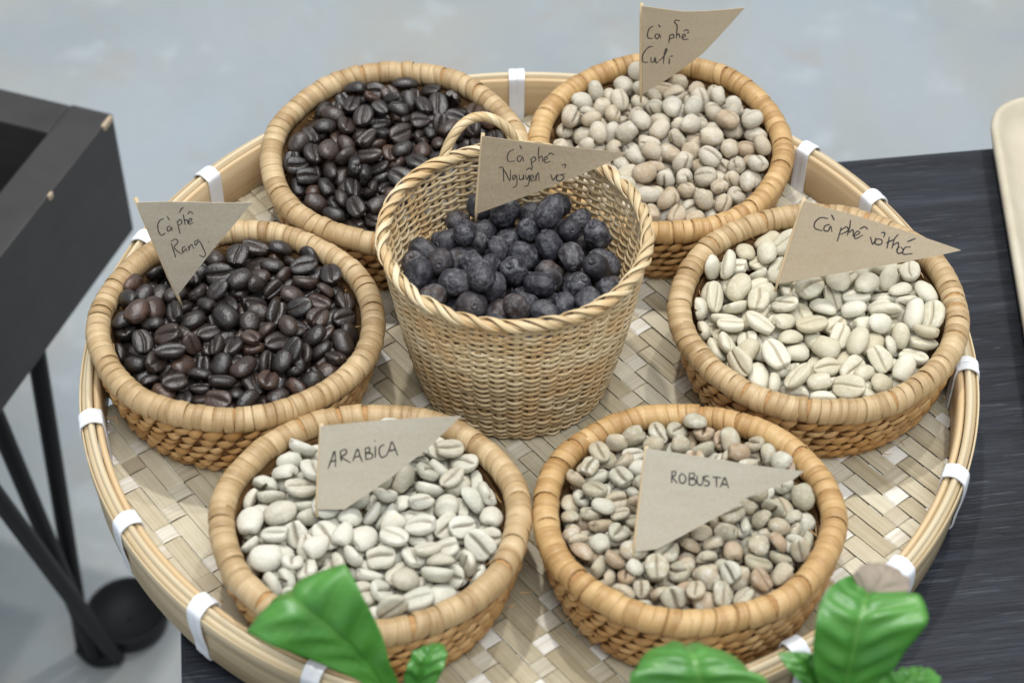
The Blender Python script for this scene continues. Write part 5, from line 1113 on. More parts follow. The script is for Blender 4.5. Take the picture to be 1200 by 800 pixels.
        (590, 13, 91, 619, -773, -139, 12, -18, -12, -12), (-715, 1678, 46, 306, 619, 719, 79, -3, -9, -6), (-455, 175, 29, -151, 258, 939, 172, 9, 4, 3), (1396, 174, 7, 115, -832, -527, 129, -2, 4, 3),
        (980, 2111, -9, 175, -955, -221, 94, -17, -14, -11), (-214, 2472, -35, 253, -193, 49, -947, 6, 0, 5), (2718, 1600, -89, 35, -254, -967, -9, -15, -7, -8), (-542, 944, -96, 173, -159, -225, -946, -1, -4, -8),
        (296, 473, -103, -145, 934, 314, 85, -25, -22, -16), (1833, 1032, -169, 286, 852, 401, -178, -1, -8, -1), (1880, 1820, -191, 389, 91, -130, 907, 2, 2, 4), (-969, 2665, -204, 51, 682, -708, 178, 9, 9, 9),
        (-1165, -631, -218, 92, 952, 290, -7, -8, -11, -5), (2290, 2193, -227, 1, 404, 607, 684, -11, -15, -13), (-1149, 288, -245, 519, 199, 274, 785, 5, -8, -4), (1145, 1472, -299, 967, 216, -38, -131, -6, -11, -10),
        (-969, 1048, -319, 180, 974, -99, -97, -19, -15, -15), (319, 2022, -331, 866, 359, 243, 249, 7, 0, 5), (942, 837, -353, 322, 874, -107, -349, -13, -6, -10), (-1597, 771, -423, 95, 614, -783, 15, -10, -15, -15),
        (-134, 2359, -425, 196, 825, -493, -194, -2, -3, -1), (134, 1256, -431, 309, 747, -21, 589, -12, -9, -7), (1100, 2040, -438, 191, 284, 940, -16, -20, -20, -13), (-371, 472, -451, -45, 932, 356, 45, 5, 9, 9),
        (445, 2843, -454, 120, 583, 802, -51, -6, 0, -4), (-348, 1521, -479, 216, 192, -136, 948, -18, -14, -19), (-1477, -58, -491, 937, -2, 133, 322, -9, -14, -16), (1697, 2314, -513, 135, 329, 859, -369, -21, -19, -23),
        (3029, 2319, -540, 85, 255, -963, 6, -3, -1, -5), (-749, 1961, -556, 573, 164, 102, -797, -16, -16, -16), (535, 504, -590, 516, 0, -72, 853, -5, 4, 3), (-677, -309, -605, -347, 369, -835, -216, -2, 1, 4),
        (778, 1472, -611, 15, -154, -964, -214, -17, -17, -10), (486, -3865, -632, 323, -928, 163, 90, 8, 8, 4), (2489, 1678, -647, 854, -155, 199, 454, -8, -15, -11), (1706, 982, -697, 227, 767, 550, -241, 9, 1, 9),
        (-2137, -1620, -760, 201, -867, 295, 348, -12, -5, -6),]),
    'peaberry': (146, [
        (-734, -1930, 336, 957, 106, 1, 270, 10, 10, 4), (1967, -864, 165, -103, 948, -212, -213, 10, 11, 10), (2029, 237, 250, 53, -52, 203, -976, 14, 5, 10), (2774, 1081, 449, 76, -294, -941, 147, 14, 14, 12),
        (-1350, 536, 308, 715, 615, -50, 329, 5, 13, 9), (1728, -1640, -185, -148, 953, -164, 207, 5, 11, 5), (862, -981, -32, 603, -536, -531, -260, 8, 14, 14), (-3612, 1444, 337, 387, -678, -515, 355, 14, 14, 14),
        (4, 720, 219, 454, 142, -46, -879, 4, 6, 8), (554, 1806, 428, 696, 175, 146, 681, 6, 5, 10), (-2519, 534, 255, 602, 545, -224, -539, 0, 9, 4), (1564, -3232, 118, 550, 699, -58, -453, 0, -2, 5),
        (3787, 1108, 396, 92, 979, 33, 179, -2, 9, 8), (1415, 1982, 303, 603, 650, 216, 408, 6, 14, 9), (-370, -769, 429, 983, 11, 129, -130, -2, -3, 2), (-1564, 2567, 182, 288, -518, -805, 9, 5, 2, 1),
        (1218, 878, 336, 747, 501, 396, 182, 13, 1, 9), (4142, -118, 49, 538, -41, -468, 700, -2, -13, -6), (-638, -2899, 53, 996, 5, -2, -92, 12, -3, 4), (-753, 1213, 255, 548, 91, 166, 815, 8, 5, 0),
        (83, -3415, 259, 53, -429, 222, 874, -7, -2, 0), (-1056, -675, 62, 302, 234, 256, 888, -1, 3, 1), (-1317, 3641, -48, 811, 52, 33, -582, 5, 12, 14), (3828, -1402, 315, 215, 791, -564, 98, 0, 3, 0),
        (-3151, 2607, 42, 220, -386, -56, -894, 14, 11, 14), (83, -1950, -17, 448, -564, -368, -588, -8, 4, -1), (2803, -132, -123, 796, 46, 229, -559, -10, -4, -2), (2323, -3421, 27, -176, 566, -709, -381, -11, -8, -5),
        (2511, 2747, 173, 346, 485, 282, 752, -3, -2, -2), (465, -3988, 64, 81, 799, 595, 24, 7, -4, -1), (666, 2691, 315, 213, -157, 811, 522, 3, 3, 11), (3367, -2417, 247, 628, 305, -469, -540, 6, -9, -2),
        (2944, -2771, -188, 477, 242, -845, -7, 10, 14, 9), (398, -205, -250, 223, 934, -177, -215, 8, 14, 14), (-1881, 1749, 150, 391, 609, -634, -272, -6, -1, -1), (3023, -1111, -46, 33, -619, 725, -302, -7, -5, 3),
        (2219, -2394, -74, 496, -319, 276, 759, -9, -8, 0), (3103, 2008, 198, 691, 96, 235, -677, 6, -6, 2), (-2542, 3224, 92, 624, -17, -653, 429, 0, -7, -4), (876, -1750, -167, 638, -112, -651, -396, -2, 6, 2),
        (3544, 121, -363, 118, 992, -41, -32, -6, -1, 3), (684, 293, 95, 782, -408, 467, 70, -5, -18, -13), (934, 3978, -235, 30, 373, 336, -864, 4, 14, 14), (909, -2504, -76, 257, 770, -489, 320, 2, -5, -1),
        (-111, 2140, 97, 793, -454, 273, 301, -7, -2, 1), (2805, -1999, -109, 264, -438, -504, -696, 1, -8, -6), (-2787, 1338, 293, 569, 788, 232, 30, -5, -2, -4), (2344, 1916, -2, 114, 862, 185, -459, 14, 14, 14),
        (1779, 2758, -48, -243, 772, -441, -388, 14, 14, 14), (-2337, 2434, -129, 316, 720, -34, 616, 2, 14, 12), (3944, 708, -191, 200, -25, 402, 893, 3, -4, 0), (3038, 1145, -349, 652, -114, 198, 723, 11, 7, 6),
        (-3066, 956, -333, 21, 103, 81, -991, 10, 2, 4), (-700, 2656, -66, 329, 763, 425, -359, 1, 3, 2), (1269, -236, -75, 920, 241, -220, 218, -11, -1, -6), (-3874, 1334, -349, 8, -775, -622, 115, -12, -10, -3),
        (-1975, 841, -81, 612, 87, 663, -422, 4, 2, 1), (-702, 3990, 441, 271, -1, -115, 956, 8, 9, 8), (1105, -3211, -434, 238, -942, -197, 132, -4, 9, 6), (-1883, 5, -187, 239, -613, -169, 734, 2, 4, 2),
        (-2992, 36, 1, 70, -501, -295, 811, -9, -12, -11), (-1384, -1633, -36, 914, 67, 39, 398, 13, 4, 5), (-612, -3844, -122, -65, 796, -577, 169, 14, 14, 14), (2488, -738, -520, 181, 409, 877, 174, -9, 0, -3),
        (1130, -3936, -326, 941, 218, -162, 200, 1, -7, -4), (-1602, -844, -361, 291, 345, 700, 553, 3, 2, 7), (-141, 2791, 156, 831, -345, 419, 124, -19, -21, -20), (-457, -145, 197, 20, -47, -931, -361, -4, -8, -6),
        (1496, 498, -290, 43, -198, -974, 101, 14, 14, 14), (245, 3401, -73, 66, 991, -105, 47, 14, 11, 10), (3595, -1695, -355, 677, -34, 131, 723, 14, 12, 14), (779, 1246, -131, 697, 345, 622, -91, 2, -5, -2),
        (1632, -693, -558, 228, 692, 594, -341, 13, 14, 14), (-342, -1344, -86, 136, 12, -829, -543, 13, 5, 4), (333, -2828, -111, 565, 633, -252, -466, -10, -7, -8), (36, 1466, -95, 340, -27, 749, 568, 1, 2, 8),
        (1715, 3615, -296, 776, 215, 192, 562, -9, 0, -3), (-2922, 1917, 52, -505, 852, -25, -137, -22, -19, -17), (-4042, 353, -519, 120, -593, -242, -759, 9, 11, 11), (-672, 3254, 151, 926, 35, 375, -6, -11, -17, -13),
        (-1891, 3199, -311, 323, -469, -706, 421, 14, 5, 6), (1592, 1439, -240, 194, 45, 977, -81, -1, 2, 5), (-1635, -2569, 283, 110, -49, -158, -980, 14, 14, 11), (64, -3552, -399, 142, 921, 290, 219, -9, -13, -8),
        (276, 635, -376, 412, 395, -66, -818, -13, -9, -13), (-1128, 0, -452, 56, 481, 799, 357, 14, 11, 14), (1876, -3579, -557, 718, 176, 509, 440, -18, -9, -9), (-544, 1143, -311, 156, 260, 879, -369, -12, -25, -18),
        (-814, 1817, -214, 271, -816, 369, 353, 8, 2, 2), (-2573, 243, -385, 12, 252, -963, -90, -24, -21, -24), (3823, -776, -286, -44, 229, 938, -258, 14, 9, 6), (2190, 940, -59, 585, -688, -98, 419, -9, -11, -7),
        (-1288, 2533, -423, 110, 246, 931, 244, -23, -27, -22), (3454, 1798, -835, 109, -756, -640, 76, 5, -3, 5), (2374, 452, -429, 540, 500, 663, 133, -1, -4, -1), (-1542, 1809, -520, 162, -926, -313, 134, 1, 9, 5),
        (-360, -2386, -374, 245, 280, 913, 169, -4, -4, -1), (883, 2143, -283, 337, -185, 217, -897, 14, 14, 13), (-2597, -2479, 10, 723, 205, -545, 372, 6, -11, -3), (2397, -1497, -577, 570, 721, -179, -351, 9, -7, 1),
        (-3255, -2549, 132, 361, 649, -276, -610, -3, -2, 0), (-3820, 1012, -949, 453, -9, 114, 884, -11, -10, -11), (244, -313, -950, 837, -62, 39, 542, -19, -8, -13), (2402, 3278, -279, -165, 724, 633, 220, -2, -6, -5),
        (1124, 3119, -304, 29, -740, -450, 498, 0, 1, 8), (-2493, -3208, -177, 475, 799, -346, 128, 0, 7, 10), (3814, 1639, -225, 532, 654, -305, -443, 14, 8, 7), (-3108, 1548, -849, 970, -235, -64, 7, 14, 14, 13),
        (-1570, -3794, 39, 903, -60, 422, -58, 14, 9, 6), (-557, 422, -233, 201, 842, -456, -206, -15, -5, -9), (3245, -2122, -821, 39, 101, -957, 270, 14, 4, 4), (-2361, 1502, -330, 70, 821, -566, -19, 3, -4, 0),
        (-1549, 1009, -792, 147, -319, -735, 581, 12, 12, 9), (-611, -1553, -799, 147, 810, -435, -364, 5, 5, 10), (1673, -1471, -898, 799, -323, -112, 494, -9, -8, 0), (-884, 1446, -905, 59, 296, 945, -129, -2, -14, -8),
        (-1086, -2353, -288, 845, 75, -313, 427, -6, -9, -12), (-358, -593, -291, 96, 232, 967, 34, -14, -7, -8), (-3485, -1789, -116, 153, 266, -308, -900, 14, 9, 10), (2244, -2964, -440, 270, 457, 799, 283, -13, -12, -16),
        (-270, -3044, -868, 555, -670, 424, -251, 4, -10, -4), (1702, -2888, -927, 620, 115, -43, -775, -7, -9, -3), (821, -755, -817, 470, -708, -484, -210, -8, -10, -7), (549, -2722, -841, 907, -298, -160, 250, 7, 10, 14),
        (1663, 2010, -727, 248, -637, 431, 589, 4, -3, -3), (2171, 2537, -938, 69, 862, 485, 129, -29, -25, -24), (-3437, 2098, -449, 535, -206, -318, -756, 8, 5, 5), (1254, -2125, -768, 19, -385, -637, 667, 6, 10, 8),
        (3219, 2453, -291, 233, -498, -829, 100, 5, 5, -1), (-2130, -1927, 303, 237, -139, 520, 809, -15, -12, -15), (-1959, -2241, -293, 211, -237, -916, 244, 12, 5, 4), (167, -1118, -746, 152, -791, 198, -558, 5, -1, -4),
        (-450, 2215, -790, 775, -280, 513, -241, 2, -3, -4), (1621, -2716, -258, 731, -652, 90, -179, -22, -13, -15), (2812, 2860, -845, 498, -774, 316, -232, 2, -6, -1), (3833, -1095, -867, 66, 944, 252, 203, -14, -7, -8),
        (-587, 3355, -464, 67, -40, -997, 4, 3, -1, -5), (2125, 3303, -869, 288, 532, -752, -264, -8, -10, -3), (926, -1414, -870, -257, 82, -915, 300, -13, -14, -10), (2200, -2192, -814, 363, 876, -313, -44, 13, 10, 7),
        (3020, 630, -897, 564, -104, -43, 818, 6, 13, 7), (698, 810, -808, 109, -972, 184, -100, 8, 10, 14), (-2421, -590, -310, 133, 836, -366, -386, 14, 6, 14), (169, -2006, -838, 868, -350, -194, 293, 14, 6, 9),
        (1368, 3709, -887, 64, 49, 217, -973, 7, 5, 1), (3884, 686, -897, 698, 66, 78, 709, 9, 4, 7), (-2092, -1426, -276, 548, -358, -700, -286, 9, 7, 8), (-2822, -1647, -456, 11, 357, 934, -5, -7, -15, -8),
        (-2446, 767, -797, 3, 495, 859, 133, 8, 14, 14), (-2820, -1051, -885, -55, 32, 992, 105, 5, -1, 3), (-750, 3822, -894, 135, -948, -288, -21, -6, -12, -12), (-232, 2917, -947, 19, 67, -102, -992, -17, -14, -10),
        (-1574, -3046, -261, 973, 167, -30, 158, 3, 0, 1), (997, 1628, -849, 20, -622, -768, 152, -6, -5, 2), (2711, -2930, -937, 897, 42, 84, 432, -2, -9, -7), (232, 4156, 290, 248, 409, 713, -512, 4, 14, 14),
        (302, 2646, -502, 349, -206, 642, -651, 14, 2, 11), (-3043, -2749, -559, -262, 832, -466, -147, -20, -20, -14), (-2552, 2958, -768, 493, -708, -364, 351, 14, 14, 14), (-1111, 2958, -821, -167, 254, 794, -527, 7, -3, -2),
        (2748, 2169, -823, 669, 462, 119, -570, -3, -9, -5), (2992, -297, -791, 41, -882, 150, -444, -5, 1, 2), (2289, 1409, -810, 531, 112, 301, 784, 14, 14, 14), (3036, -1217, -856, 123, 567, 812, 58, 8, 3, -1),
        (-1786, 46, -946, 901, -89, 51, -422, -7, -13, -11), (-3213, 386, -775, 168, 593, 621, -485, -2, 4, 8), (1103, -1, -831, 118, -986, -78, 87, 2, 4, 7), (-422, -693, -937, 757, -77, -87, 642, -14, -12, -7),
        (-1584, 3684, -776, 272, -291, 828, 396, 5, -2, 0), (-1716, -2886, -839, 43, -245, 959, 135, 3, 5, 4), (284, 3628, -849, 428, -9, 109, 897, 14, 14, 14), (-1062, -856, -880, 566, -52, -488, 663, -20, -12, -14),
        (1506, 2853, -889, 328, 840, -423, -89, -5, -13, -6), (-2707, -1172, 80, 4, 665, -344, -663, -12, -15, -10), (2049, -251, -290, 876, -230, -205, -371, -14, -16, -16), (-467, 4029, -296, 857, -462, 135, 184, 13, 10, 4),
        (-1798, 2650, -848, 34, 782, 576, -235, -4, -2, -4), (-959, -2384, -874, 8, -555, 818, -153, -12, -12, -5), (3864, -292, -919, 984, 85, -71, -137, 2, 5, -1), (933, 2483, -924, 893, 170, -154, -386, -19, -7, -11),
        (-1994, -2075, -937, -94, 874, -475, 28, -8, -13, -16), (-3768, -1282, 385, 827, 226, 82, 508, -3, -15, -12), (-3267, -668, -112, 144, 840, 25, -523, 14, 14, 14), (-3977, -1043, -117, 219, 802, -495, -254, -1, 2, -2),
        (-1274, 1215, -180, 181, 517, -707, 447, -17, -11, -10), (-4150, -353, -457, 56, 747, -30, 662, -12, -21, -16), (-1374, -1650, -748, 408, 562, -717, -63, 14, 14, 14), (-944, -3086, -756, 593, 349, 622, -372, -5, -12, -8),
        (-3349, -1986, -793, 239, 559, -794, 31, 14, 10, 9), (-2607, -2409, -800, 482, -474, 737, -14, -7, 3, -1), (-295, 809, -827, 77, 569, 511, -639, -17, -3, -7),]),
    'cherry': (80, [
        (1292, 2249, -971, 809, 274, -310, 418, 14, 3, 9), (-1171, -1557, -626, 735, 144, 207, 629, 14, 13, 10), (-2071, -1189, -1325, 526, -843, 110, -8, 13, 11, 14), (-3467, -1053, -1109, 782, -119, -481, 379, 14, 1, 8),
        (3060, 1749, -1673, 144, -577, -43, -803, 14, 14, 14), (1268, 1063, -1558, 493, -281, -823, 17, 0, 5, 2), (-48, -322, -1601, 445, -434, -286, -730, 14, 13, 7), (919, -1023, -1593, 144, -976, 162, -32, 5, -9, -1),
        (-355, 2716, -1420, 172, -920, -89, -342, 7, 7, 8), (2977, -271, -1456, 165, 564, -494, 641, 14, 0, 8), (2074, 378, -1508, 311, 699, -501, -404, -7, -7, 1), (-1532, -2234, -1461, 103, -760, 397, -504, 2, 11, 9),
        (49, -2661, -1192, 360, 721, 325, -495, 5, -1, -1), (-1844, 1186, -1047, 422, 623, 471, 461, -13, -8, -4), (307, 690, -1769, 886, -266, 367, -94, -1, -4, 3), (1064, -2527, -1584, 234, 246, 319, 885, -1, 4, 1),
        (-2703, -189, -1273, 21, -680, 576, -454, 7, 3, 1), (1263, -115, -2054, 570, -539, 460, 415, 13, 7, 14), (2243, -914, -1820, 838, 181, -515, 10, 5, 2, -1), (2692, -2136, -1426, 763, -187, 90, -613, 12, 7, 14),
        (2007, 1729, -1423, 748, -207, -272, -568, -3, -11, -8), (-2446, 1476, -1765, 222, -204, 438, -847, -3, 1, -1), (3307, 663, -2169, 695, 646, 95, -301, 14, 14, 14), (-614, 1066, -1746, 409, -391, -820, 83, -20, -19, -16),
        (-3396, 899, -1792, 898, 76, -79, -426, 10, 7, 7), (488, 1947, -1616, 590, 237, -757, 153, -22, -14, -18), (1752, -1826, -1958, 650, -85, 660, -366, -6, 2, 5), (-2983, -2065, -1291, 196, -363, 898, 152, -3, 1, 1),
        (-864, -1124, -1613, 269, 404, -203, -850, 2, 9, 6), (2420, 2692, -1782, 724, -578, -259, 272, -12, -21, -15), (-572, -2203, -1979, 659, -64, 63, -747, 10, 9, 9), (-1378, 1516, -1841, 253, 691, 370, -567, -13, -11, -8),
        (-307, 1872, -2287, 254, 353, -396, -809, 10, 14, 14), (-1246, 2422, -2184, 783, -565, -262, -2, 3, -2, -3), (692, 2825, -1650, 908, 394, -132, -60, -7, -5, -7), (3399, -1221, -1790, 650, 391, -118, -641, -3, 1, -4),
        (-1290, 3373, -1751, 355, 882, -84, -299, -6, 1, 2), (-1539, -264, -1326, 488, -816, 222, -215, -15, -8, -10), (-2158, 2840, -2034, 773, 192, 536, 281, 3, -5, 0), (-1953, 534, -1872, 992, -57, -16, 110, 14, 12, 8),
        (-3691, -97, -1459, 384, -557, -322, -662, -4, -8, -1), (-927, 185, -1819, 562, -108, 378, -728, -13, -13, -14), (2599, 2289, -2661, 532, 174, 795, -233, -1, -1, 5), (1625, 3268, -1589, 227, -226, 184, -929, -11, -4, -2),
        (424, -1757, -2035, 386, -119, -914, -50, -2, -1, 0), (2384, -35, -2485, 370, -885, 283, -13, 11, 14, 14), (-2021, -1331, -2407, 310, 646, 647, 261, 10, 3, 7), (-679, -3431, -1605, 526, 674, -382, -352, 14, 14, 14),
        (-635, -212, -2700, 773, -5, 3, -634, 7, 4, 8), (581, -3509, -1649, 39, 124, 101, -986, 11, 12, 12), (738, 1430, -2418, 415, 589, -661, -209, 1, 4, 9), (259, -907, -2523, 239, -557, -279, -745, 2, -11, -5),
        (-429, 3355, -2459, 672, -13, -529, -518, 14, 13, 7), (1250, -1171, -2577, 173, 255, -808, -503, 4, 8, 2), (-2931, 5, -2381, 40, 387, 870, -301, 0, 12, 11), (251, -3435, -2703, 229, 272, -871, 337, -1, 0, 1),
        (2015, -3033, -1732, 909, 209, 87, 350, 1, -2, -4), (1472, 2372, -2275, 257, 423, -173, -852, 13, 14, 14), (-862, -3307, -2729, 328, -275, 743, 513, -4, 10, 6), (-2433, -2563, -2001, 261, 501, -389, -728, -4, 0, -4),
        (-1679, -3179, -2012, 102, -663, -395, -627, 1, -8, -7), (-2727, 2133, -2524, 295, 561, -571, 521, -4, 6, 5), (2100, 1243, -2396, 696, 408, -558, -193, 14, 14, 14), (1242, -3283, -2450, 235, -262, -93, 931, -11, -9, -6),
        (395, 17, -2617, 664, -458, -584, -94, -5, -9, -11), (3575, -346, -2347, 628, 721, 59, 287, -24, -22, -17), (-275, -2929, -3480, 198, -865, 425, -183, 3, 2, -2), (2102, -2593, -2766, 892, -98, 162, 409, 14, 14, 14),
        (-1544, -2944, -3497, 91, 238, 353, -900, -7, -2, -7), (-2396, 261, -3504, 544, 379, 684, 304, -9, -6, -4), (804, 3345, -2497, 922, -357, -136, -64, 14, 6, 10), (1294, 1798, -3357, 649, 340, -657, 180, 10, 8, 2),
        (1857, 802, -3433, 278, -866, 223, -351, 9, 3, 12), (-1315, 1682, -2770, 64, -188, 633, -748, -2, -17, -10), (740, -2854, -3459, 588, 509, -485, 400, -8, -5, -5), (-619, -1318, -2593, 776, 339, 91, 524, -11, -9, -11),
        (-2830, -2084, -2773, 912, -93, -79, -391, -13, -14, -11), (1247, -127, -3346, 374, -503, -467, -623, 12, 14, 14), (-2008, -1887, -3406, 337, -895, 17, 292, 5, 14, 14), (770, 2864, -3438, 666, 13, 474, 576, 6, -3, 1),
        (-3040, -1345, -2089, 433, -328, -434, 719, 6, 4, -1), (96, 2648, -2819, 341, 702, 607, 152, -26, -24, -20), (2973, -1947, -2388, 415, -270, 843, 213, -15, -9, -8), (-1369, -929, -3302, 731, 296, -572, 226, 14, 9, 14),
        (740, 898, -3397, 55, 624, -113, 771, 3, 8, 3), (-107, 180, -3483, 127, 610, -674, -396, 9, -7, 0), (2373, -1825, -3561, 245, -41, -144, -958, -9, -15, -14), (-1466, -2368, -2578, 245, 723, -399, -508, 3, 0, 5),
        (2332, 1725, -3494, 436, -144, -78, 885, -4, -5, 0), (96, -2419, -2711, 556, -32, -108, 824, -9, -10, -13), (1042, -2253, -2698, 238, -461, 829, -207, -11, -6, -7), (1823, 2721, -3389, 560, -264, 320, 717, 4, 4, 9),
        (1421, -2079, -3530, 360, 749, -537, -148, -6, -9, -7), (-1896, 2780, -3573, 645, -153, 36, -748, -24, -16, -16), (-1394, 3141, -2889, 723, 375, 554, -173, -9, -4, -1), (2771, -946, -3531, 305, 839, -379, -246, -15, -9, -7),
        (-3359, -923, -2938, 425, 600, -602, -310, -8, -19, -13), (-1417, -543, -2148, 532, 28, -557, -638, -17, -21, -22), (-1138, 767, -2514, 241, 224, 834, -442, -11, -11, -4), (-93, 806, -2637, 439, 861, 115, -228, -3, -13, -10),
        (-1952, -143, -2737, 604, 389, 166, 675, 0, -8, -8), (-3191, 1220, -2744, 251, -90, 436, 859, -7, -4, 2), (2296, -1366, -2750, 388, 244, -709, -536, -2, -8, -1), (3314, -1132, -2762, 629, -181, 738, -162, -12, -16, -9),
        (-2320, 752, -2768, 916, 356, -185, 20, -19, -23, -20), (3127, 1418, -2930, 667, -442, 324, -506, -11, -10, -4), (3343, -222, -3266, 504, -647, 153, 552, 3, -6, -1), (203, 1857, -3372, 335, 714, 541, -291, 14, 8, 12),]),
}
SPEC = {
    'roast_a': ('rang', 'roasted_coffee_bean', 'roast', (0.0050, 0.00385, 0.0032, 0.0014), 0.0013, 0.085, 'glossy dark roasted coffee bean lying in the left basket with the Rang flag', 'coffee bean', 'roasted beans in the left basket'),
    'roast_b': ('roas', 'roasted_coffee_bean', 'roast', (0.0050, 0.00385, 0.0032, 0.0014), 0.0013, 0.085, 'dark roasted coffee bean lying in the back basket that has no flag', 'coffee bean', 'roasted beans in the back basket'),
    'arabica': ('arab', 'arabica_coffee_bean', 'arabica', (0.0055, 0.0044, 0.0033, 0.0014), 0.0016, 0.10, 'pale whitish coffee bean lying in the basket with the ARABICA flag', 'coffee bean', 'pale beans in the ARABICA basket'),
    'parchment': ('voth', 'parchment_coffee_bean', 'parchment', (0.0060, 0.0043, 0.0034, 0.0015), 0.0012, 0.065, 'cream coffee bean in parchment husk, in the basket with the vỏ thóc flag', 'coffee bean', 'parchment beans in the right basket'),
    'robusta': ('robu', 'robusta_coffee_bean', 'robusta', (0.0045, 0.0037, 0.0030, 0.0015), 0.0013, 0.095, 'small grey brown coffee bean lying in the basket with the ROBUSTA flag', 'coffee bean', 'small beans in the ROBUSTA basket'),
    'peaberry': ('culi', 'peaberry_coffee_bean', 'peaberry', (0.0047, 0.00385, 0.0036, 0.0029), 0.0012, 0.085, 'rounded pale brown coffee bean lying in the back basket with the Culi flag', 'coffee bean', 'rounded beans in the Culi basket'),
    'cherry': (None, 'dried_coffee_cherry', 'cherry', (0.0061, 0.0053, 0.0052, 0.0052), 0, 0, 'dried blue black coffee cherry lying in the tall middle basket', 'coffee cherry', 'dried cherries in the tall basket'),
}
for key, (bk, nm, mat, (a, b, ct, cb), gd, gw, label, cat, grp) in SPEC.items():
    nvis, blob = BEANS[key]
    cnt = len(blob)
    frame = RIM[bk] if bk else Matrix.Translation((CX, CY, CZ))
    NV = 12
    if key == 'cherry':
        hi = [cherry_mesh(nm, a, b, ct, 50 + k) for k in range(NV)]
        lo = cherry_mesh(nm, a, b, ct, 60, True)
    else:
        rg = 0.010 if key.startswith('roast') else 0.022
        sd = 1.2 if key == 'peaberry' else 1.0
        hi = [bean_mesh(nm, a, b, ct, cb, 100 + k, gd * (0.8 + 0.05 * k), gw * (0.85 + 0.06 * k), False, rg, sd) for k in range(NV)]
        lo = bean_mesh(nm, a, b, ct, cb, 130, 0, 0.1, True)
    lov = np.array([v.co for v in lo.vertices])
    lof = [tuple(p.vertices) for p in lo.polygons]
    st = MB()
    for k in range(cnt):
        d = np.array(blob[k], float)
        s = 1 + d[7:10] / 100.0
        mt = frame @ Matrix.LocRotScale(Vector((d[0] * 1e-5, d[1] * 1e-5, d[2] * 1e-5)), Quaternion(d[3:7] / 1000.0).normalized(), Vector(s))
        if k < nvis:
            me = hi[(k * 5 + k // 12) % NV]
            o = link(nm, me, M[mat])
            o.matrix_world = mt
            o['label'] = label
            o['category'] = cat
            o['group'] = grp
        else:
            mm = np.array(mt)
            b0 = len(st.v)
            vv = lov @ mm[:3, :3].T + mm[:3, 3]
            st.v += [tuple(q) for q in vv]
            st.rn += [rnd.random() * 0.99 + 0.001] * len(vv)
            for f in lof:
                st.f.append(tuple(b0 + i for i in f))
                st.uv += [(0, 0)] * len(f)
    if st.v:
        link('buried_beans' if key != 'cherry' else 'buried_cherries', st.mesh('buried'), M[mat], kind='stuff', label=label.split(' lying')[0].split(', in')[0] + ' layer buried under the top ones', category=cat)

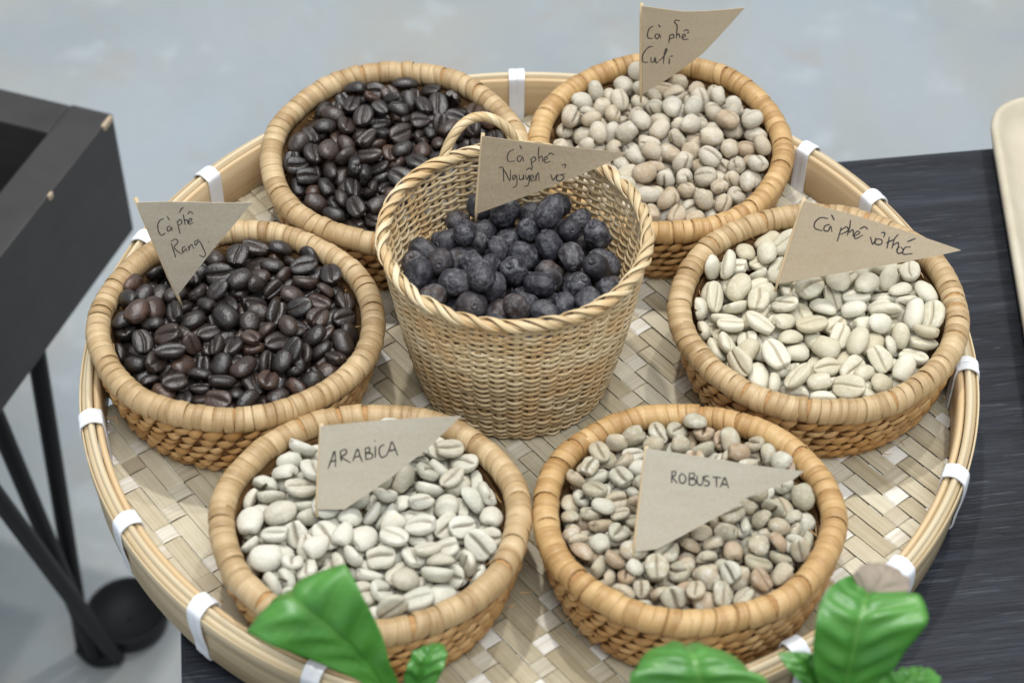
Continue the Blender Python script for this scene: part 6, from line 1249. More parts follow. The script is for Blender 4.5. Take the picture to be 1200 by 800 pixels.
# ------------------------------------------------------------------ paper flags on toothpicks
FLAGS = {
    'rang': {'o': [-0.1311, 0.0093, 0.044], 'lean': 12, 'yaw': 0, 'poly': [[-10.5, 39.2], [10.47, 39.94], [31.32, 39.29], [15.61, 20.3], [0.25, -0.75]], 'stick': [[-10.97, 40.6], [1.92, -6.77]], 'ink': [[[-1.3, 32.53], [-2.72, 31.9], [-3.71, 30.02], [-3.72, 27.2], [-2.78, 25.63], [-1.33, 26.58]], [[1.11, 29.41], [-0.1, 29.22], [-0.55, 27.96], [0.1, 27.34], [1.18, 28.97], [1.2, 27.53]], [[-0.01, 33.59], [0.8, 31.91]], [[3.51, 31.91], [3.79, 29.1], [4.1, 26.59]], [[3.63, 31.48], [4.76, 32.54], [5.19, 31.29], [4.15, 30.04]], [[4.64, 35.34], [5.6, 37.08], [6.5, 37.45]], [[6.04, 34.72], [6.16, 32.54], [6.35, 30.36]], [[6.22, 31.92], [7.08, 32.54], [7.48, 30.86]], [[7.8, 31.49], [8.98, 32.55], [8.49, 33.17], [7.76, 32.23], [7.84, 30.67], [9.43, 31.49]], [[7.67, 34.85], [8.58, 35.97], [9.63, 35.04]], [[0.46, 22.48], [0.98, 19.31], [1.52, 16.32]], [[0.4, 23.05], [2.14, 24.19], [2.95, 22.93], [1.37, 20.58], [3.09, 18.49], [4.31, 18.11]], [[5.69, 21.23], [4.43, 20.59], [4.47, 18.68], [5.71, 20.27], [5.98, 19.0]], [[6.64, 21.54], [6.86, 19.64], [6.97, 20.91], [7.95, 22.18], [8.57, 20.53]], [[10.71, 24.4], [9.26, 23.45], [9.4, 21.87], [10.82, 23.77], [11.83, 21.56], [12.76, 18.38], [11.72, 17.1], [10.43, 18.06]], [[14.08, 23.65], [14.33, 23.46]]]},
    'culi': {'o': [0.0471, 0.1274, 0.046], 'lean': 8, 'yaw': 0, 'poly': [[-1.65, 39.65], [14.83, 38.16], [39.74, 38.98], [23.49, 19.2], [11.21, 8.07], [0.39, -0.81]], 'stick': [[-1.68, 40.42], [-0.12, -5.69]], 'ink': [[[3.33, 31.01], [1.74, 29.68], [1.14, 27.01], [1.69, 25.4], [3.35, 25.41]], [[5.86, 27.55], [4.45, 27.28], [4.27, 25.94], [5.25, 25.41], [6.02, 27.29], [6.43, 25.52]], [[5.33, 31.81], [6.19, 30.64]], [[10.13, 27.56], [9.99, 25.69], [9.84, 23.81]], [[10.01, 27.03], [11.3, 27.83], [11.75, 26.5], [10.22, 25.69]], [[13.81, 34.05], [12.15, 34.2], [11.74, 33.15], [12.75, 31.82], [12.78, 28.63], [12.73, 25.96]], [[12.76, 27.14], [13.66, 28.1], [14.23, 26.23]], [[14.93, 26.5], [16.32, 27.2], [15.79, 28.11], [15.04, 27.04], [15.69, 25.7], [17.57, 25.97]], [[15.48, 29.44], [16.63, 30.08], [17.61, 29.44]], [[16.95, 28.54], [17.69, 28.96]], [[3.52, 21.65], [2.1, 21.38], [0.51, 19.48], [-0.47, 16.77], [0.01, 14.33], [1.93, 14.33]], [[3.02, 16.78], [3.12, 14.61], [4.3, 14.88], [4.69, 16.78], [5.14, 14.34], [6.21, 15.05]], [[6.43, 15.43], [8.01, 17.33], [9.29, 20.58], [8.7, 20.85], [8.25, 17.33], [8.17, 14.07]], [[10.43, 16.8], [10.47, 14.08]], [[10.62, 17.77], [11.81, 17.99]]]},
    'nguyen': {'o': [-0.0193, 0.03, 0.066], 'lean': 16, 'yaw': 0, 'poly': [[2.08, 31.24], [28.44, 28.27], [55.23, 24.94], [44.16, 19.47], [22.38, 9.8], [0.0, 0.0]], 'stick': [[2.39, 31.91], [-0.66, -4.22]], 'ink': [[[13.63, 26.46], [11.9, 25.39], [11.17, 23.24], [11.66, 21.62], [13.88, 21.9]], [[16.59, 23.89], [15.11, 23.68], [14.87, 22.17], [15.86, 21.74], [16.74, 23.52], [17.19, 21.74]], [[15.69, 28.07], [16.48, 26.74]], [[19.8, 22.99], [20.06, 21.1], [20.32, 18.94]], [[19.55, 22.45], [21.02, 23.69], [21.53, 22.45], [20.15, 21.37]], [[22.71, 27.82], [22.49, 25.41], [22.77, 21.75]], [[22.75, 23.15], [23.73, 24.07], [24.1, 21.76]], [[24.49, 22.46], [25.71, 23.0], [25.46, 23.91], [24.58, 23.0], [24.99, 21.54], [26.96, 21.92]], [[25.95, 24.34], [26.92, 25.26], [28.16, 24.51]], [[8.1, 18.91], [9.59, 18.92], [9.93, 13.49]], [[9.69, 18.81], [10.92, 16.48], [12.16, 14.04], [12.41, 18.38]], [[14.39, 16.22], [13.25, 15.94], [13.4, 14.31], [14.54, 15.95], [14.65, 12.41], [13.26, 11.04]], [[15.63, 16.49], [15.73, 14.59], [16.87, 14.86], [17.11, 16.49], [17.27, 14.48]], [[17.86, 16.5], [18.36, 14.59], [19.34, 16.5], [18.87, 12.41], [17.38, 11.86]], [[19.6, 14.87], [20.84, 15.41], [20.33, 16.34], [19.6, 15.41], [20.0, 14.05], [21.59, 14.6]], [[18.1, 18.29], [19.33, 19.21], [20.32, 18.29]], [[21.57, 16.5], [21.69, 14.33], [21.82, 15.96], [22.55, 17.43], [22.83, 14.33]], [[27.01, 17.06], [28.03, 14.61], [29.49, 17.06]], [[30.73, 16.79], [29.5, 16.25], [29.27, 14.62], [30.76, 14.35], [31.98, 15.98], [30.73, 16.79], [32.46, 17.07]], [[30.92, 20.58], [32.4, 20.86], [32.18, 19.5]]]},
    'voth': {'o': [0.0928, 0.0137, 0.046], 'lean': 30, 'yaw': -6, 'poly': [[6.49, 31.88], [24.9, 28.43], [44.01, 24.06], [64.82, 18.23], [55.81, 15.62], [26.96, 7.93], [0.0, 0.0]], 'stick': [[6.71, 32.86], [-0.96, -3.35]], 'ink': [[[15.75, 26.31], [13.05, 26.42], [11.14, 24.43], [11.34, 22.29], [14.11, 21.57]], [[16.55, 24.22], [14.83, 23.47], [14.68, 21.92], [16.19, 21.72], [16.91, 23.63], [17.59, 21.52]], [[16.79, 27.92], [17.99, 25.98]], [[20.8, 23.61], [20.3, 20.79], [19.83, 18.28]], [[20.62, 22.36], [22.57, 23.86], [23.3, 22.56], [20.77, 20.83]], [[23.79, 26.6], [23.77, 23.82], [23.18, 20.7]], [[23.67, 21.84], [25.05, 22.99], [25.29, 20.55]], [[26.15, 20.92], [27.54, 21.95], [26.87, 22.7], [25.79, 21.51], [26.26, 19.81], [28.79, 21.42]], [[27.39, 23.48], [29.08, 24.46], [30.35, 23.7]], [[31.52, 21.01], [32.7, 18.32], [33.63, 20.86]], [[34.55, 20.62], [33.46, 19.61], [33.88, 18.41], [35.66, 18.54], [35.8, 20.09], [34.44, 20.49]], [[35.22, 22.82], [36.59, 22.8], [36.3, 21.05]], [[38.34, 21.51], [38.15, 19.34], [37.9, 17.16]], [[37.39, 19.16], [40.21, 20.73]], [[41.49, 22.67], [40.21, 20.73], [39.68, 17.29]], [[39.86, 18.42], [41.82, 19.62], [41.81, 16.84]], [[42.57, 18.13], [41.49, 17.12], [42.24, 15.63], [43.92, 16.68], [42.87, 18.15]], [[46.42, 18.42], [44.38, 17.95], [43.69, 16.05], [44.64, 15.5], [47.28, 16.01]], [[45.04, 20.16], [47.86, 21.61]]]},
    'arab': {'o': [-0.0712, -0.0943, 0.045], 'lean': 34, 'yaw': 0, 'poly': [[1.64, 28.48], [23.99, 30.26], [48.28, 32.05], [36.63, 20.08], [23.77, 9.79], [9.12, -0.28], [0.0, -0.0]], 'stick': [[1.94, 29.35], [-0.34, -2.96]], 'ink': [[[3.8, 13.95], [4.94, 16.93], [6.13, 19.85], [6.29, 14.47]], [[4.33, 16.26], [6.57, 16.78]], [[7.96, 20.11], [8.08, 18.06], [8.2, 16.27]], [[7.96, 19.85], [9.6, 20.37], [9.93, 19.09], [8.32, 17.81], [9.7, 16.78], [11.27, 15.76]], [[12.02, 16.28], [13.57, 20.38], [14.38, 18.18], [15.15, 16.13]], [[12.54, 17.71], [14.53, 18.07]], [[16.2, 20.64], [16.35, 16.8]], [[16.2, 20.64], [17.54, 20.89], [17.52, 19.51], [16.52, 19.0], [18.26, 18.85], [18.49, 17.42], [16.49, 16.8]], [[19.53, 21.41], [19.48, 17.32]], [[19.3, 23.3], [19.55, 23.1]], [[22.5, 21.93], [21.01, 20.9], [20.83, 18.85], [21.71, 17.42], [23.21, 18.19]], [[23.21, 18.09], [24.22, 20.4], [25.14, 22.7], [26.93, 18.1]], [[23.97, 19.63], [26.2, 20.14]]]},
    'robu': {'o': [0.0343, -0.1105, 0.043], 'lean': 40, 'yaw': -4, 'poly': [[1.81, 34.46], [19.47, 32.6], [36.26, 30.71], [53.52, 29.69], [50.38, 26.7], [42.28, 22.86], [34.16, 19.01], [31.01, 15.71], [20.76, 9.45], [7.5, 1.29], [0.0, -0.0]], 'stick': [[2.06, 35.03], [-0.41, -2.88]], 'ink': [[[10.73, 27.32], [10.78, 23.47]], [[10.57, 27.2], [11.85, 27.27], [11.76, 25.96], [10.83, 25.51], [11.67, 24.54], [12.62, 23.46]], [[13.94, 26.82], [13.18, 25.47], [13.72, 23.64], [15.05, 23.88], [15.29, 25.59], [13.94, 26.82]], [[16.44, 26.96], [16.54, 23.11]], [[16.44, 26.96], [18.01, 26.87], [17.91, 25.57], [16.65, 25.16], [18.51, 24.81], [18.32, 23.21], [16.54, 23.11]], [[18.98, 26.36], [19.11, 24.11], [20.0, 23.14], [20.96, 23.93], [20.94, 26.19]], [[22.89, 26.3], [21.5, 26.11], [21.57, 24.98], [23.0, 24.32], [22.78, 23.18], [21.39, 23.1]], [[24.01, 26.08], [26.8, 25.95]], [[25.3, 25.98], [25.59, 22.77]], [[26.7, 22.83], [27.45, 24.4], [28.08, 26.02], [29.49, 22.71]], [[27.2, 23.82], [28.99, 23.81]]]},
}
FLAB = {
    'rang': 'brown paper flag lettered Cà phê Rang, in the left basket of roasted beans',
    'culi': 'brown paper flag lettered Cà phê Culi, in the back basket',
    'nguyen': 'brown paper flag lettered Cà phê Nguyên vỏ, in the tall middle basket',
    'voth': 'brown paper flag lettered Cà phê vỏ thóc, in the right basket',
    'arab': 'brown paper flag lettered ARABICA, in the front left basket',
    'robu': 'brown paper flag lettered ROBUSTA, in the front right basket',
}
BEND = {'rang': 0.0012, 'culi': 0.0022, 'nguyen': 0.0016, 'voth': 0.0035, 'arab': -0.0020, 'robu': -0.0015}
for key, F in FLAGS.items():
    yw, L = R_(F['yaw']), R_(F['lean'])
    h = Vector((math.cos(yw), math.sin(yw), 0))
    up = Vector((-math.sin(yw) * math.sin(L), math.cos(yw) * math.sin(L), math.cos(L)))
    nz = h.cross(up)
    mt = Matrix((h, up, nz)).transposed().to_4x4()
    mt.translation = Vector(F['o'])
    fo = empty('paper_flag', mt, FLAB[key], 'flag', 'paper flags in the baskets')
    poly = np.array(F['poly']) * 0.001
    xm = poly[:, 0].max()
    bend = BEND[key]

    def fz(x, y, xm=xm, bend=bend):
        u_ = max(0.0, x / xm)
        return bend * math.sin(u_ * 2.6) + 0.6 * bend * u_ * u_ * math.sin(y * 90 + 1)

    bm = bmesh.new()
    vs = [bm.verts.new((x, y, 0)) for x, y in poly]
    bm.faces.new(vs)
    bmesh.ops.triangulate(bm, faces=bm.faces)
    for _ in range(4):
        long = [e for e in bm.edges if e.calc_length() > 0.0045]
        if long:
            bmesh.ops.subdivide_edges(bm, edges=long, cuts=1)
            bmesh.ops.triangulate(bm, faces=bm.faces)
    for v in bm.verts:
        v.co.z = fz(v.co.x, v.co.y)
    bm.normal_update()
    if sum(f.normal.z for f in bm.faces) < 0:
        bmesh.ops.reverse_faces(bm, faces=bm.faces)
    top = bm.faces[:]
    ex = bmesh.ops.extrude_face_region(bm, geom=top)
    for v in [g for g in ex['geom'] if isinstance(g, bmesh.types.BMVert)]:
        v.co.z += 0.00035
    bmesh.ops.recalc_face_normals(bm, faces=bm.faces)
    me = bpy.data.meshes.new('paper')
    bm.to_mesh(me)
    bm.free()
    me.polygons.foreach_set('use_smooth', [False] * len(me.polygons))
    link('paper', me, M['paper_tan' if key in ('culi', 'voth', 'nguyen') else 'paper'], fo)
    (sx, sy), (ex_, ey) = np.array(F['stick']) * 0.001
    mb = MB()
    pth = [(sx + (ex_ - sx) * q, sy + (ey - sy) * q, -0.0007) for q in np.linspace(0, 1, 8)]
    sweep(mb, pth, circ_prof(0.0008, n=10), nrm=(0, 0, 1), taper=[0.9, 1, 1, 1, 1, 1, 0.9, 0.45])
    link('toothpick', mb.mesh('toothpick'), M['toothpick'], fo)
    mb = MB()
    for stq in F['ink']:
        p2 = cr(np.array(stq) * 0.001, 5)
        p3 = [(x, y, fz(x, y) + 0.00040) for x, y in p2]
        n_ = len(p3)
        w_ = 0.00026 if key not in ('nguyen', 'rang') else 0.00021
        tp = [0.75 + 0.35 * math.sin(PI * (i + 0.5) / n_) + rnd.uniform(-0.12, 0.12) for i in range(n_)]
        sweep(mb, p3, circ_prof(0.00006, w_, 6), nrm=(0, 0, 1), taper=tp)
    link('handwriting', mb.mesh('handwriting'), M['ink'], fo)

# ------------------------------------------------------------------ black box on hairpin legs, left
def mk_blackwood():
    g = NG('black_painted_board')
    n1 = g.noise(g.coord('Object'), 40.0, 4.0, 0.6)
    n2 = g.noise(g.coord('Object', (4, 4, 60)), 6.0, 3.0, 0.6)
    c = g.ramp(g.math('ADD', g.math('MULTIPLY', n1, 0.5), g.math('MULTIPLY', n2, 0.5)), [(0.3, (0.024, 0.023, 0.024)), (0.7, (0.044, 0.041, 0.041))])
    g.bump(n1, 0.15, 0.001)
    return g.done(c, 0.5, 0.45)


mbw = mk_blackwood()
ZB, ZT = FLOOR_Z + 0.275, FLOOR_Z + 0.355
BC = Vector((-0.2110, 0.2745, 0))       # back right corner
BA = math.atan2(0.1079, 0.0382)         # direction of the right side, pointing back
bxm = Matrix.Translation((BC.x, BC.y, FLOOR_Z)) @ Matrix.Rotation(BA - PI / 2, 4, 'Z')
bx = empty('planter_box', bxm, 'black open wooden box on black hairpin legs standing on the floor', 'box')
BW, BL, TH = 0.34, 0.36, 0.024
zb, zt = ZB - FLOOR_Z, ZT - FLOOR_Z


def bevbox(name, x0, x1, y0, y1, z0, z1, mat, par, bev=0.0012):
    m_ = MB()
    box(m_, x0, x1, y0, y1, z0, z1, bev)
    return link(name, m_.mesh(name, False), mat, par)


sr = bevbox('side_panel', -TH, 0, -BL, 0, zb, zt, mbw, bx)
bevbox('side_panel', -BW, -BW + TH, -BL, 0, zb, zt, mbw, bx)
sb = bevbox('end_panel', -BW + TH + 0.0003, -TH - 0.0003, -TH, -0.0004, zb + 0.0004, zt - 0.0005, mbw, bx)
bevbox('end_panel', -BW + TH + 0.0003, -TH - 0.0003, -BL + 0.0004, -BL + TH, zb + 0.0004, zt - 0.0005, mbw, bx)
bevbox('bottom_panel', -BW + TH + 0.0003, -TH - 0.0003, -BL + TH + 0.0003, -TH - 0.0003, zb + 0.001, zb + 0.010, mbw, bx)
M['chip'] = mat_simple('bare_wood_chip', (0.50, 0.40, 0.28), 0.7, 0.2, 300, 0.25, 0.3)
for (cx_, cy_, ln_, wd_) in ((0.0002, -0.0065, 0.0045, 0.0014), (0.0002, -0.066, 0.0018, 0.0009)):
    m_ = MB()
    box(m_, cx_ - wd_, cx_ + 0.0006, cy_ - ln_, cy_ + ln_, zt - 0.003, zt + 0.0004, 0.0005)
    link('paint_chip', m_.mesh('paint_chip', False), M['chip'], sr)
inv = bxm.inverted()
foot = inv @ Vector((-0.257, 0.1879, FLOOR_Z))


def rod(name, pts, r, mat, par):
    m_ = MB()
    sweep(m_, cr(pts, 8), circ_prof(r, n=12), nrm=(0.31, 0.9, 0.2))
    return link(name, m_.mesh(name), mat, par)


def hairpin(fx, fy, s1):
    rr = 0.0050
    zz = rr + 0.0005
    tops = [(fx + 0.004, fy + 0.006), (fx - 0.006 * s1, fy - 0.030), (fx + 0.012, fy - 0.075)]
    lg = []
    for k, (tx_, ty_) in enumerate(tops):
        ex, ey = fx + (k - 1) * 0.011 * s1, fy - 0.003 + abs(k - 1) * 0.004
        rod('leg', [(tx_, ty_, zb), (tx_ * 0.7 + ex * 0.3, ty_ * 0.7 + ey * 0.3, zb * 0.7 + zz * 0.3), (tx_ * 0.1 + ex * 0.9, ty_ * 0.1 + ey * 0.9, zb * 0.1 + zz * 0.9), (ex, ey, zz)], rr, M['black_rod'], bx)
    rod('foot_bend', [(fx - 0.013, fy + 0.001, zz), (fx, fy - 0.004, zz), (fx + 0.013, fy + 0.001, zz + 0.002)], rr * 0.98, M['black_rod'], bx)


hairpin(foot.x, foot.y, 1)
hairpin(-BW + 0.04, foot.y, 1)
hairpin(-BW + 0.04, foot.y - 0.16, 1)
hairpin(foot.x, foot.y - 0.16, 1)

# round black pot on the floor behind the leg
pt = Matrix.Translation((-0.2425, 0.214, FLOOR_Z))
pot = empty('round_pot', pt, 'small round black pot on the floor behind the hairpin leg', 'pot')
pr = [(0.001, 0.0005), (0.021, 0.0005), (0.0235, 0.003), (0.0255, 0.013), (0.0256, 0.0150), (0.0246, 0.0158), (0.0232, 0.0150), (0.0215, 0.006), (0.001, 0.005)]
P = np.array([[(r * math.cos(q), r * math.sin(q), z) for r, z in pr] for q in np.arange(48) * 2 * PI / 48])
mb = MB()
mb.grid(P, cu=True)
link('pot_body', mb.mesh('pot_body'), M['black_pot'], pot)

# ------------------------------------------------------------------ pale dish at the right edge
def rr_outline(w, h, rad, n=8):
    pts = []
    for cx_, cy_, a0 in ((w - rad, h - rad, 0), (rad, h - rad, 90), (rad, rad, 180), (w - rad, rad, 270)):
        for k in range(n + 1):
            a = R_(a0 + 90 * k / n)
            pts.append((cx_ + rad * math.cos(a), cy_ + rad * math.sin(a)))
    return np.array(pts)


g = NG('pale_stoneware')
n1 = g.noise(g.coord('Object'), 30.0, 4.0, 0.6)
n2 = g.noise(g.coord('Object', (1, 1, 1), (2, 3, 1)), 700.0, 3.0, 0.6)
c_ = g.ramp(n1, [(0.3, (0.46, 0.40, 0.29)), (0.7, (0.57, 0.52, 0.41))])
c_ = g.mix(g.ramp(n2, [(0.66, (0,)), (0.76, (0.5,))]), c_, (0.35, 0.30, 0.22))
g.bump(n2, 0.2, 0.0005)
M['dish'] = g.done(c_, 0.45, 0.45)
dm = Matrix.Translation((0.2025, 0.1715, TABLE_Z)) @ Matrix.Rotation(R_(-3.5), 4, 'Z')
dish = empty('serving_dish', dm, 'pale speckled rectangular dish with rounded corners at the right edge', 'dish')
DW, DL = 0.20, 0.30
levels = [(0.012, 0.0006, 0), (0.006, 0.0006, 0), (0.0025, 0.004, 0), (0.0, 0.0135, 0), (0.0006, 0.0150, 0), (0.0020, 0.0156, 0), (0.0036, 0.0148, 0), (0.0060, 0.0105, 0), (0.0125, 0.0055, 0), (0.020, 0.0042, 0), (0.05, 0.0040, 0), (0.095, 0.0040, 0)]
rows_ = []
for ins, z, _ in levels:
    o_ = rr_outline(DW - 2 * ins, DL - 2 * ins, max(0.002, 0.022 - ins))
    o_ = o_ + ins
    wv = 0.0005 * np.sin(np.arange(len(o_)) * 1.3)
    rows_.append(np.stack([o_[:, 0] + wv, o_[:, 1] - DL + wv, np.full(len(o_), z)], 1))
mb = MB()
mb.grid(np.stack(rows_, 1), cu=True)
link('dish_body', mb.mesh('dish_body'), M['dish'], dish)

# ------------------------------------------------------------------ coffee plants in front of the tray
def mk_leaf():
    g = NG('coffee_leaf')
    uv = g.n('ShaderNodeTexCoord').outputs['UV']
    n1 = g.noise(g.coord('Object'), 60.0, 3.0, 0.5)
    c = g.ramp(n1, [(0.3, (0.060, 0.26, 0.035)), (0.7, (0.12, 0.40, 0.05))])
    sx_ = g.n('ShaderNodeSeparateXYZ', Vector=uv)
    mid = g.math('ABSOLUTE', g.math('SUBTRACT', sx_.outputs[1], 0.5))
    c = g.mix(g.ramp(mid, [(0.0, (0.7,)), (0.03, (0.0,))]), c, (0.20, 0.46, 0.08))
    fr = g.math('FRACT', g.math('SUBTRACT', g.math('MULTIPLY', sx_.outputs[0], 8.0), g.math('MULTIPLY', mid, 2.2)))
    vn = g.math('ABSOLUTE', g.math('SUBTRACT', fr, 0.5))
    c = g.mix(g.ramp(vn, [(0.0, (0.55,)), (0.07, (0.0,))]), c, (0.17, 0.44, 0.07))
    n9 = g.noise(g.coord('Object'), 260.0, 4.0, 0.7)
    c = g.mix(g.ramp(n9, [(0.60, (0,)), (0.75, (0.4,))]), c, (0.15, 0.33, 0.05))
    g.bump(g.noise(g.coord('Object'), 500.0, 3.0, 0.6), 0.25, 0.0006)
    m_ = g.done(c, 0.45, 0.8, **{'Coat Weight': 0.7, 'Coat Roughness': 0.28})
    tr = g.n('ShaderNodeBsdfTranslucent', Color=(0.20, 0.58, 0.05))
    mx = g.n('ShaderNodeMixShader', Fac=0.35)
    g.t.links.new(g.b.outputs[0], mx.inputs[1])
    g.t.links.new(tr.outputs[0], mx.inputs[2])
    g.t.links.new(mx.outputs[0], g.out.inputs['Surface'])
    return m_


M['leaf'] = mk_leaf()
M['withered'] = mat_simple('withered_leaf', (0.30, 0.25, 0.20), 0.7, 0.2, 120, 0.25, 0.3)
M['stem'] = mat_simple('green_stem', (0.12, 0.22, 0.05), 0.5, 0.4, 120, 0.25, 0.3)
LEAVES = {
    'a': [['leaf', [[[-0.0397, -0.1782, 0.048], [-0.0386, -0.1779, 0.0483], [-0.0376, -0.1775, 0.0487]], [[-0.0516, -0.1782, 0.0671], [-0.0485, -0.1751, 0.0701], [-0.041, -0.1766, 0.0687]], [[-0.0681, -0.1794, 0.0813], [-0.0577, -0.1748, 0.0858], [-0.0455, -0.1726, 0.0879]], [[-0.0815, -0.1782, 0.09], [-0.069, -0.1712, 0.0969], [-0.0531, -0.165, 0.103]], [[-0.0815, -0.1705, 0.0823], [-0.0717, -0.1623, 0.0904], [-0.056, -0.1576, 0.095]], [[-0.0772, -0.1554, 0.0704], [-0.0703, -0.1499, 0.0758], [-0.0617, -0.1473, 0.0784]]]], ['leaf', [[[-0.037, -0.1735, 0.0399], [-0.0362, -0.1731, 0.0403], [-0.0355, -0.1727, 0.0406]], [[-0.0387, -0.172, 0.0541], [-0.0345, -0.1714, 0.0547], [-0.0299, -0.172, 0.0541]], [[-0.0379, -0.1702, 0.0622], [-0.0325, -0.1694, 0.063], [-0.0266, -0.1702, 0.0623]], [[-0.0352, -0.1654, 0.0643], [-0.0298, -0.1647, 0.0651], [-0.0257, -0.1658, 0.064]], [[-0.0306, -0.1599, 0.0596], [-0.0288, -0.1595, 0.06], [-0.0269, -0.16, 0.0595]]]]],
    'b': [['leaf', [[[0.0516, -0.1939, 0.0517], [0.0526, -0.1938, 0.0519], [0.0536, -0.1939, 0.0517]], [[0.0313, -0.1942, 0.0744], [0.0494, -0.1924, 0.0761], [0.0706, -0.195, 0.0736]], [[0.0274, -0.1928, 0.0847], [0.0469, -0.19, 0.0874], [0.0682, -0.1931, 0.0844]], [[0.0293, -0.1865, 0.087], [0.0456, -0.1839, 0.0896], [0.0622, -0.1873, 0.0862]], [[0.0357, -0.1768, 0.0813], [0.0446, -0.1755, 0.0825], [0.0561, -0.1778, 0.0803]], [[0.0423, -0.1684, 0.0704], [0.0459, -0.1682, 0.0706], [0.0499, -0.1687, 0.0701]]]], ['leaf', [[[0.091, -0.1854, 0.0601], [0.092, -0.1854, 0.0601], [0.093, -0.1854, 0.0601]], [[0.083, -0.1838, 0.0744], [0.0917, -0.1838, 0.0744], [0.1009, -0.1834, 0.0747]], [[0.0806, -0.1824, 0.086], [0.0921, -0.1824, 0.086], [0.1071, -0.1818, 0.0865]], [[0.0806, -0.1781, 0.0965], [0.0933, -0.1781, 0.0966], [0.1123, -0.1781, 0.0966]], [[0.0835, -0.1709, 0.0998], [0.095, -0.1723, 0.0984], [0.1121, -0.1726, 0.0981]], [[0.0888, -0.1646, 0.0984], [0.0969, -0.1672, 0.0958], [0.1091, -0.1668, 0.0961]], [[0.0934, -0.1611, 0.0967], [0.0984, -0.1646, 0.0932], [0.1038, -0.1657, 0.0922]]]], ['withered_tip', [[[0.0929, -0.1621, 0.0976], [0.0976, -0.1665, 0.0933], [0.1041, -0.167, 0.0927]], [[0.0938, -0.1615, 0.0988], [0.1, -0.1648, 0.0955], [0.1079, -0.1661, 0.0943]], [[0.0954, -0.1596, 0.0981], [0.1023, -0.1616, 0.0962], [0.1098, -0.1642, 0.0936]], [[0.0985, -0.157, 0.0955], [0.104, -0.1577, 0.0949], [0.1095, -0.1599, 0.0928]], [[0.1022, -0.1548, 0.0927], [0.105, -0.1551, 0.0923], [0.1072, -0.1558, 0.0916]]]], ['leaf', [[[0.0872, -0.1866, 0.0564], [0.0883, -0.1866, 0.0564], [0.0893, -0.1862, 0.0567]], [[0.0803, -0.1817, 0.0688], [0.0838, -0.1812, 0.0693], [0.0881, -0.1798, 0.0707]], [[0.0748, -0.1801, 0.0755], [0.0793, -0.1783, 0.0772], [0.084, -0.1771, 0.0784]], [[0.0718, -0.1755, 0.0775], [0.0753, -0.1751, 0.0778], [0.079, -0.1753, 0.0776]]]], ['leaf', [[[0.0988, -0.1876, 0.0579], [0.1001, -0.1876, 0.0579], [0.1014, -0.1876, 0.0579]], [[0.0992, -0.1827, 0.0729], [0.1062, -0.1854, 0.0703], [0.1162, -0.189, 0.0668]], [[0.1039, -0.1813, 0.0768], [0.1103, -0.1829, 0.0753], [0.1191, -0.1859, 0.0723]], [[0.1091, -0.1786, 0.0743], [0.1141, -0.1788, 0.0742], [0.1191, -0.1802, 0.0728]], [[0.1147, -0.1753, 0.07], [0.1167, -0.1755, 0.0698], [0.1188, -0.176, 0.0693]]]]],
}


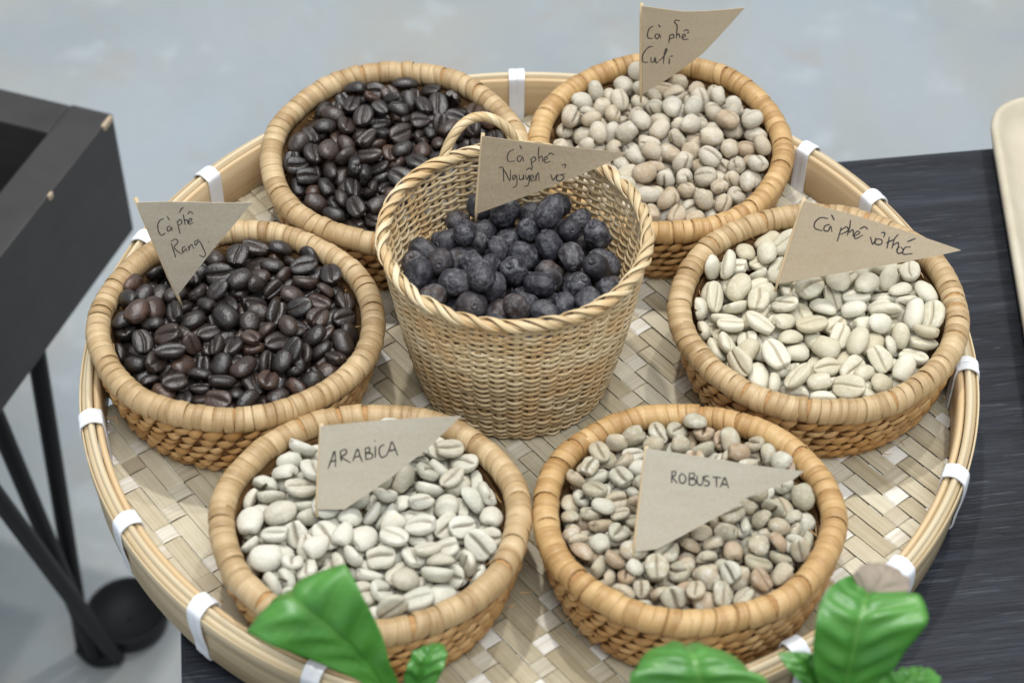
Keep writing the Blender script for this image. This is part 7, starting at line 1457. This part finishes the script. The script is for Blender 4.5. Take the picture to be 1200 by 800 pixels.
def leaf(rows, par, nm, nveins, inv):
    A = np.array(rows)                        # (n,3,3)
    fl_ = cr(A.reshape(len(A), 9), 7).reshape(-1, 3, 3)
    n = len(fl_)
    m = 25
    P = np.zeros((n, m, 3))
    for i in range(n):
        l, c, r = fl_[i]
        for j in range(m):
            t = -1 + 2 * j / (m - 1)
            P[i, j] = c * (1 - t * t) + (l * (t * (t - 1) / 2) + r * (t * (t + 1) / 2))
    du = np.gradient(P, axis=0)
    dv = np.gradient(P, axis=1)
    N = np.cross(du, dv)
    N /= np.linalg.norm(N, axis=2)[:, :, None] + 1e-12
    if N[n // 2, m // 2, 2] < 0:
        N = -N
    ss = np.linspace(0, 1, n)[:, None]
    tt_ = np.abs(np.linspace(-1, 1, m))[None]
    env = np.sin(PI * np.clip(ss, 0, 1)) ** 0.5
    d = 0.0013 * np.cos(2 * PI * (ss * nveins - tt_ * 1.1)) * env * np.clip(tt_ * 3, 0, 1) * (1 - 0.85 * tt_)
    d = d - 0.0012 * np.exp(-(tt_ / 0.10) ** 2) * env
    d = d + 0.0007 * np.sin(2 * PI * ss * 4.3 + 1) * tt_ ** 3 * env
    if nm != 'leaf':
        d = d * 0.6 + 0.0005
    P = P + N * d[:, :, None]
    P = P @ np.array(inv)[:3, :3].T + np.array(inv)[:3, 3]
    mb = MB()
    mb.grid(P)
    mb.uv = []
    for i in range(n - 1):
        for j in range(m - 1):
            mb.uv += [(i / n, j / (m - 1)), ((i + 1) / n, j / (m - 1)), ((i + 1) / n, (j + 1) / (m - 1)), (i / n, (j + 1) / (m - 1))]
    o = link(nm, mb.mesh(nm), M['leaf'] if nm == 'leaf' else M['withered'], par)
    sd = o.modifiers.new('thick', 'SOLIDIFY')
    sd.thickness = 0.00022
    sd.offset = 0
    return o


PL = {'a': ((-0.036, -0.205), 'green coffee seedling whose leaves overlap the front of the ARABICA basket'),
      'b': ((0.085, -0.215), 'green coffee seedling with a withered leaf tip, in front of the ROBUSTA basket')}
for key, lst in LEAVES.items():
    (px_, py_), lab = PL[key]
    pm = Matrix.Translation((px_, py_, TABLE_Z))
    pl = empty('coffee_plant', pm, lab, 'plant', 'coffee seedlings in front of the tray')
    inv_ = pm.inverted()
    hub = Vector((0, 0, 0.045))
    m_ = MB()
    sweep(m_, cr([(0, 0, 0.0), (0.001, 0.001, 0.02), (0, 0, 0.047)], 6), circ_prof(0.0016, n=8), nrm=(1, 0, 0))
    link('stem', m_.mesh('stem'), M['stem'], pl)
    last = None
    for nm, rows in lst:
        if nm == 'leaf':
            last = leaf(rows, pl, nm, 8 if len(rows) > 5 else 6, inv_)
            b0 = inv_ @ Vector(rows[0][1])
            m_ = MB()
            md = (hub + b0) / 2 + Vector((0, 0, 0.003))
            sweep(m_, cr([tuple(hub), tuple(md), tuple(b0)], 6), circ_prof(0.0009, n=7), nrm=(0.2, 1, 0.1))
            link('leaf_stalk', m_.mesh('leaf_stalk'), M['stem'], pl)
        else:
            o = leaf(rows, last, nm, 3, inv_)
            o['label'] = 'withered grey brown tip of the leaf'
